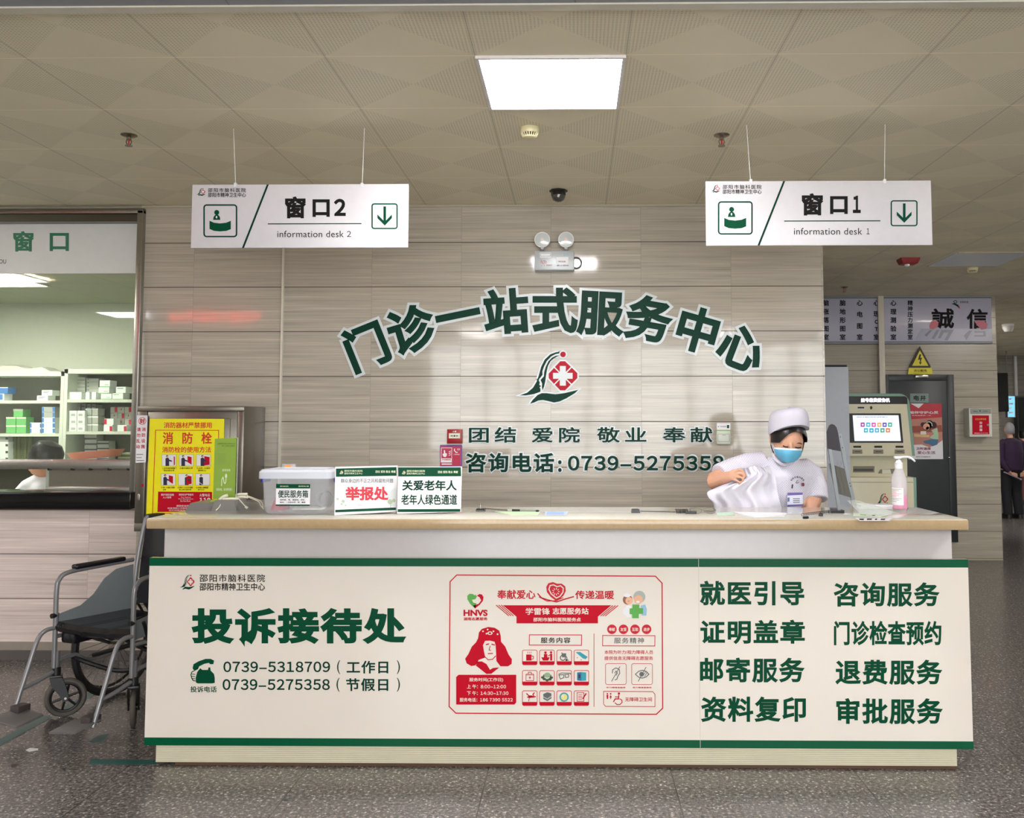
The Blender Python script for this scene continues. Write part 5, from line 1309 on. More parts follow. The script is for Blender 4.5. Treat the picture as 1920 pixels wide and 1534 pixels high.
c0, c1 = at(1304.5, 963, 4.36).x + .028, at(1331, 963, 4.36).x - .028
MB().tube([(c0, 4.36, TOP + .016), ((c0 + c1) / 2, 4.36, TOP + .020), (c1, 4.36, TOP + .016)], .0014, M_STEELD, 6).build('bridge', gl)
for s, xx in ((-1, at(1304.5, 963, 4.36).x - .028), (1, at(1331, 963, 4.36).x + .028)): MB().tube(bez([(xx, 4.36, TOP + .018), (xx - s * .006, 4.40, TOP + .008), (xx - s * .03, 4.47, TOP + .003)], 5), .0014, M_STEELD, 6).build('temple', gl)
t, x = pen_stand(1555.5, 1581.5, 958.5, 969, 4.42, 'black pen stand at the foot of the leaflet rack', False)
xa = at(1555.5, 965, 4.42).x
coil((xa, 4.41, TOP + .007), (czn(1513, 972).x, 4.24, TOP + .007), .0055, 16, 'cord', t, .0012); p = czn(1511, 973); MB().tube([(p.x - .012, p.y, TOP + .006), (p.x + .012, p.y + .006, TOP + .006)], .0055, M_DARK, 10).build('pen', t); p = czn(1540, 968); MB().tube([(p.x - .012, p.y + .004, TOP + .007), (p.x + .008, p.y, TOP + .006)], .0065, M_DARK, 10).build('pen_sleeve', t)
def sheet(pts, material, label, name='paper_sheet', h=.0012, cat='paper', prints=()):
    A = [czn(*p) for p in pts]
    m = MB(); m.loft([[Vector((p.x, p.y, TOP + .0004)) for p in A], [Vector((p.x, p.y, TOP + .0004 + h)) for p in A]], material)
    for pr, mm in prints:
        B = [czn(*p) for p in pr]; m.loft([[Vector((p.x, p.y, TOP + h)) for p in B], [Vector((p.x, p.y, TOP + .001 + h)) for p in B]], mm)
    return tag(m.build(name), label, cat)
sheet([(928, 959.6), (1012, 959.6), (1009, 966.5), (960, 966.5)], mat('pale_green_paper', (196, 220, 184), .5), 'pale green paper under the pen by the left pen stand')
sheet([(1022, 959.8), (1065, 959.8), (1063, 966.6), (1021, 966.6)], mat('pale_blue_card', (186, 204, 230), .4), 'pale blue card lying flat on the counter middle', prints=(([(1026, 960.6), (1058, 960.6), (1057, 965.6), (1025, 965.6)], mat('blue_card_print', (150, 176, 218), .4)),))
sheet([(1344, 962), (1375, 960.5), (1378, 966), (1345, 968)], mat('pale_green_card', (184, 212, 194), .5), 'pale green card between glasses and white paper')
sheet([(1376, 961), (1478, 963), (1470, 968.5), (1418, 970), (1400, 967)], M_WHITE, 'white paper sheet on the counter under the garment', h=.003)
sheet([(1600, 963), (1668, 965), (1650, 969.5), (1600, 968)], mat('pale_green_form', (206, 220, 200), .5), 'pale green printed form left of the sanitizer bottle', prints=(([(1613, 965.6), (1625, 965.8), (1624, 967.4), (1612, 967.2)], M_LG), ([(1636, 966.4), (1641, 966.5), (1640, 968), (1635, 967.9)], M_GREEN)))
sheet([(1604, 972), (1676, 972), (1668, 977), (1612, 977)], M_WHITE, 'white card with black print at the front edge of the counter', prints=tuple(([(x, 973.4), (x + w, 973.4), (x + w - 1, 975.8), (x - 1, 975.8)], M_BLACK) for x, w in ((1612, 8), (1626, 9), (1641, 4), (1652, 8))))
# sanitizer
SY = 4.60
sx = at(1686.5, 930, SY).x
sz = lambda y: at(1687, y, SY).z
sn = thing('sanitizer_bottle', 'clear pump bottle of pink hand sanitizer standing on the right of the counter', 'bottle', (sx, SY, TOP))
M_BOT = mat('clear_bottle', (240, 236, 246), .12, alpha=.34, var=.01)
R = .0375; dz = TOP - sz(955.5)
Z = lambda y: sz(y) + dz
prof = [(.001, TOP), (R * .9, TOP), (R, TOP + .006), (R, Z(905)), (R * .97, Z(899)), (R * .78, Z(889)), (R * .55, Z(881)), (R * .46, Z(878))]
MB().lathe(prof, (sx, SY, 0), M_BOT, 32).build('bottle', sn)
r2 = R * .955; MB().lathe([(.001, TOP + .003), (r2 * .9, TOP + .003), (r2, TOP + .008), (r2, Z(929.5)), (.001, Z(929.5))], (sx, SY, 0), mat('pink_gel', (244, 70, 160), .25, var=.01), 32).build('gel', sn)
m = MB(); rings = []
for z in (Z(947), Z(915)):
    rings.append([Vector((sx + (R + .0008) * math.sin(a), SY - (R + .0008) * math.cos(a), z)) for a in [math.radians(-88 + 98 * k / 14) for k in range(15)]] + [Vector((sx + (R + .0003) * math.sin(a), SY - (R + .0003) * math.cos(a), z)) for a in [math.radians(10 - 98 * k / 14) for k in range(15)]])
m.loft(rings, M_WHITE)
for k in range(9):
    z = Z(917 + 2.9 * k); w = 80 - 18 * (k % 3)
    rings = [[Vector((sx + (R + d) * math.sin(a), SY - (R + d) * math.cos(a), zz)) for a in [math.radians(-84 + w * j / 8) for j in range(9)]] for zz, d in ((z, .0011), (z - .0016, .0011))]
    m.add([p for r_ in rings for p in r_], [(j, 9 + j, 10 + j, j + 1) for j in range(8)], M_VP if k < 6 else M_GREY)
m.build('label', sn)
MB().lathe([(R * .5, Z(879.5)), (R * .5, Z(868.5)), (R * .38, Z(867.5)), (R * .30, Z(863.5)), (.005, Z(863.5)), (.005, Z(860))], (sx, SY, 0), M_WHITE, 20).build('collar', sn)
m = MB(); m.box(sx - .022, sx + .012, SY - .011, SY + .011, Z(861), Z(856), M_WHITE, .004)
m.tube(bez([(sx + .005, SY, Z(858)), (sx + .045, SY, Z(857.6)), (sx + .062, SY - .002, Z(860)), (sx + .080, SY - .004, Z(866))], 5), [.0055] * 11 + [.005, .0048, .0045, .0042, .004], M_WHITE, 10); m.build('pump_head', sn)
# leaflet rack
Zr = zoomer(1540, 780, 1720, 1000, 1255); q = lambda L: [Zr(*p) for p in L]
rk = thing('leaflet_rack', 'grey metal leaflet rack with rounded dark head plate leaning at the back of the counter', 'leaflet rack', (at(1580, 955, 4.66).x, 4.66, TOP))
M_RACK = mat('dark_grey_plate', (66, 64, 70), .4); M_ALU = mat('aluminium_rail', (120, 124, 126), .4, metal=.3)
R1, R2 = Plane(4.458), Plane(4.56); RM = Plane(lambda px: 4.462 + .09 * (px - 1555) / 45)
m = MB(); RM.poly(m, q([(98, 150), (112, 120), (140, 106), (172, 118), (200, 150), (222, 230), (256, 462), (120, 440), (84, 430), (76, 208)]), M_RACK, 0, .012); m.build('head_plate', rk)
m = MB(); R1.poly(m, q([(92, 430), (140, 440), (258, 1238), (219, 1238)]), M_ALU, 0, .014); m.build('rail', rk)
m = MB(); R2.poly(m, q([(218, 228), (262, 228), (452, 1150), (462, 1200), (414, 1200), (402, 1150)]), M_ALU, 0, .014)
for x, y in ((248, 275), (275, 415), (372, 880), (382, 918)): a = Zr(x, y); R2.circ(m, a[0], a[1], 1.2, M_DARK, .001, 10)
m.build('rail', rk)
m = MB(); RM.poly(m, q([(104, 622), (160, 640), (296, 690), (392, 1070), (190, 1010)]), mat('grey_pocket', (96, 94, 88), .35), .004, .02)
for x in (150, 210, 258): RM.line(m, q([(x, 640), (x - 6, 600)]), .5, M_ALU, .006)
for x0, x1 in ((180, 262), (236, 310)): RM.line(m, q([(x0, 650), (x1, 1010)]), .6, M_ALU, .006)
m.build('pocket', rk)
A = at(*Zr(205, 1262), 4.46); B = at(*Zr(300, 1262), 4.46)
MB().box(A.x, B.x, 4.452, 4.59, TOP, TOP + .008, M_RACK, .003).build('foot', rk)
A = at(1588, 955, 4.52); B = at(1650, 955, 4.52)
m = MB(); m.loft([[Vector((A.x, 4.30, TOP + .001)), Vector((B.x + .03, 4.34, TOP + .001)), Vector((B.x + .03, 4.343, TOP + .003)), Vector((A.x, 4.303, TOP + .003))], [Vector((A.x - .004, 4.50, TOP + .050)), Vector((A.x + .05, 4.515, TOP + .050)), Vector((A.x + .05, 4.518, TOP + .052)), Vector((A.x - .004, 4.503, TOP + .052))]], mat('clear_acrylic', (214, 222, 214), .08, alpha=.35, var=.01))
tag(m.build('acrylic_holder'), 'clear sloping acrylic card holder in front of the leaflet rack', 'card holder')
A = at(1604, 950, 4.66); B = at(1670, 950, 4.66)
for k in range(3): tag(MB().box(A.x + .004 * k, B.x - .003 * k, 4.600 - .004 * k, 4.694, TOP + .007 * k, TOP + .0068 + .007 * k, M_WHITE, .001).build('paper_stack'), f'white paper pad at the back edge left of the sanitizer, {("lowest", "middle", "top")[k]} of the pile', 'paper', 'paper pads by the sanitizer')

# ================================================================== fittings on the tiled wall
def wall_box(x0, y0, x1, y1, Y, depth, material, m=None, bevel=.003):
    a, b = at(x0, y1, Y), at(x1, y0, Y)
    return (m or MB()).box(a.x, b.x, Y, Y + depth, a.z, b.z, material, bevel)
# cable duct
a, b = at(525.5, 880, WALL), at(531.5, 466, WALL)
tag(MB().box(a.x, b.x, WALL - .018, WALL, .0, b.z + .45, mat('white_duct', (216, 208, 192), .4), .002).build('cable_duct'), 'narrow white vertical cable duct on the tiled wall behind the left hanging sign', 'cable duct')
# thermostat with orange display
t = thing('thermostat', 'small white wall control with orange display behind the storage box', 'thermostat', at(541, 893, WALL))
wall_box(528, 870, 554, 893, WALL - .022, .022, M_WHITE).build('case', t)
wall_box(534, 872.5, 545.5, 878, WALL - .0235, .003, mat('orange_display', (232, 132, 20), .3, emit=.5), None, 0).build('display', t)
# manual call point
t = thing('fire_call_point', 'small red fire alarm call point on the tiled wall above the pink notice', 'alarm button', at(852, 832, WALL))
wall_box(838, 805, 866, 832, WALL - .04, .04, mat('alarm_red', (158, 20, 30), .35)).build('case', t)
wall_box(841.5, 812.5, 862.5, 822, WALL - .042, .003, M_BCR, None, 0).build('glass_plate', t)
CPp = Plane(WALL - .042); m = MB(); CPp.circ(m, 852, 817.5, 1.6, M_BLACK, .001, 12); CPp.rect(m, 845, 816.8, 849.5, 818.2, M_BLACK); CPp.rect(m, 854.5, 816.8, 859, 818.2, M_BLACK); CPp.text(m, '火警', 848.5, 807.5, 856, 811, M_WHITE, .02, 0); m.build('print_lettering', t)
# call point notice
t = thing('alarm_notice', 'pink and red alarm notice with a pressing hand below the call point', 'notice', at(845, 873, WALL))
NP = Plane(WALL - .004); Zc = zoomer(440, 780, 900, 1000, 1920); q = lambda L: [Zc(*p) for p in L]
m = MB(); NP.poly(m, NP.rrect_pts(825, 834, 866.5, 878, 2), mat('violet_frame', (120, 70, 140), .4), .001, .004); m.build('sheet', t)
m = MB(); NP.poly(m, q([(1612, 240), (1768, 240), (1766, 388), (1608, 388)]), mat('magenta_red', (190, 30, 76), .4), .0018); m.build('red_field', t)
m = MB(); NP.line(m, q([(1618, 250), (1700, 250), (1698, 362), (1616, 362)]), .9, M_WHITE, .0026, True)
NP.poly(m, q([(1638, 268), (1646, 268), (1648, 290), (1662, 294), (1660, 312), (1650, 322), (1636, 320), (1628, 306), (1628, 294), (1638, 296)]), M_WHITE, .0026)
for k in range(3): NP.line(m, q([(1676, 282 + 14 * k), (1692, 274 + 14 * k)]), 1.2, M_WHITE, .0026)
NP.poly(m, q([(1616, 332), (1698, 332), (1697, 360), (1616, 360)]), M_WHITE, .0024); a, c = Zc(1622, 336), Zc(1692, 348); NP.text(m, '手动报警按钮', a[0], a[1], c[0], c[1], M_REDP, .02, .003)
NP.line(m, q([(1722, 256), (1720, 270), (1734, 286), (1746, 284)]), 1.6, M_WHITE, .0026); a, c = Zc(1740, 254), Zc(1762, 268); NP.text(m, '119', a[0], a[1], c[0], c[1], M_WHITE, .03, .0026)
a, c = Zc(1714, 296), Zc(1760, 306); NP.text(m, '火警电话', a[0], a[1], c[0], c[1], M_WHITE, .01, .0026)
for k in range(3): NP.rect(m, *Zc(1716, 316 + 9 * k), *Zc(1756, 319 + 9 * k), M_VP, .0026)
NP.poly(m, q([(1620, 372), (1700, 372), (1700, 382), (1620, 382)]), M_WHITE, .0026); m.build('pictogram', t)
# card switch
t = thing('card_switch', 'white wall card switch with green label at the end of the slogan line', 'switch', at(1357, 833, WALL))
wall_box(1344, 803, 1369.5, 833, WALL - .016, .016, mat('switch_white', (214, 220, 204), .35)).build('plate', t)
CSp = Plane(WALL - .017)
m = MB(); CSp.rect(m, 1344, 793.5, 1369.5, 806, M_WHITE, .001, .016); CSp.rect(m, 1344, 806, 1369.5, 808.2, mat('lime_stripe', (150, 184, 96), .4), .001); CSp.rect(m, 1363, 797, 1367, 803, M_GREEN, .002); CSp.text(m, '节约用电', 1350, 798.5, 1362, 801.5, M_GREY, .01, .002); CSp.circ(m, 1347, 800, 1.4, M_SILV, .002, 10); m.build('label', t)
m = MB(); CSp.line(m, [(1346, 814), (1367.5, 814), (1367.5, 828), (1346, 828)], .5, M_GREY, .001, True); CSp.line(m, [(1354, 816), (1361, 816)], .6, M_GREY, .001); m.build('rocker', t)
# emergency lamp
Ze = zoomer(960, 340, 1160, 530, 1615); q = lambda L: [Ze(*p) for p in L]
EY = WALL - .075
t = thing('emergency_lamp', 'grey twin-head emergency lamp high on the tiled wall under the camera dome', 'emergency lamp', at(1040, 507, WALL))
a, b = Ze(340, 1346), Ze(940, 1050)
A, B = at(*a, EY), at(*b, EY)
M_EM = mat('grey_lamp_case', (190, 194, 196), .35, metal=.2)
MB().box(A.x, B.x, EY, WALL, A.z, B.z, M_EM, .006).build('case', t)
EP = Plane(EY)
m = MB(); EP.poly(m, q([(422, 1084), (590, 1082), (590, 1154), (422, 1152)]), M_WHITE); EP.line(m, q([(430, 1096), (580, 1094), (580, 1132), (430, 1134)]), .5, M_GREY, .0016, True)
EP.poly(m, q([(670, 1150), (856, 1142), (850, 1254), (668, 1246)]), M_WHITE)
def etx(s, x0, y0, x1, y1, mm, b=.01): a, c = Ze(x0, y0), Ze(x1, y1); EP.text(m, s, a[0], a[1], c[0], c[1], mm, b, .002)
etx('消防应急', 700, 1205, 812, 1226, M_BLACK); etx('应急灯', 520, 1260, 606, 1284, M_VR); etx('禁止遮挡', 676, 1262, 856, 1288, mat('dull_red_print', (160, 90, 96), .5))
for L in (((436, 1240), (444, 1190), (456, 1240)), ((462, 1250), (470, 1206), (492, 1200), (494, 1240), (474, 1256)), ((500, 1206), (520, 1220), (514, 1250)), ((450, 1282), (456, 1270)), ((486, 1284), (490, 1268))): EP.line(m, q(L), .7, M_VR, .0016)
m.build('print_lettering', t)
m = MB(); EP.poly(m, q([(778, 1082), (842, 1082), (842, 1126), (778, 1132)]), mat('indicator_grey', (140, 160, 172), .3)); m.build('indicator', t)
for x, y in ((459, 892), (818, 890)):
    c = at(*Ze(x, y), EY + .02)
    nk = at(*Ze(x, 1046), EY + .035)
    h = MB().tube([nk, (c.x, nk.y, c.z - .02)], .011, M_WHITE, 12).box(nk.x - .013, nk.x + .013, nk.y - .014, nk.y + .014, nk.z - .004, nk.z + .006, M_GREY, .002).build('neck', t)
    Mx = Matrix.Rotation(PI / 2, 3, 'X'); sz_ = .82
    hd = MB().lathe([(.001, -.03), (.03, -.028), (.046, -.008), (.052, .012), (.052, .018), (.047, .018), (.047, .012), (.001, .012)], c, M_WHITE, 32, Mx, 1.0, 1.0)
    hd = hd.build('lamp_head', t)
    MB().lathe([(.001, .005), (.046, .010), (.045, .016), (.001, .019)], c, mat('lamp_lens', (206, 212, 210), .1, coat=.5), 32, Mx).lathe([(.001, .019), (.012, .019), (.012, .022), (.001, .023)], c, mat('lamp_bulb', (240, 214, 208), .2), 16, Mx).build('lens', hd)
c = at(*Ze(975, 1232), WALL - .02)
m = MB(); m.tube([(c.x + .033 * math.cos(a_), WALL - .02, c.z + .036 * math.sin(a_)) for a_ in [math.radians(-150 + 290 * k / 24) for k in range(25)]], .0042, M_GREY, 8); m.build('cord', t)

# ================================================================== fittings on the ceiling
def c_at(px, py): p = onz(px, py, CEIL); return p
p = c_at(1047, 357)
t = thing('dome_camera', 'small black dome camera on the ceiling above the emergency lamp', 'camera', (p.x, p.y, CEIL))
MB().lathe([(.001, 0), (.056, 0), (.056, -.010), (.046, -.014), (.046, -.034), (.001, -.034)], (p.x, p.y, CEIL), M_DARK, 8).build('mount', t)
MB().lathe([(.044, -.034), (.043, -.045), (.034, -.063), (.018, -.073), (.001, -.076)], (p.x, p.y, CEIL), mat('smoked_dome', (70, 66, 62), .08, coat=.6), 24).build('dome', t)
MB().ball((p.x, p.y - .040, CEIL - .046), .008, mat('camera_glint', (225, 220, 214), .2), 10, 8).build('lens', t)  # pale bead painted as a glint on the smoked dome
def smoke_detector(px, py, label, s=1.0):
    p = c_at(px, py); t = thing('smoke_detector', label, 'smoke detector', (p.x, p.y, CEIL))
    M_SD = mat('cream_detector', (232, 222, 178), .4)
    MB().lathe([(.001, 0), (.047 * s, 0), (.049 * s, -.010), (.047 * s, -.024), (.044 * s, -.028), (.038 * s, -.028), (.001, -.028)], (p.x, p.y, CEIL), M_SD, 28).build('base', t)
    MB().lathe([(.036 * s, -.028), (.031 * s, -.044), (.001, -.044)], (p.x, p.y, CEIL), mat('detector_slot', (52, 36, 24), .6), 24).build('chamber', t)
    m = MB()
    for k in range(20):
        a = 2 * PI * k / 20; ca, sa = math.cos(a), math.sin(a)
        m.tube([(p.x + .042 * s * ca, p.y + .042 * s * sa, CEIL - .027), (p.x + .033 * s * ca, p.y + .033 * s * sa, CEIL - .046)], .0026 * s, M_SD, 5)
    m.build('grille', t)
    MB().lathe([(.035 * s, -.043), (.030 * s, -.049), (.014 * s, -.053), (.001, -.053)], (p.x, p.y, CEIL), M_SD, 24).build('cap', t)
smoke_detector(993, 240, 'cream smoke detector on the ceiling just behind the lit panel lamp')
smoke_detector(1823, 502, 'cream smoke detector on the ceiling of the right-hand passage', 1.05)
M_SPR = mat('sprinkler_metal', (150, 140, 124), .25, metal=.9)
def sprinkler(px, py, label):
    p = c_at(px, py); t = thing('sprinkler', label, 'sprinkler', (p.x, p.y, CEIL))
    MB().lathe([(.001, 0), (.040, 0), (.040, -.003), (.028, -.010), (.014, -.014), (.001, -.014)], (p.x, p.y, CEIL), M_SPR, 24).build('escutcheon', t)
    m = MB().cyl((p.x, p.y, CEIL - .012), (p.x, p.y, CEIL - .026), .0115, M_SPR, n=12)
    for s in (-1, 1): m.tube([(p.x + s * .009, p.y, CEIL - .024), (p.x + s * .014, p.y, CEIL - .036), (p.x + s * .006, p.y, CEIL - .055)], .003, M_SPR, 6)
    m.cyl((p.x, p.y, CEIL - .026), (p.x, p.y, CEIL - .052), .0035, M_REDP, n=8); m.build('frame', t)
    m = MB().lathe([(.001, -.054), (.018, -.055), (.018, -.059), (.001, -.060)], (p.x, p.y, CEIL), M_SPR, 16); m.build('deflector', t)
sprinkler(242, 253, 'metal sprinkler head on the ceiling at the left, above the pharmacy window')
sprinkler(1353, 253, 'metal sprinkler head on the ceiling above the left end of the desk 1 sign')
sprinkler(1583, 538, 'small dark sprinkler head on the far ceiling above the notice board')
p = c_at(1703, 485)
t = thing('ceiling_alarm', 'dark red alarm sounder on the ceiling of the right-hand passage', 'alarm', (p.x, p.y, CEIL))
m = MB(); m.loft([[(p.x + sx_ * a, p.y + sy_ * a * .8, CEIL - z) for sx_, sy_ in ((-1, -1), (1, -1), (1, 1), (-1, 1))] for a, z in ((.082, 0), (.080, .018), (.066, .050), (.05, .056))], mat('alarm_dark_red', (150, 26, 34), .35)); m.build('case', t)
MB().lathe([(.022, -.054), (.022, -.066), (.012, -.073), (.001, -.074)], (p.x - .02, p.y - .02, CEIL), M_WHITE, 16).build('beacon', t)

# ================================================================== passage on the right: far wall
FP = Plane(FAR - .05, .002)
M_NB = mat('pale_violet_board', (186, 184, 204), .3, coat=.2)
t = thing('notice_board', 'long pale notice board with black room names and two large characters on the far wall', 'notice board', at(1700, 643, FAR))
a, b = at(1500, 645, FAR - .05), at(1862, 556, FAR - .05)
a = Vector((1.66, a.y, at(1700, 644, FAR - .05).z)); 
MB().box(a.x, at(1859.5, 600, FAR - .05).x, FAR - .05, FAR, a.z, b.z, M_NB, .002).build('panel', t)
m = MB(); z1 = at(1700, 558.5, FAR - .05).z; z0 = at(1700, 641.5, FAR - .05).z; xr_ = at(1859.5, 600, FAR - .05).x
for zz in (z1, z0): m.box(1.66, xr_, FAR - .056, FAR - .048, zz - .006, zz + .006, mat('green_grey_frame', (96, 112, 106), .4))
m.build('frame', t)
Zn_ = zoomer(1540, 530, 1900, 730, 1920)
for x, ss, ys in ((46, '脑涨落图室', (203, 290, 375, 460, 545)), (213, '脑地形图室', (203, 290, 375, 460, 545)), (383, '心电图室', (203, 317, 433, 545)), (551, '心理CT室', (203, 312, 392, 465, 545)), (720, '心理测验室', (203, 290, 375, 460, 545)), (888, '精神压力测定室', (203, 260, 318, 374, 432, 489, 545))):
    m = MB()
    for c, y in zip(ss, ys):
        u = Zn_(x, y); h = 30 * .1875
        if c in 'CT': FP.text(m, c, u[0] - 3.4, u[1] - 3.8, u[0] + 3.4, u[1] + 3.8, M_BLACK, .035, .003)
        else: FP.char(m, c, u[0], u[1], 10 if len(ss) > 6 else 11.4, M_BLACK, .026, .003)
    m.build('room_lettering', t)
for c, x0, y0, x1, y1 in (('誠', 1102, 258, 1328, 462), ('信', 1452, 262, 1662, 462)): m = MB(); u, v = Zn_(x0, y0), Zn_(x1, y1); FP.text(m, c, u[0], u[1], v[0], v[1], M_BLACK, .027, .003); m.build('large_character', t)
m = MB(); M_SHD = mat('printed_grey_shadow', (132, 134, 150), .3)
q = lambda L: [Zn_(*p) for p in L]
FP.poly(m, q([(1000, 462), (1706, 462), (1706, 590), (930, 590)]), mat('printed_floor', (172, 172, 192), .3), .0024)
for L in ([(1085, 475), (1110, 475), (1050, 540), (1030, 525)], [(1150, 475), (1180, 475), (1130, 565), (1100, 560)], [(1200, 475), (1325, 470), (1262, 580), (1230, 575), (1270, 500), (1225, 500), (1190, 560), (1165, 555)], [(1475, 480), (1505, 480), (1450, 575), (1425, 530)], [(1530, 485), (1640, 485), (1645, 540), (1520, 540), (1535, 525), (1620, 525), (1615, 500), (1530, 502)]): FP.poly(m, q(L), M_SHD, .003)
m.build('printed_shadow', t)
for L in ([(1080, 430), (1100, 385), (1140, 375), (1172, 395), (1165, 440), (1120, 470), (1085, 462)], [(1530, 390), (1570, 375), (1630, 385), (1662, 415), (1650, 460), (1600, 472), (1560, 430)]): m = MB(); FP.poly(m, q(L), mat('printed_rose', (206, 112, 128), .4), .0036); m.build('rose_print', t)
m = MB(); FP.poly(m, q([(1300, 212), (1330, 205), (1368, 222), (1386, 262), (1360, 240), (1330, 222)]), M_GREEND, .003); FP.poly(m, q([(1362, 226), (1376, 232), (1386, 264), (1374, 250)]), M_RED, .0036); FP.line(m, q([(1322, 188), (1340, 178), (1356, 188), (1352, 204), (1330, 202)]), 1.0, M_GREEND, .003, True)
u, v = Zn_(1384, 184), Zn_(1470, 206); FP.text(m, '文明科室', u[0], u[1], v[0], v[1], M_GREY, .02, .003); m.build('board_emblem', t)
# duct in front of the board
a, b = at(1649.5, 770, FAR - .06), at(1655, 556, FAR - .06)
tag(MB().box(a.x, b.x, FAR - .090, FAR - .058, 1.2, CEIL, mat('white_duct', (216, 208, 192), .4), .002).build('cable_duct'), 'narrow pale vertical duct running over the far notice board', 'cable duct')
# dark service door
M_DOOR = mat('charcoal_door', (52, 56, 58), .4); M_DFR = mat('charcoal_frame', (40, 43, 46), .4)
DY = FAR - .03
d = thing('door_1', 'charcoal service door of the far wall', None, at(1725, 1017, FAR)); d['kind'] = 'structure'
xl, xr2 = at(1656.5, 800, DY).x, at(1791, 800, DY).x; zt = at(1724, 702.5, DY).z; zb = at(1795, 1017, DY).z
m = MB().box(xl, xl + .07, DY, FAR, zb, zt, M_DFR, .004).box(xr2 - .08, xr2, DY, FAR, zb, zt, M_DFR, .004).box(xl + .07, xr2 - .08, DY, FAR, zt - .07, zt, M_DFR, .004); m.build('frame', d)
MB().box(xl + .07, xr2 - .08, DY + .006, FAR, zb + .01, zt - .07, M_DOOR, .002).build('door_leaf', d)
c = at(1779, 858, DY); MB().ball((c.x, DY - .004, c.z), .014, M_CHROME, 12, 8).build('lock', d)
DP = Plane(DY + .004, .002)
MB().box(at(1715, 706, DY).x, at(1739, 706, DY).x, DY - .03, DY, at(1727, 708.5, DY).z, at(1727, 703.5, DY).z, M_STEEL, .003).build('closer', d)
t = thing('door_plate', 'small grey plate with two black characters on the charcoal door', 'sign', at(1724, 754, DY))
m = MB(); DP.rect(m, 1706.5, 738, 1741, 755, mat('plate_grey_green', (126, 144, 140), .4), .001, .006); m.build('plate', t)
m = MB(); DP.text(m, '电井', 1713, 741.5, 1736, 751.5, M_BLACK, .024, .002, 1.25); m.build('plate_lettering', t)
# poster on the door
Zk = zoomer(1580, 720, 1780, 880, 1918); q = lambda L: [Zk(*p) for p in L]
t = thing('door_poster', 'red and white poster of a seated girl on the charcoal door beside the kiosk', 'poster', at(1738, 861, DY))
m = MB(); DP.poly(m, q([(1150, 352), (1778, 352), (1806, 1352), (1180, 1354)]), mat('poster_rose', (196, 132, 118), .4), .001, .003); m.build('sheet', t)
m = MB(); DP.poly(m, q([(1150, 352), (1778, 352), (1784, 600), (1160, 640)]), mat('poster_deep_red', (196, 48, 60), .4), .002); DP.poly(m, q([(1220, 352), (1454, 352), (1366, 436)]), M_WHITE, .0026); m.build('red_header', t)
m = MB(); DP.poly(m, q([(1170, 1100), (1420, 1090), (1560, 1140), (1700, 1080), (1796, 1010), (1806, 1352), (1180, 1354)]), M_WHITE, .0022); m.build('white_footer', t)
m = MB()
for s, x0, y0, x1, y1, mm, b_ in (('陪伴守护心灵', 1200, 488, 1722, 540, M_WHITE, .03), ('共筑健康每一天', 1240, 560, 1586, 576, M_WHITE, .015), ('卫所温度', 1316, 1140, 1588, 1188, mat('plum_print', (150, 20, 66), .4), .03), ('爱心生活', 1340, 1208, 1664, 1262, mat('plum_print', (150, 20, 66), .4), .02), ('精神卫生健康宣传', 1318, 1300, 1576, 1322, M_GREY, .01)):
    u, v = Zk(x0, y0), Zk(x1, y1); DP.text(m, s, u[0], u[1], v[0], v[1], mm, b_, .004)
m.build('poster_lettering', t)
m = MB()
DP.poly(m, q([(1200, 760), (1780, 740), (1790, 860), (1210, 880)]), mat('printed_rust', (160, 78, 60), .5), .0016)
DP.poly(m, q([(1280, 900), (1560, 920), (1550, 960), (1290, 950)]), mat('printed_sand', (222, 186, 132), .5), .0024); DP.poly(m, q([(1400, 850), (1500, 850), (1500, 910), (1400, 906)]), M_BCR, .0028)
DP.poly(m, q([(1590, 830), (1700, 790), (1720, 920), (1720, 1000), (1640, 1000), (1560, 960), (1640, 900)]), mat('printed_mint', (176, 206, 172), .5), .003)
DP.poly(m, q([(1440, 1030), (1600, 990), (1720, 1000), (1700, 1090), (1620, 1120), (1540, 1080), (1480, 1070)]), mat('printed_denim', (74, 116, 148), .5), .0034)
for x, y, r in ((1520, 760, 80), (1630, 740, 60), (1440, 730, 40), (1560, 720, 70)): u = Zk(x, y); DP.circ(m, u[0], u[1], r * .104, mat('printed_dark_hair', (60, 26, 30), .5), .0028, 20)
u = Zk(1505, 765); DP.circ(m, u[0], u[1], 6.2, M_SKP, .0034, 20); u = Zk(1525, 800); DP.circ(m, u[0], u[1], 3.4, M_SKP, .0034, 16)
DP.line(m, q([(1500, 690), (1560, 680), (1600, 710), (1606, 760)]), 1.6, M_BCR, .004)
for x in (1470, 1530): u = Zk(x, 765); DP.circ(m, u[0], u[1], .7, M_BLACK, .004, 8)
m.build('girl_picture', t)
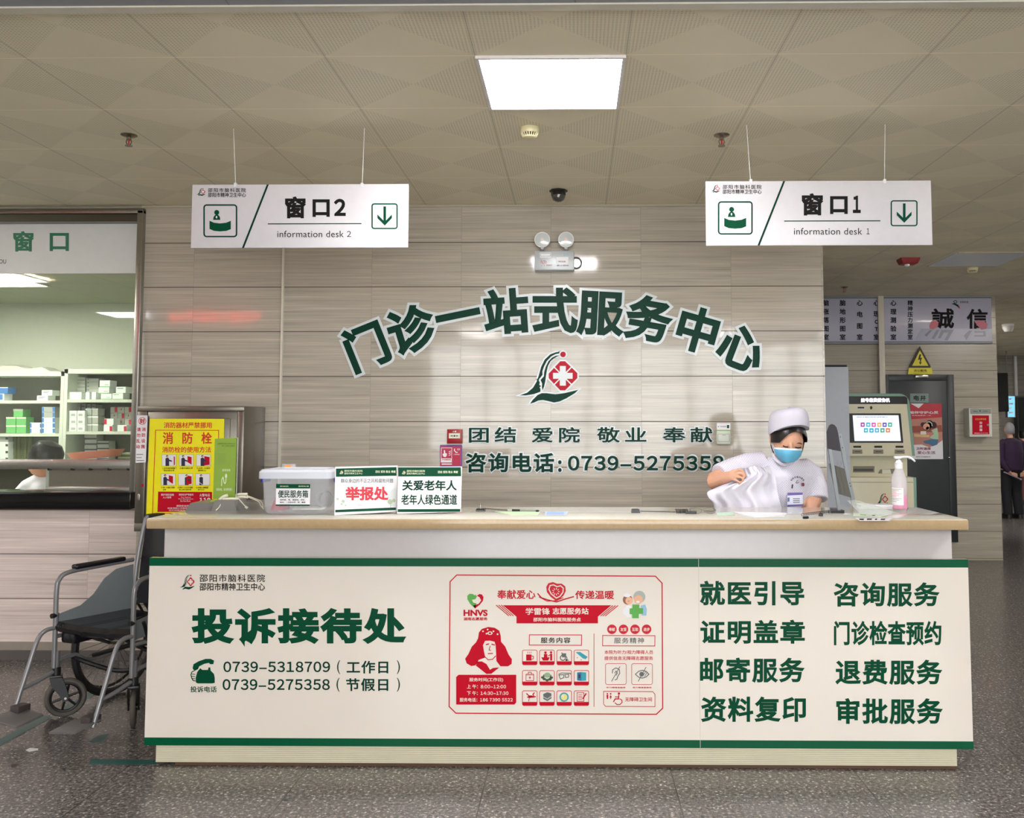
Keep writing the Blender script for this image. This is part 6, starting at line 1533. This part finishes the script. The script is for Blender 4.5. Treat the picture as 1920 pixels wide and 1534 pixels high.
# hazard sign
Zh = zoomer(1540, 530, 1900, 730, 1920); q = lambda L: [Zh(*p) for p in L]
HPn = Plane(FAR - .034, .003)
t = thing('hazard_sign', 'yellow triangular electric shock warning sign above the charcoal door', 'sign', at(1724, 702, FAR))
M_HY = mat('hazard_yellow', (226, 212, 40), .4); M_HB = mat('hazard_brown', (50, 34, 26), .5)
m = MB(); HPn.poly(m, q([(985, 636), (1094, 838), (1090, 850), (886, 850), (882, 838)]), M_HB, 0, .008); m.build('border', t)
m = MB(); HPn.poly(m, q([(985, 676), (1070, 832), (908, 832)]), M_HY, .002); m.build('yellow_field', t)
m = MB(); HPn.poly(m, q([(980, 718), (1000, 718), (988, 752), (1006, 750), (992, 796), (1004, 794), (988, 822), (976, 796), (984, 796), (986, 768), (966, 774)]), M_HB, .004); m.build('lightning', t)
m = MB(); HPn.poly(m, q([(874, 852), (1106, 852), (1112, 916), (866, 916)]), M_HY, 0, .004); u, v = Zh(926, 866), Zh(1056, 892); HPn.text(m, '当心触电', u[0], u[1], v[0], v[1], M_HB, .03, .001); HPn.line(m, q([(920, 904), (1060, 904)]), .35, M_HB, .001); m.build('caption_plate', t)
# suggestion box
RY = FAR - .14
t = thing('suggestion_box', 'white and red report box with lock on the far wall pillar', 'letter box', at(1838, 820, FAR))
a, b = at(1818, 819.5, RY), at(1859.5, 765.5, RY)
MB().box(a.x, b.x, RY, FAR, a.z, b.z, mat('box_enamel', (222, 220, 210), .35), .01).build('case', t)
RP = Plane(RY, .002); Zq = zoomer(1520, 720, 1920, 1060, 1805); q = lambda L: [Zq(*p) for p in L]
m = MB(); RP.poly(m, q([(1348, 210), (1526, 210), (1528, 252), (1350, 254)]), mat('box_grey_flap', (150, 152, 146), .4)); RP.line(m, q([(1374, 232), (1412, 232)]), .8, M_DARK, .002); RP.line(m, q([(1456, 230), (1496, 230)]), .8, M_DARK, .002); u = Zq(1433, 228); RP.circ(m, u[0], u[1], 1.2, M_DARK, .002, 10); m.build('flap', t)
m = MB(); RP.poly(m, q([(1366, 266), (1508, 266), (1512, 426), (1368, 428)]), M_REDP, .001); m.build('red_panel', t)
m = MB()
for k, c in enumerate('举报箱'): u = Zq(1440, 330 + 29 * k); RP.char(m, c, u[0], u[1], 5.4, M_WHITE, .03, .002)
u, v = Zq(1392, 290), Zq(1484, 306); RP.text(m, '纪检监察信箱', u[0], u[1], v[0], v[1], mat('gold_print', (236, 170, 60), .4), .02, .002); u, v = Zq(1384, 412), Zq(1500, 422); RP.text(m, '举报电话:0739-5275358', u[0], u[1], v[0], v[1], M_WHITE, .01, .002)
m.build('panel_lettering', t)
u = at(*Zq(1498, 346), RY); MB().cyl((u.x, RY - .008, u.z), (u.x, RY, u.z), .012, M_CHROME, n=12).build('lock', t)

# self-service kiosk and the white cabinet before it
KY = 9.0
M_KB = mat('kiosk_cream', (222, 214, 184), .35); M_KG = mat('kiosk_green', (126, 164, 146), .35)
k_ = thing('ticket_kiosk', 'cream and green self-service kiosk with lit screen in the right-hand passage', 'kiosk', (at(1640, 900, KY).x, KY + .3, 0))
KP = Plane(KY, .003); q = lambda L: [Zk(*p) for p in L]
X0 = at(1556, 800, KY).x
def kx(px, py, Y=KY): return at(px, py, Y)
xa, xb = X0, kx(1707, 760).x
zt = kx(1660, 738).z; zmid = kx(1660, 855).z; zsh = kx(1660, 895).z
# upper cabinet with rounded shoulder
m = MB(); R_ = .10
def shoulder(x0, x1, z0, z1, r):
    pts = [(x0, z0), (x1 + .035, z0), (x1, z1 - r)]
    pts = [(x0, z0), (x1 + .04, z0)] + [(x1 - r + r * math.cos(a), z1 - r + r * math.sin(a)) for a in [PI / 2 * j / 6 for j in range(7)]] + [(x0 + r - r * math.sin(a), z1 - r + r * math.cos(a)) for a in [PI / 2 * j / 6 for j in range(7)]]
    return pts
S = shoulder(xa, xb, zmid, zt, R_)
m.loft([[Vector((x, KY + .02, z)) for x, z in S], [Vector((x, KY + .42, z)) for x, z in S]], M_KG)
m.build('upper_shell', k_)
S2 = shoulder(xa + .03, xb - .035, zmid + .0, zt - .03, R_ * .8)
m = MB(); m.loft([[Vector((x, KY, z)) for x, z in S2], [Vector((x, KY + .03, z)) for x, z in S2]], M_KB); m.build('front_panel', k_)
m = MB(); KP.poly(m, q([(60, 222), (1120, 222), (1160, 250), (1166, 362), (60, 362)]), M_DARK, .002); m.build('header_strip', k_)
m = MB(); KP.text(m, '挂号缴费报告机', 1580 + 325 * .10428, 720 + 254 * .10428, 1580 + 846 * .10428, 720 + 330 * .10428, mat('lit_lettering', (255, 240, 246), .4, emit=.8), .035, .004); m.build('lit_lettering', k_)
m = MB(); KP.poly(m, q([(60, 530), (1040, 530), (1088, 1058), (60, 1058)]), M_DARK, .003, .008); scr = m.build('screen_bezel', k_)
M_SCR = mat('lit_screen', (214, 228, 246), .3, emit=.42)
m = MB(); KP.poly(m, q([(178, 564), (1000, 564), (1044, 1026), (212, 1026)]), M_SCR, .005); m.build('screen', scr)
for j, (x, y, c) in enumerate([(356, 732, (176, 60, 160)), (456, 732, (80, 186, 220)), (554, 734, (220, 80, 170)), (654, 734, (240, 180, 110)), (750, 734, (108, 84, 180)), (848, 732, (70, 176, 140)), (414, 834, (40, 190, 206)), (514, 836, (40, 176, 206)), (612, 834, (90, 176, 210)), (712, 834, (80, 170, 130)), (810, 834, (232, 128, 70))]):
    m = MB(); u = Zk(x, y); KP.poly(m, KP.rrect_pts(u[0] - 3.9, u[1] - 4.1, u[0] + 3.9, u[1] + 4.1, .8, 3), mat('tile_%d' % j, c, .4, emit=.16), .007); KP.rect(m, u[0] - 1.6, u[1] - 1.2, u[0] + 1.6, u[1] + 1.6, M_SCR, .009); m.build('menu_tile', scr)
m = MB(); u, v = Zk(246, 584), Zk(806, 606); KP.text(m, '邵阳市脑科医院自助服务', u[0], u[1], v[0], v[1], M_GREY, .005, .007); m.build('screen_lettering', scr)
m = MB(); KP.poly(m, q([(246, 402), (404, 402), (404, 456), (246, 456)]), M_BCR, .002); KP.poly(m, q([(268, 412), (386, 412), (386, 440), (268, 440)]), M_DARK, .004); m.build('scanner', k_)
m = MB(); u = Zk(512, 428); KP.circ(m, u[0], u[1], 2.2, M_DARK, .003, 16, 3.2); m.build('camera_eye', k_)
for x in (262, 640, 1022):
    m = MB(); KP.poly(m, q([(x - 72, 1112), (x + 68, 1112), (x + 70, 1148), (x - 70, 1148)]), M_DARK, .002); KP.poly(m, q([(x - 86, 1180), (x + 88, 1180), (x + 92, 1256), (x - 88, 1256)]), mat('slot_grey', (132, 126, 108), .4), .002); KP.poly(m, q([(x - 50, 1208), (x + 54, 1208), (x + 54, 1224), (x - 50, 1224)]), mat('slot_dark', (78, 74, 64), .4), .004); m.build('card_slot', k_)
# waist and base
Zl = zoomer(1540, 780, 1720, 1000, 1255)
zw = kx(1660, 889).z
m = MB(); m.loft([[Vector((xa, KY + .14, zsh)), Vector((kx(1701, 880, KY + .14).x, KY + .14, zsh)), Vector((xb + .02, KY + .42, zsh)), Vector((xa, KY + .42, zsh))], [Vector((xa, KY + .14, zmid)), Vector((kx(1701, 860, KY + .14).x, KY + .14, zmid)), Vector((xb + .03, KY + .42, zmid)), Vector((xa, KY + .42, zmid))]], M_KB); m.build('waist', k_)
KW = Plane(KY + .14, .004); m = MB()
KW.poly(m, [Zl(*p) for p in ((414, 656), (694, 656), (694, 738), (414, 738))], mat('slot_grey', (132, 126, 108), .4), .001); KW.poly(m, [Zl(*p) for p in ((420, 690), (676, 690), (676, 722), (420, 722))], mat('slot_dark', (78, 74, 64), .4), .004); m.build('printer_slot', k_)
m = MB(); KW.poly(m, [Zl(*p) for p in ((740, 752), (770, 700), (960, 690), (960, 756))], mat('slot_grey', (132, 126, 108), .4), .001); KW.poly(m, [Zl(*p) for p in ((794, 700), (900, 698), (912, 752), (794, 752))], M_BCR, .005); m.build('receipt_tray', k_)
m = MB().box(xa, kx(1713, 900, KY - .04).x, KY - .04, KY + .42, .02, zsh, M_KB, .006).box(kx(1713, 900, KY - .04).x, kx(1719, 900, KY - .04).x, KY - .03, KY + .42, .02, zsh, M_KG, .004); m.build('base', k_)
KB = Plane(KY - .041, .002); m = MB(); z = [Zl(380, 866), Zl(1200, 868)]; KB.line(m, z, .7, M_GREY, .001); m.build('groove', k_)
emblem(KB, *Zl(715, 1010), *Zl(880, 1175), M_GREEND, M_RED, M_KB, 'emblem', k_, .001)
PY2 = 8.55
a, b = at(1549, 955, PY2), at(1590.5, 684, PY2)
t = thing('white_cabinet', 'tall plain white cabinet between the tiled wall and the kiosk', 'cabinet', ((a.x + b.x) / 2, PY2 + .2, 0))
MB().box(1.66, b.x, PY2, PY2 + .36, .0, b.z - .02, mat('cool_white_laminate', (196, 202, 212), .35), .003).build('body', t)
MB().box(1.66, b.x - .01, PY2 + .01, PY2 + .36, b.z - .02, b.z, M_DARK, .002).build('top_edge', t)

# ================================================================== corridor beyond
p = c_at(1890, 608)
t = thing('corridor_dome', 'small white dome camera under the corridor ceiling at the right edge', 'camera', (p.x, p.y, CEIL))
MB().lathe([(.001, 0), (.085, 0), (.085, -.03), (.001, -.03)], (p.x, p.y, CEIL), M_WHITE, 20).build('mount', t)
MB().lathe([(.08, -.03), (.075, -.07), (.05, -.11), (.001, -.125)], (p.x, p.y, CEIL), mat('clear_dome', (214, 214, 206), .1, alpha=.8), 20).build('dome', t)
MY = 12.2
a, b = at(1873, 765, MY), at(1890, 699, MY)
t = thing('wall_monitor', 'black monitor mounted on the corridor wall behind the pillar with the report box', 'monitor', (a.x, MY, a.z))
MB().box(at(1868, 700, FAR + .3).x + .3, b.x, MY, MY + .9, a.z - .05, b.z, M_DARK, .01).build('case', t)
MB().box(4.87, b.x - .02, MY + .4, MY + .5, a.z + .2, b.z - .2, M_DARK).build('bracket', t)
CYc = 18.2
a, b = at(1889, 783, CYc), at(1903.5, 742, CYc)
t = thing('lit_sign', 'small pale blue lit sign hanging at the end of the corridor', 'sign', ((a.x + b.x) / 2, CYc, a.z))
MB().box(a.x, b.x, CYc, CYc + .08, a.z, b.z, M_ALU, .004).build('case', t)
LPn = Plane(CYc, .003); m = MB(); LPn.rect(m, 1889.8, 743, 1902.6, 782, mat('lit_blue', (120, 190, 222), .4, emit=.4), .002); m.build('face', t)
m = MB()
for k in range(4): LPn.rect(m, 1891.5, 747 + 8.5 * k, 1896 + (k % 2) * 3, 750 + 8.5 * k, M_WHITE, .006)
m.build('print', t)
cx_ = (a.x + b.x) / 2; MB().cyl((cx_ - .05, CYc + .04, b.z), (cx_ - .05, CYc + .04, CEIL), .012, M_ALU, n=8).build('rod', t)
a, b = at(1904.4, 700, YE - .1), at(1907.4, 640, YE - .1)
tag(MB().box(a.x, b.x, YE - .06, YE, at(1905, 745, YE).z, at(1905, 668, YE).z, M_WHITE, .004).build('cable_duct'), 'white vertical duct on the end wall of the corridor', 'cable duct')
a, b = at(1897, 813, YE - .06), at(1908.5, 795, YE - .06)
t = thing('paper_notice', 'small white notice on the corridor end wall beside the grey curtain', 'notice', (a.x, YE, a.z))
m = MB(); EPn = Plane(YE - .02, .01); EPn.rect(m, 1897, 795.5, 1908.5, 813, M_WHITE, .001, .015); m.build('sheet', t)
m = MB(); EPn.rect(m, 1897, 795.5, 1908.5, 799, M_GREY, .003); EPn.rect(m, 1903, 806, 1906, 810, M_BLACK, .003); m.build('print', t)
m = MB(); a = at(1908, 920, YE - .12); b = at(1960, 745, YE - .12); rings = []
for k in range(60):
    x = a.x + (b.x - a.x) * k / 59; d = .05 * math.sin(k * 1.35) + .02 * math.sin(k * .7)
    rings.append([(x, YE - .14 + d, a.z + .02), (x, YE - .14 + d, b.z), (x, YE - .12 + d, b.z), (x, YE - .12 + d, a.z + .02)])
m.loft(rings, mat('grey_curtain_cloth', (92, 94, 92), .8))
t = thing('door_curtain', 'grey cloth curtain in a doorway at the end of the corridor', 'curtain', (a.x, YE - .13, 0)); m.build('cloth', t)
MB().cyl((a.x - .05, YE - .13, b.z + .01), (b.x, YE - .13, b.z + .01), .02, M_ALU, n=8).build('rail', t)

# two people in the corridor
def walker(px, py_head, py_foot, label, jacket, trousers, hair, turn):
    f = onz(px, py_foot, 0); Y = f.y; H = at(px, py_head, Y).z
    t = thing('person', label, 'person', (f.x, Y, 0), turn)
    s = H / 1.62
    J, T, HR = jacket, trousers, hair
    m = MB()
    m.ball((.0, -.03 * s, 1.50 * s), (.075 * s, .092 * s, .112 * s), M_SKIN, 18, 12)
    m.ball((0, -.125 * s, 1.485 * s), (.014 * s, .02 * s, .022 * s), M_SKIN, 8, 6)
    for q_ in (-1, 1): m.ball((q_ * .078 * s, -.02 * s, 1.49 * s), (.012 * s, .02 * s, .03 * s), M_SKIN, 8, 6)
    m.tube([(0, -.02 * s, 1.42 * s), (0, .02 * s, 1.33 * s)], .048 * s, M_SKIN, 12)
    m.tube([(0, .02 * s, 1.3 * s), (0, 0, .85 * s)], [.12 * s, .13 * s], M_SKIN, 14)
    for q_ in (-1, 1):
        m.tube([(q_ * .19 * s, .03 * s, 1.28 * s), (q_ * .235 * s, .09 * s, .99 * s), (q_ * .12 * s, .17 * s, .77 * s)], [.05 * s, .042 * s, .028 * s], M_SKIN, 10)
        m.ball((q_ * .08 * s, .185 * s, .75 * s), (.045 * s, .022 * s, .04 * s), M_SKIN, 10, 8)
        for g in range(4): m.tube([(q_ * (.06 - .0 * g) * s, .20 * s, (.775 - .018 * g) * s), (q_ * .02 * s, .215 * s, (.765 - .018 * g) * s)], .008 * s, M_SKIN, 6)
        m.tube([(q_ * .09 * s, 0, .85 * s), (q_ * .095 * s, -.01, .46 * s), (q_ * .10 * s, .03, .08 * s)], [.09 * s, .06 * s, .045 * s], M_SKIN, 12)
    remesh(m.build('body', t, True), .009)
    m = MB(); m.tube([(0, .015 * s, 1.36 * s), (0, .02 * s, 1.30 * s), (0, .03 * s, 1.12 * s), (0, .02 * s, .82 * s)], [.07 * s, .155 * s, .18 * s, .175 * s], J, 20)
    for q_ in (-1, 1): m.tube([(q_ * .12 * s, .02 * s, 1.285 * s), (q_ * .20 * s, .04 * s, 1.25 * s), (q_ * .245 * s, .10 * s, .99 * s), (q_ * .14 * s, .165 * s, .80 * s)], [.075 * s, .072 * s, .062 * s, .048 * s], J, 12)
    remesh(m.build('jacket', t, True), .012)
    m = MB(); m.tube([(0, .01, .90 * s), (0, .01, .78 * s)], [.155 * s, .15 * s], T, 16)
    for q_ in (-1, 1): m.tube([(q_ * .08 * s, .01, .82 * s), (q_ * .095 * s, -.01, .46 * s), (q_ * .10 * s, .03, .06 * s)], [.105 * s, .085 * s, .075 * s], T, 14)
    remesh(m.build('trousers', t, True), .012)
    for q_ in (-1, 1): MB().loft([rr(q_ * .10 * s - .05, q_ * .10 * s + .05, -.17, .10, 0, .045), rr(q_ * .10 * s - .05, q_ * .10 * s + .05, -.17, .10, .04, .045), rr(q_ * .10 * s - .04, q_ * .10 * s + .04, -.06, .09, .09, .035)], M_DARK).build('shoe', t, True)
    ok = lambda v: (v.y > .0 and v.z > -.08 * s) or v.z > .062 * s
    m = MB(); m.add(*hair_shell((0, -.022 * s, 1.512 * s), (.084 * s, .102 * s, .118 * s), ok, 48, 16), HR); m.build('hair', t, True)
    return t, s
t, s = walker(1899, 793, 972, 'person in dark purple jacket with grey hair walking away, hands behind back, holding a cane', mat('purple_jacket', (50, 28, 58), .8, var=.15), mat('black_trousers', (22, 22, 28), .8), mat('grey_hair', (150, 150, 150), .6, var=.3, vs=60), PI + .12)
a, b = at(1884.5, 884, 14.96), at(1912, 905, 14.96)
a = at(1882, 885, 14.955); b = at(1914, 899, 14.955)
tag(MB().tube([a, b], .011, mat('pale_cane', (150, 140, 150), .4), 8).ball(b, .018, mat('pale_cane', (150, 140, 150), .4), 10, 8).build('walking_cane'), 'thin pale cane held behind the back of the walker in purple', 'cane')
walker(1922, 806, 945, 'person in white top partly cut off at the right edge of the corridor', mat('white_shirt', (214, 216, 210), .8), mat('rust_trousers', (120, 64, 60), .8), M_HAIR, PI)

# ================================================================== wheelchair left of the desk
# local axes: x from the far side to the near side, y from front to back, z up
WA = math.radians(-20)
wc = thing('wheelchair', 'grey folding wheelchair with black seat parked at the left end of the desk', 'wheelchair', (-2.438, 4.83, 0), WA)
M_TUBE = mat('grey_tube', (136, 135, 137), .3, metal=.35); M_TYRE = mat('black_tyre', (26, 25, 26), .6); M_GTYRE = mat('grey_tyre', (88, 82, 74), .6)
M_LEATH = mat('black_vinyl', (22, 20, 26), .2, bump=.12); M_GUARD = mat('grey_guard', (118, 124, 126), .4)
HW = .264
def part(m, name, parent=wc): return m.build(name, parent, True)
def T(pts, r, name, material=M_TUBE, n=12, parent=wc, k=6): return part(MB().tube(bez(pts, k), r, material, n), name, parent)
for s in (-1, 1):
    x = s * HW
    side = 'side_frame'
    # armrest loop: up from the front, over and back
    T([(x, -.10, .26), (x, -.10, .48), (x, -.10, .66), (x, -.085, .715), (x, -.03, .742), (x, .16, .748), (x, .40, .75)], .0125, side)
    T([(x, .42, .28), (x, .42, .60), (x, .445, .80), (x, .48, .95), (x, .50, .985), (x, .57, .985)], .0125, 'back_post')
    T([(x, -.10, .42), (x, .16, .42), (x, .42, .42)], .0115, 'seat_rail'); T([(x, -.105, .285), (x, .02, .30), (x, .14, .25), (x, .42, .27)], .0115, 'lower_rail')
    m = MB().box(x - .022, x + .022, -.0, .335, .752, .778, M_LEATH, .011, 3); part(m, 'arm_pad')
    # skirt guard
    prof = [(-.085, .445), (-.085, .535), (.05, .555), (.13, .60), (.20, .675), (.28, .715), (.40, .725), (.40, .445)]
    xi = x - s * .004
    m = MB(); m.loft([[Vector((xi - .002, y, z)) for y, z in prof], [Vector((xi + .002, y, z)) for y, z in prof]], M_GUARD); part(m, 'skirt_guard')
    # footrest hanger and plate
    T([(x, -.10, .465), (x, -.16, .462), (x, -.205, .42), (x, -.26, .27), (x, -.315, .115), (x, -.325, .085)], .0115, 'footrest_hanger')
    T([(x, -.29, .20), (x, -.20, .215), (x, -.105, .24)], .0105, 'hanger_brace')
    Mx = Matrix.Translation((x - s * .075, -.36, .092)) @ Matrix.Rotation(-s * .12, 4, 'Y') @ Matrix.Rotation(.12, 4, 'X')
    fp = part(MB().box(-.085, .085, -.075, .075, -.006, .006, mat('footplate_grey', (112, 108, 106), .35), .004, 2, Mx), 'footplate')
    part(MB().box(-.08, .08, -.01, .06, .006, .045, mat('footplate_clamp', (70, 62, 60), .5), .005, 2, Matrix.Translation((x - s * .03, -.335, .09)) @ Matrix.Scale(.35, 4, (1, 0, 0))), 'clamp', fp)
    # brake lever and knob
    T([(x + s * .02, -.02, .43), (x + s * .028, -.05, .50), (x + s * .03, -.065, .53)], .009, 'brake_lever', M_DARK)
    part(MB().cyl((x, -.125, .53), (x, -.10, .53), .013, M_DARK, n=12), 'knob')
    # caster
    yaw = {-1: math.radians(-42), 1: math.radians(42)}[s]
    cst = bpy.data.objects.new('caster', None); cst.location = (x, -.085, 0); cst.rotation_euler = (0, 0, yaw); cst.parent = wc; COL.objects.link(cst)
    # caster local: rolls along local y
    m = MB().tube([(0, 0, .26), (0, 0, .345)], .015, M_TUBE, 12).tube([(0, 0, .205), (0, 0, .262)], .022, M_DARK, 12); part(m, 'stem', cst)
    m = MB()
    for q_ in (-1, 1):
        m.loft([[Vector((q_ * .024 + d, y, z)) for y, z in ((-.03, .215), (.025, .215), (.045, .17), (.060, .115), (.058, .085), (.036, .085), (.018, .12), (-.02, .17))] for d in (-.004, .004)], M_DARK)
    m.box(-.028, .028, -.03, .03, .205, .222, M_DARK, .004); part(m, 'fork', cst)
    c = (0, .047, .1005)
    rim = MB().torus(c, .072, .009, M_DARK, (1, 0, 0), 36, 8)
    for k in range(6):
        a = 2 * PI * k / 6 + .3; rim.tube([c, (0, c[1] + .07 * math.cos(a), c[2] + .07 * math.sin(a))], [.008, .0055], M_DARK, 8)
    rim.cyl((-.018, c[1], c[2]), (.018, c[1], c[2]), .016, M_DARK, n=16).cyl((-.03, c[1], c[2]), (.03, c[1], c[2]), .006, M_STEEL, n=10)
    part(rim, 'caster_rim', cst)
    part(MB().torus(c, .087, .0135, M_GTYRE, (1, 0, 0), 44, 10), 'caster_tyre', cst)
    # large rear wheel
    w = bpy.data.objects.new('rear_wheel', None); w.location = (x + s * .045, .345, .30); w.parent = wc; COL.objects.link(w)
    part(MB().torus((0, 0, 0), .283, .0165, M_TYRE, (1, 0, 0), 64, 10), 'tyre', w)
    part(MB().torus((0, 0, 0), .266, .010, mat('wheel_rim', (60, 60, 62), .35, metal=.5), (1, 0, 0), 64, 8), 'rim', w)
    part(MB().torus((s * .045, 0, 0), .255, .008, M_DARK, (1, 0, 0), 64, 8), 'push_rim', w)
    part(MB().cyl((-.04, 0, 0), (.04, 0, 0), .022, M_STEELD, n=16), 'hub', w)
    sp = MB()
    for k in range(28):
        a = 2 * PI * k / 28; b2 = a + (.35 if k % 2 else -.35); q_ = .022 if k % 4 < 2 else -.022
        sp.tube([(q_, .022 * math.cos(b2), .022 * math.sin(b2)), (0, .262 * math.cos(a), .262 * math.sin(a))], .0014, M_STEELD, 5)
    part(sp, 'spokes', w)
    part(MB().tube(bez([(x, .50, .985), (x, .56, .985), (x, .62, .98)], 3), .017, M_DARK, 12), 'push_handle')
# seat, back and the folding cross under the seat
m = MB(); rings = []
for k in range(21):
    u = k / 20; x = -HW + .01 + (2 * HW - .02) * u; sag = -.012 * math.sin(PI * u) - (.006 if k in (7, 14) else 0)
    rings.append([Vector((x, y, z + sag)) for y, z in ((-.105, .455), (-.11, .475), (-.09, .497), (.0, .492), (.38, .478), (.39, .45), (.0, .445), (-.08, .44))])
m.loft(rings, M_LEATH); part(m, 'seat')
part(MB().box(-HW + .02, -HW + .12, -.085, .05, .385, .445, M_LEATH, .015), 'seat_flap')
m = MB(); rings = []
for k in range(17):
    u = k / 16; x = -HW + .012 + (2 * HW - .024) * u; d = .035 * math.sin(PI * u) + .006 * math.sin(9 * u)
    rings.append([Vector((x, .425 + d, .50)), Vector((x, .448 + d, .75)), Vector((x, .478 + d, .945)), Vector((x, .496 + d, .940)), Vector((x, .466 + d, .75)), Vector((x, .443 + d, .50))])
m.loft(rings, M_LEATH); part(m, 'backrest')
for s in (-1, 1):
    T([(-s * HW, .16 + s * .012, .415), (0, .16 + s * .012, .345), (s * HW, .16 + s * .012, .27)], .012, 'cross_brace', M_DARK)
    T([(-s * (HW - .02), .05, .40), (-s * .1, .10, .36)], .009, 'link', M_DARK)
part(MB().box(-.15, .12, -.30, -.292, .10, .17, M_DARK, .003) if False else MB().tube(bez([(-HW, .02, .285), (0, .05, .235), (HW, .02, .285)], 6), .012, M_LEATH, 8), 'calf_strap')

# ================================================================== tape and litter on the floor
M_TAPE = mat('green_floor_tape', (38, 92, 88), .35, var=.12, vs=6)
def tape(pts, label):
    A = [onz(x, y, 0) for x, y in pts]
    m = MB(); m.loft([[Vector((p.x, p.y, .0002)) for p in A], [Vector((p.x, p.y, .0012)) for p in A]], M_TAPE)
    return tag(m.build('floor_tape'), label, 'floor tape')
tape([(-40, 1407), (82, 1342), (98, 1345), (-40, 1422)], 'green floor tape running from the left edge towards the wheelchair')
tape([(96, 1340), (182, 1291), (190, 1296), (112, 1342)], 'green floor tape piece between the wheelchair front wheels')
tape([(168, 1428), (176, 1424), (292, 1425), (292, 1434), (168, 1434)], 'short green floor tape touching the lower left corner of the desk')
tape([(166, 1392), (186, 1378), (206, 1376), (192, 1392)], 'small green tape scrap on the floor under the wheelchair')
M_STAIN = mat('dark_floor_mark', (48, 44, 43), .4)
def flat(pts, material, label, name, cat, h=.0012):
    A = [onz(x, y, 0) for x, y in pts]
    m = MB(); m.loft([[Vector((p.x, p.y, .0002)) for p in A], [Vector((p.x, p.y, h)) for p in A]], material); return tag(m.build(name), label, cat)
flat([(48, 1407), (56, 1403), (72, 1404), (71, 1407), (54, 1410)], M_WHITE, 'small white paper scrap on the floor at the lower left', 'paper_scrap', 'litter')
flat([(20, 1435), (36, 1431), (30, 1439), (22, 1440)], M_STAIN, 'dark torn mark on the floor near the lower left corner', 'floor_mark', 'mark')
flat([(117, 1441), (122, 1440), (123, 1446), (119, 1446)], M_STAIN, 'tiny dark mark on the floor left of the desk', 'floor_mark', 'mark')
flat([(82, 1364), (94, 1348), (102, 1350), (114, 1363), (108, 1366), (98, 1356), (90, 1367)], M_STAIN, 'dark hooked tape mark on the floor in front of the wheelchair footrest', 'floor_mark', 'mark')
flat([(530, 1499), (541, 1498), (540, 1501.5), (531, 1502)], M_STAIN, 'small dark chip lying on the floor in front of the desk', 'floor_chip', 'litter')
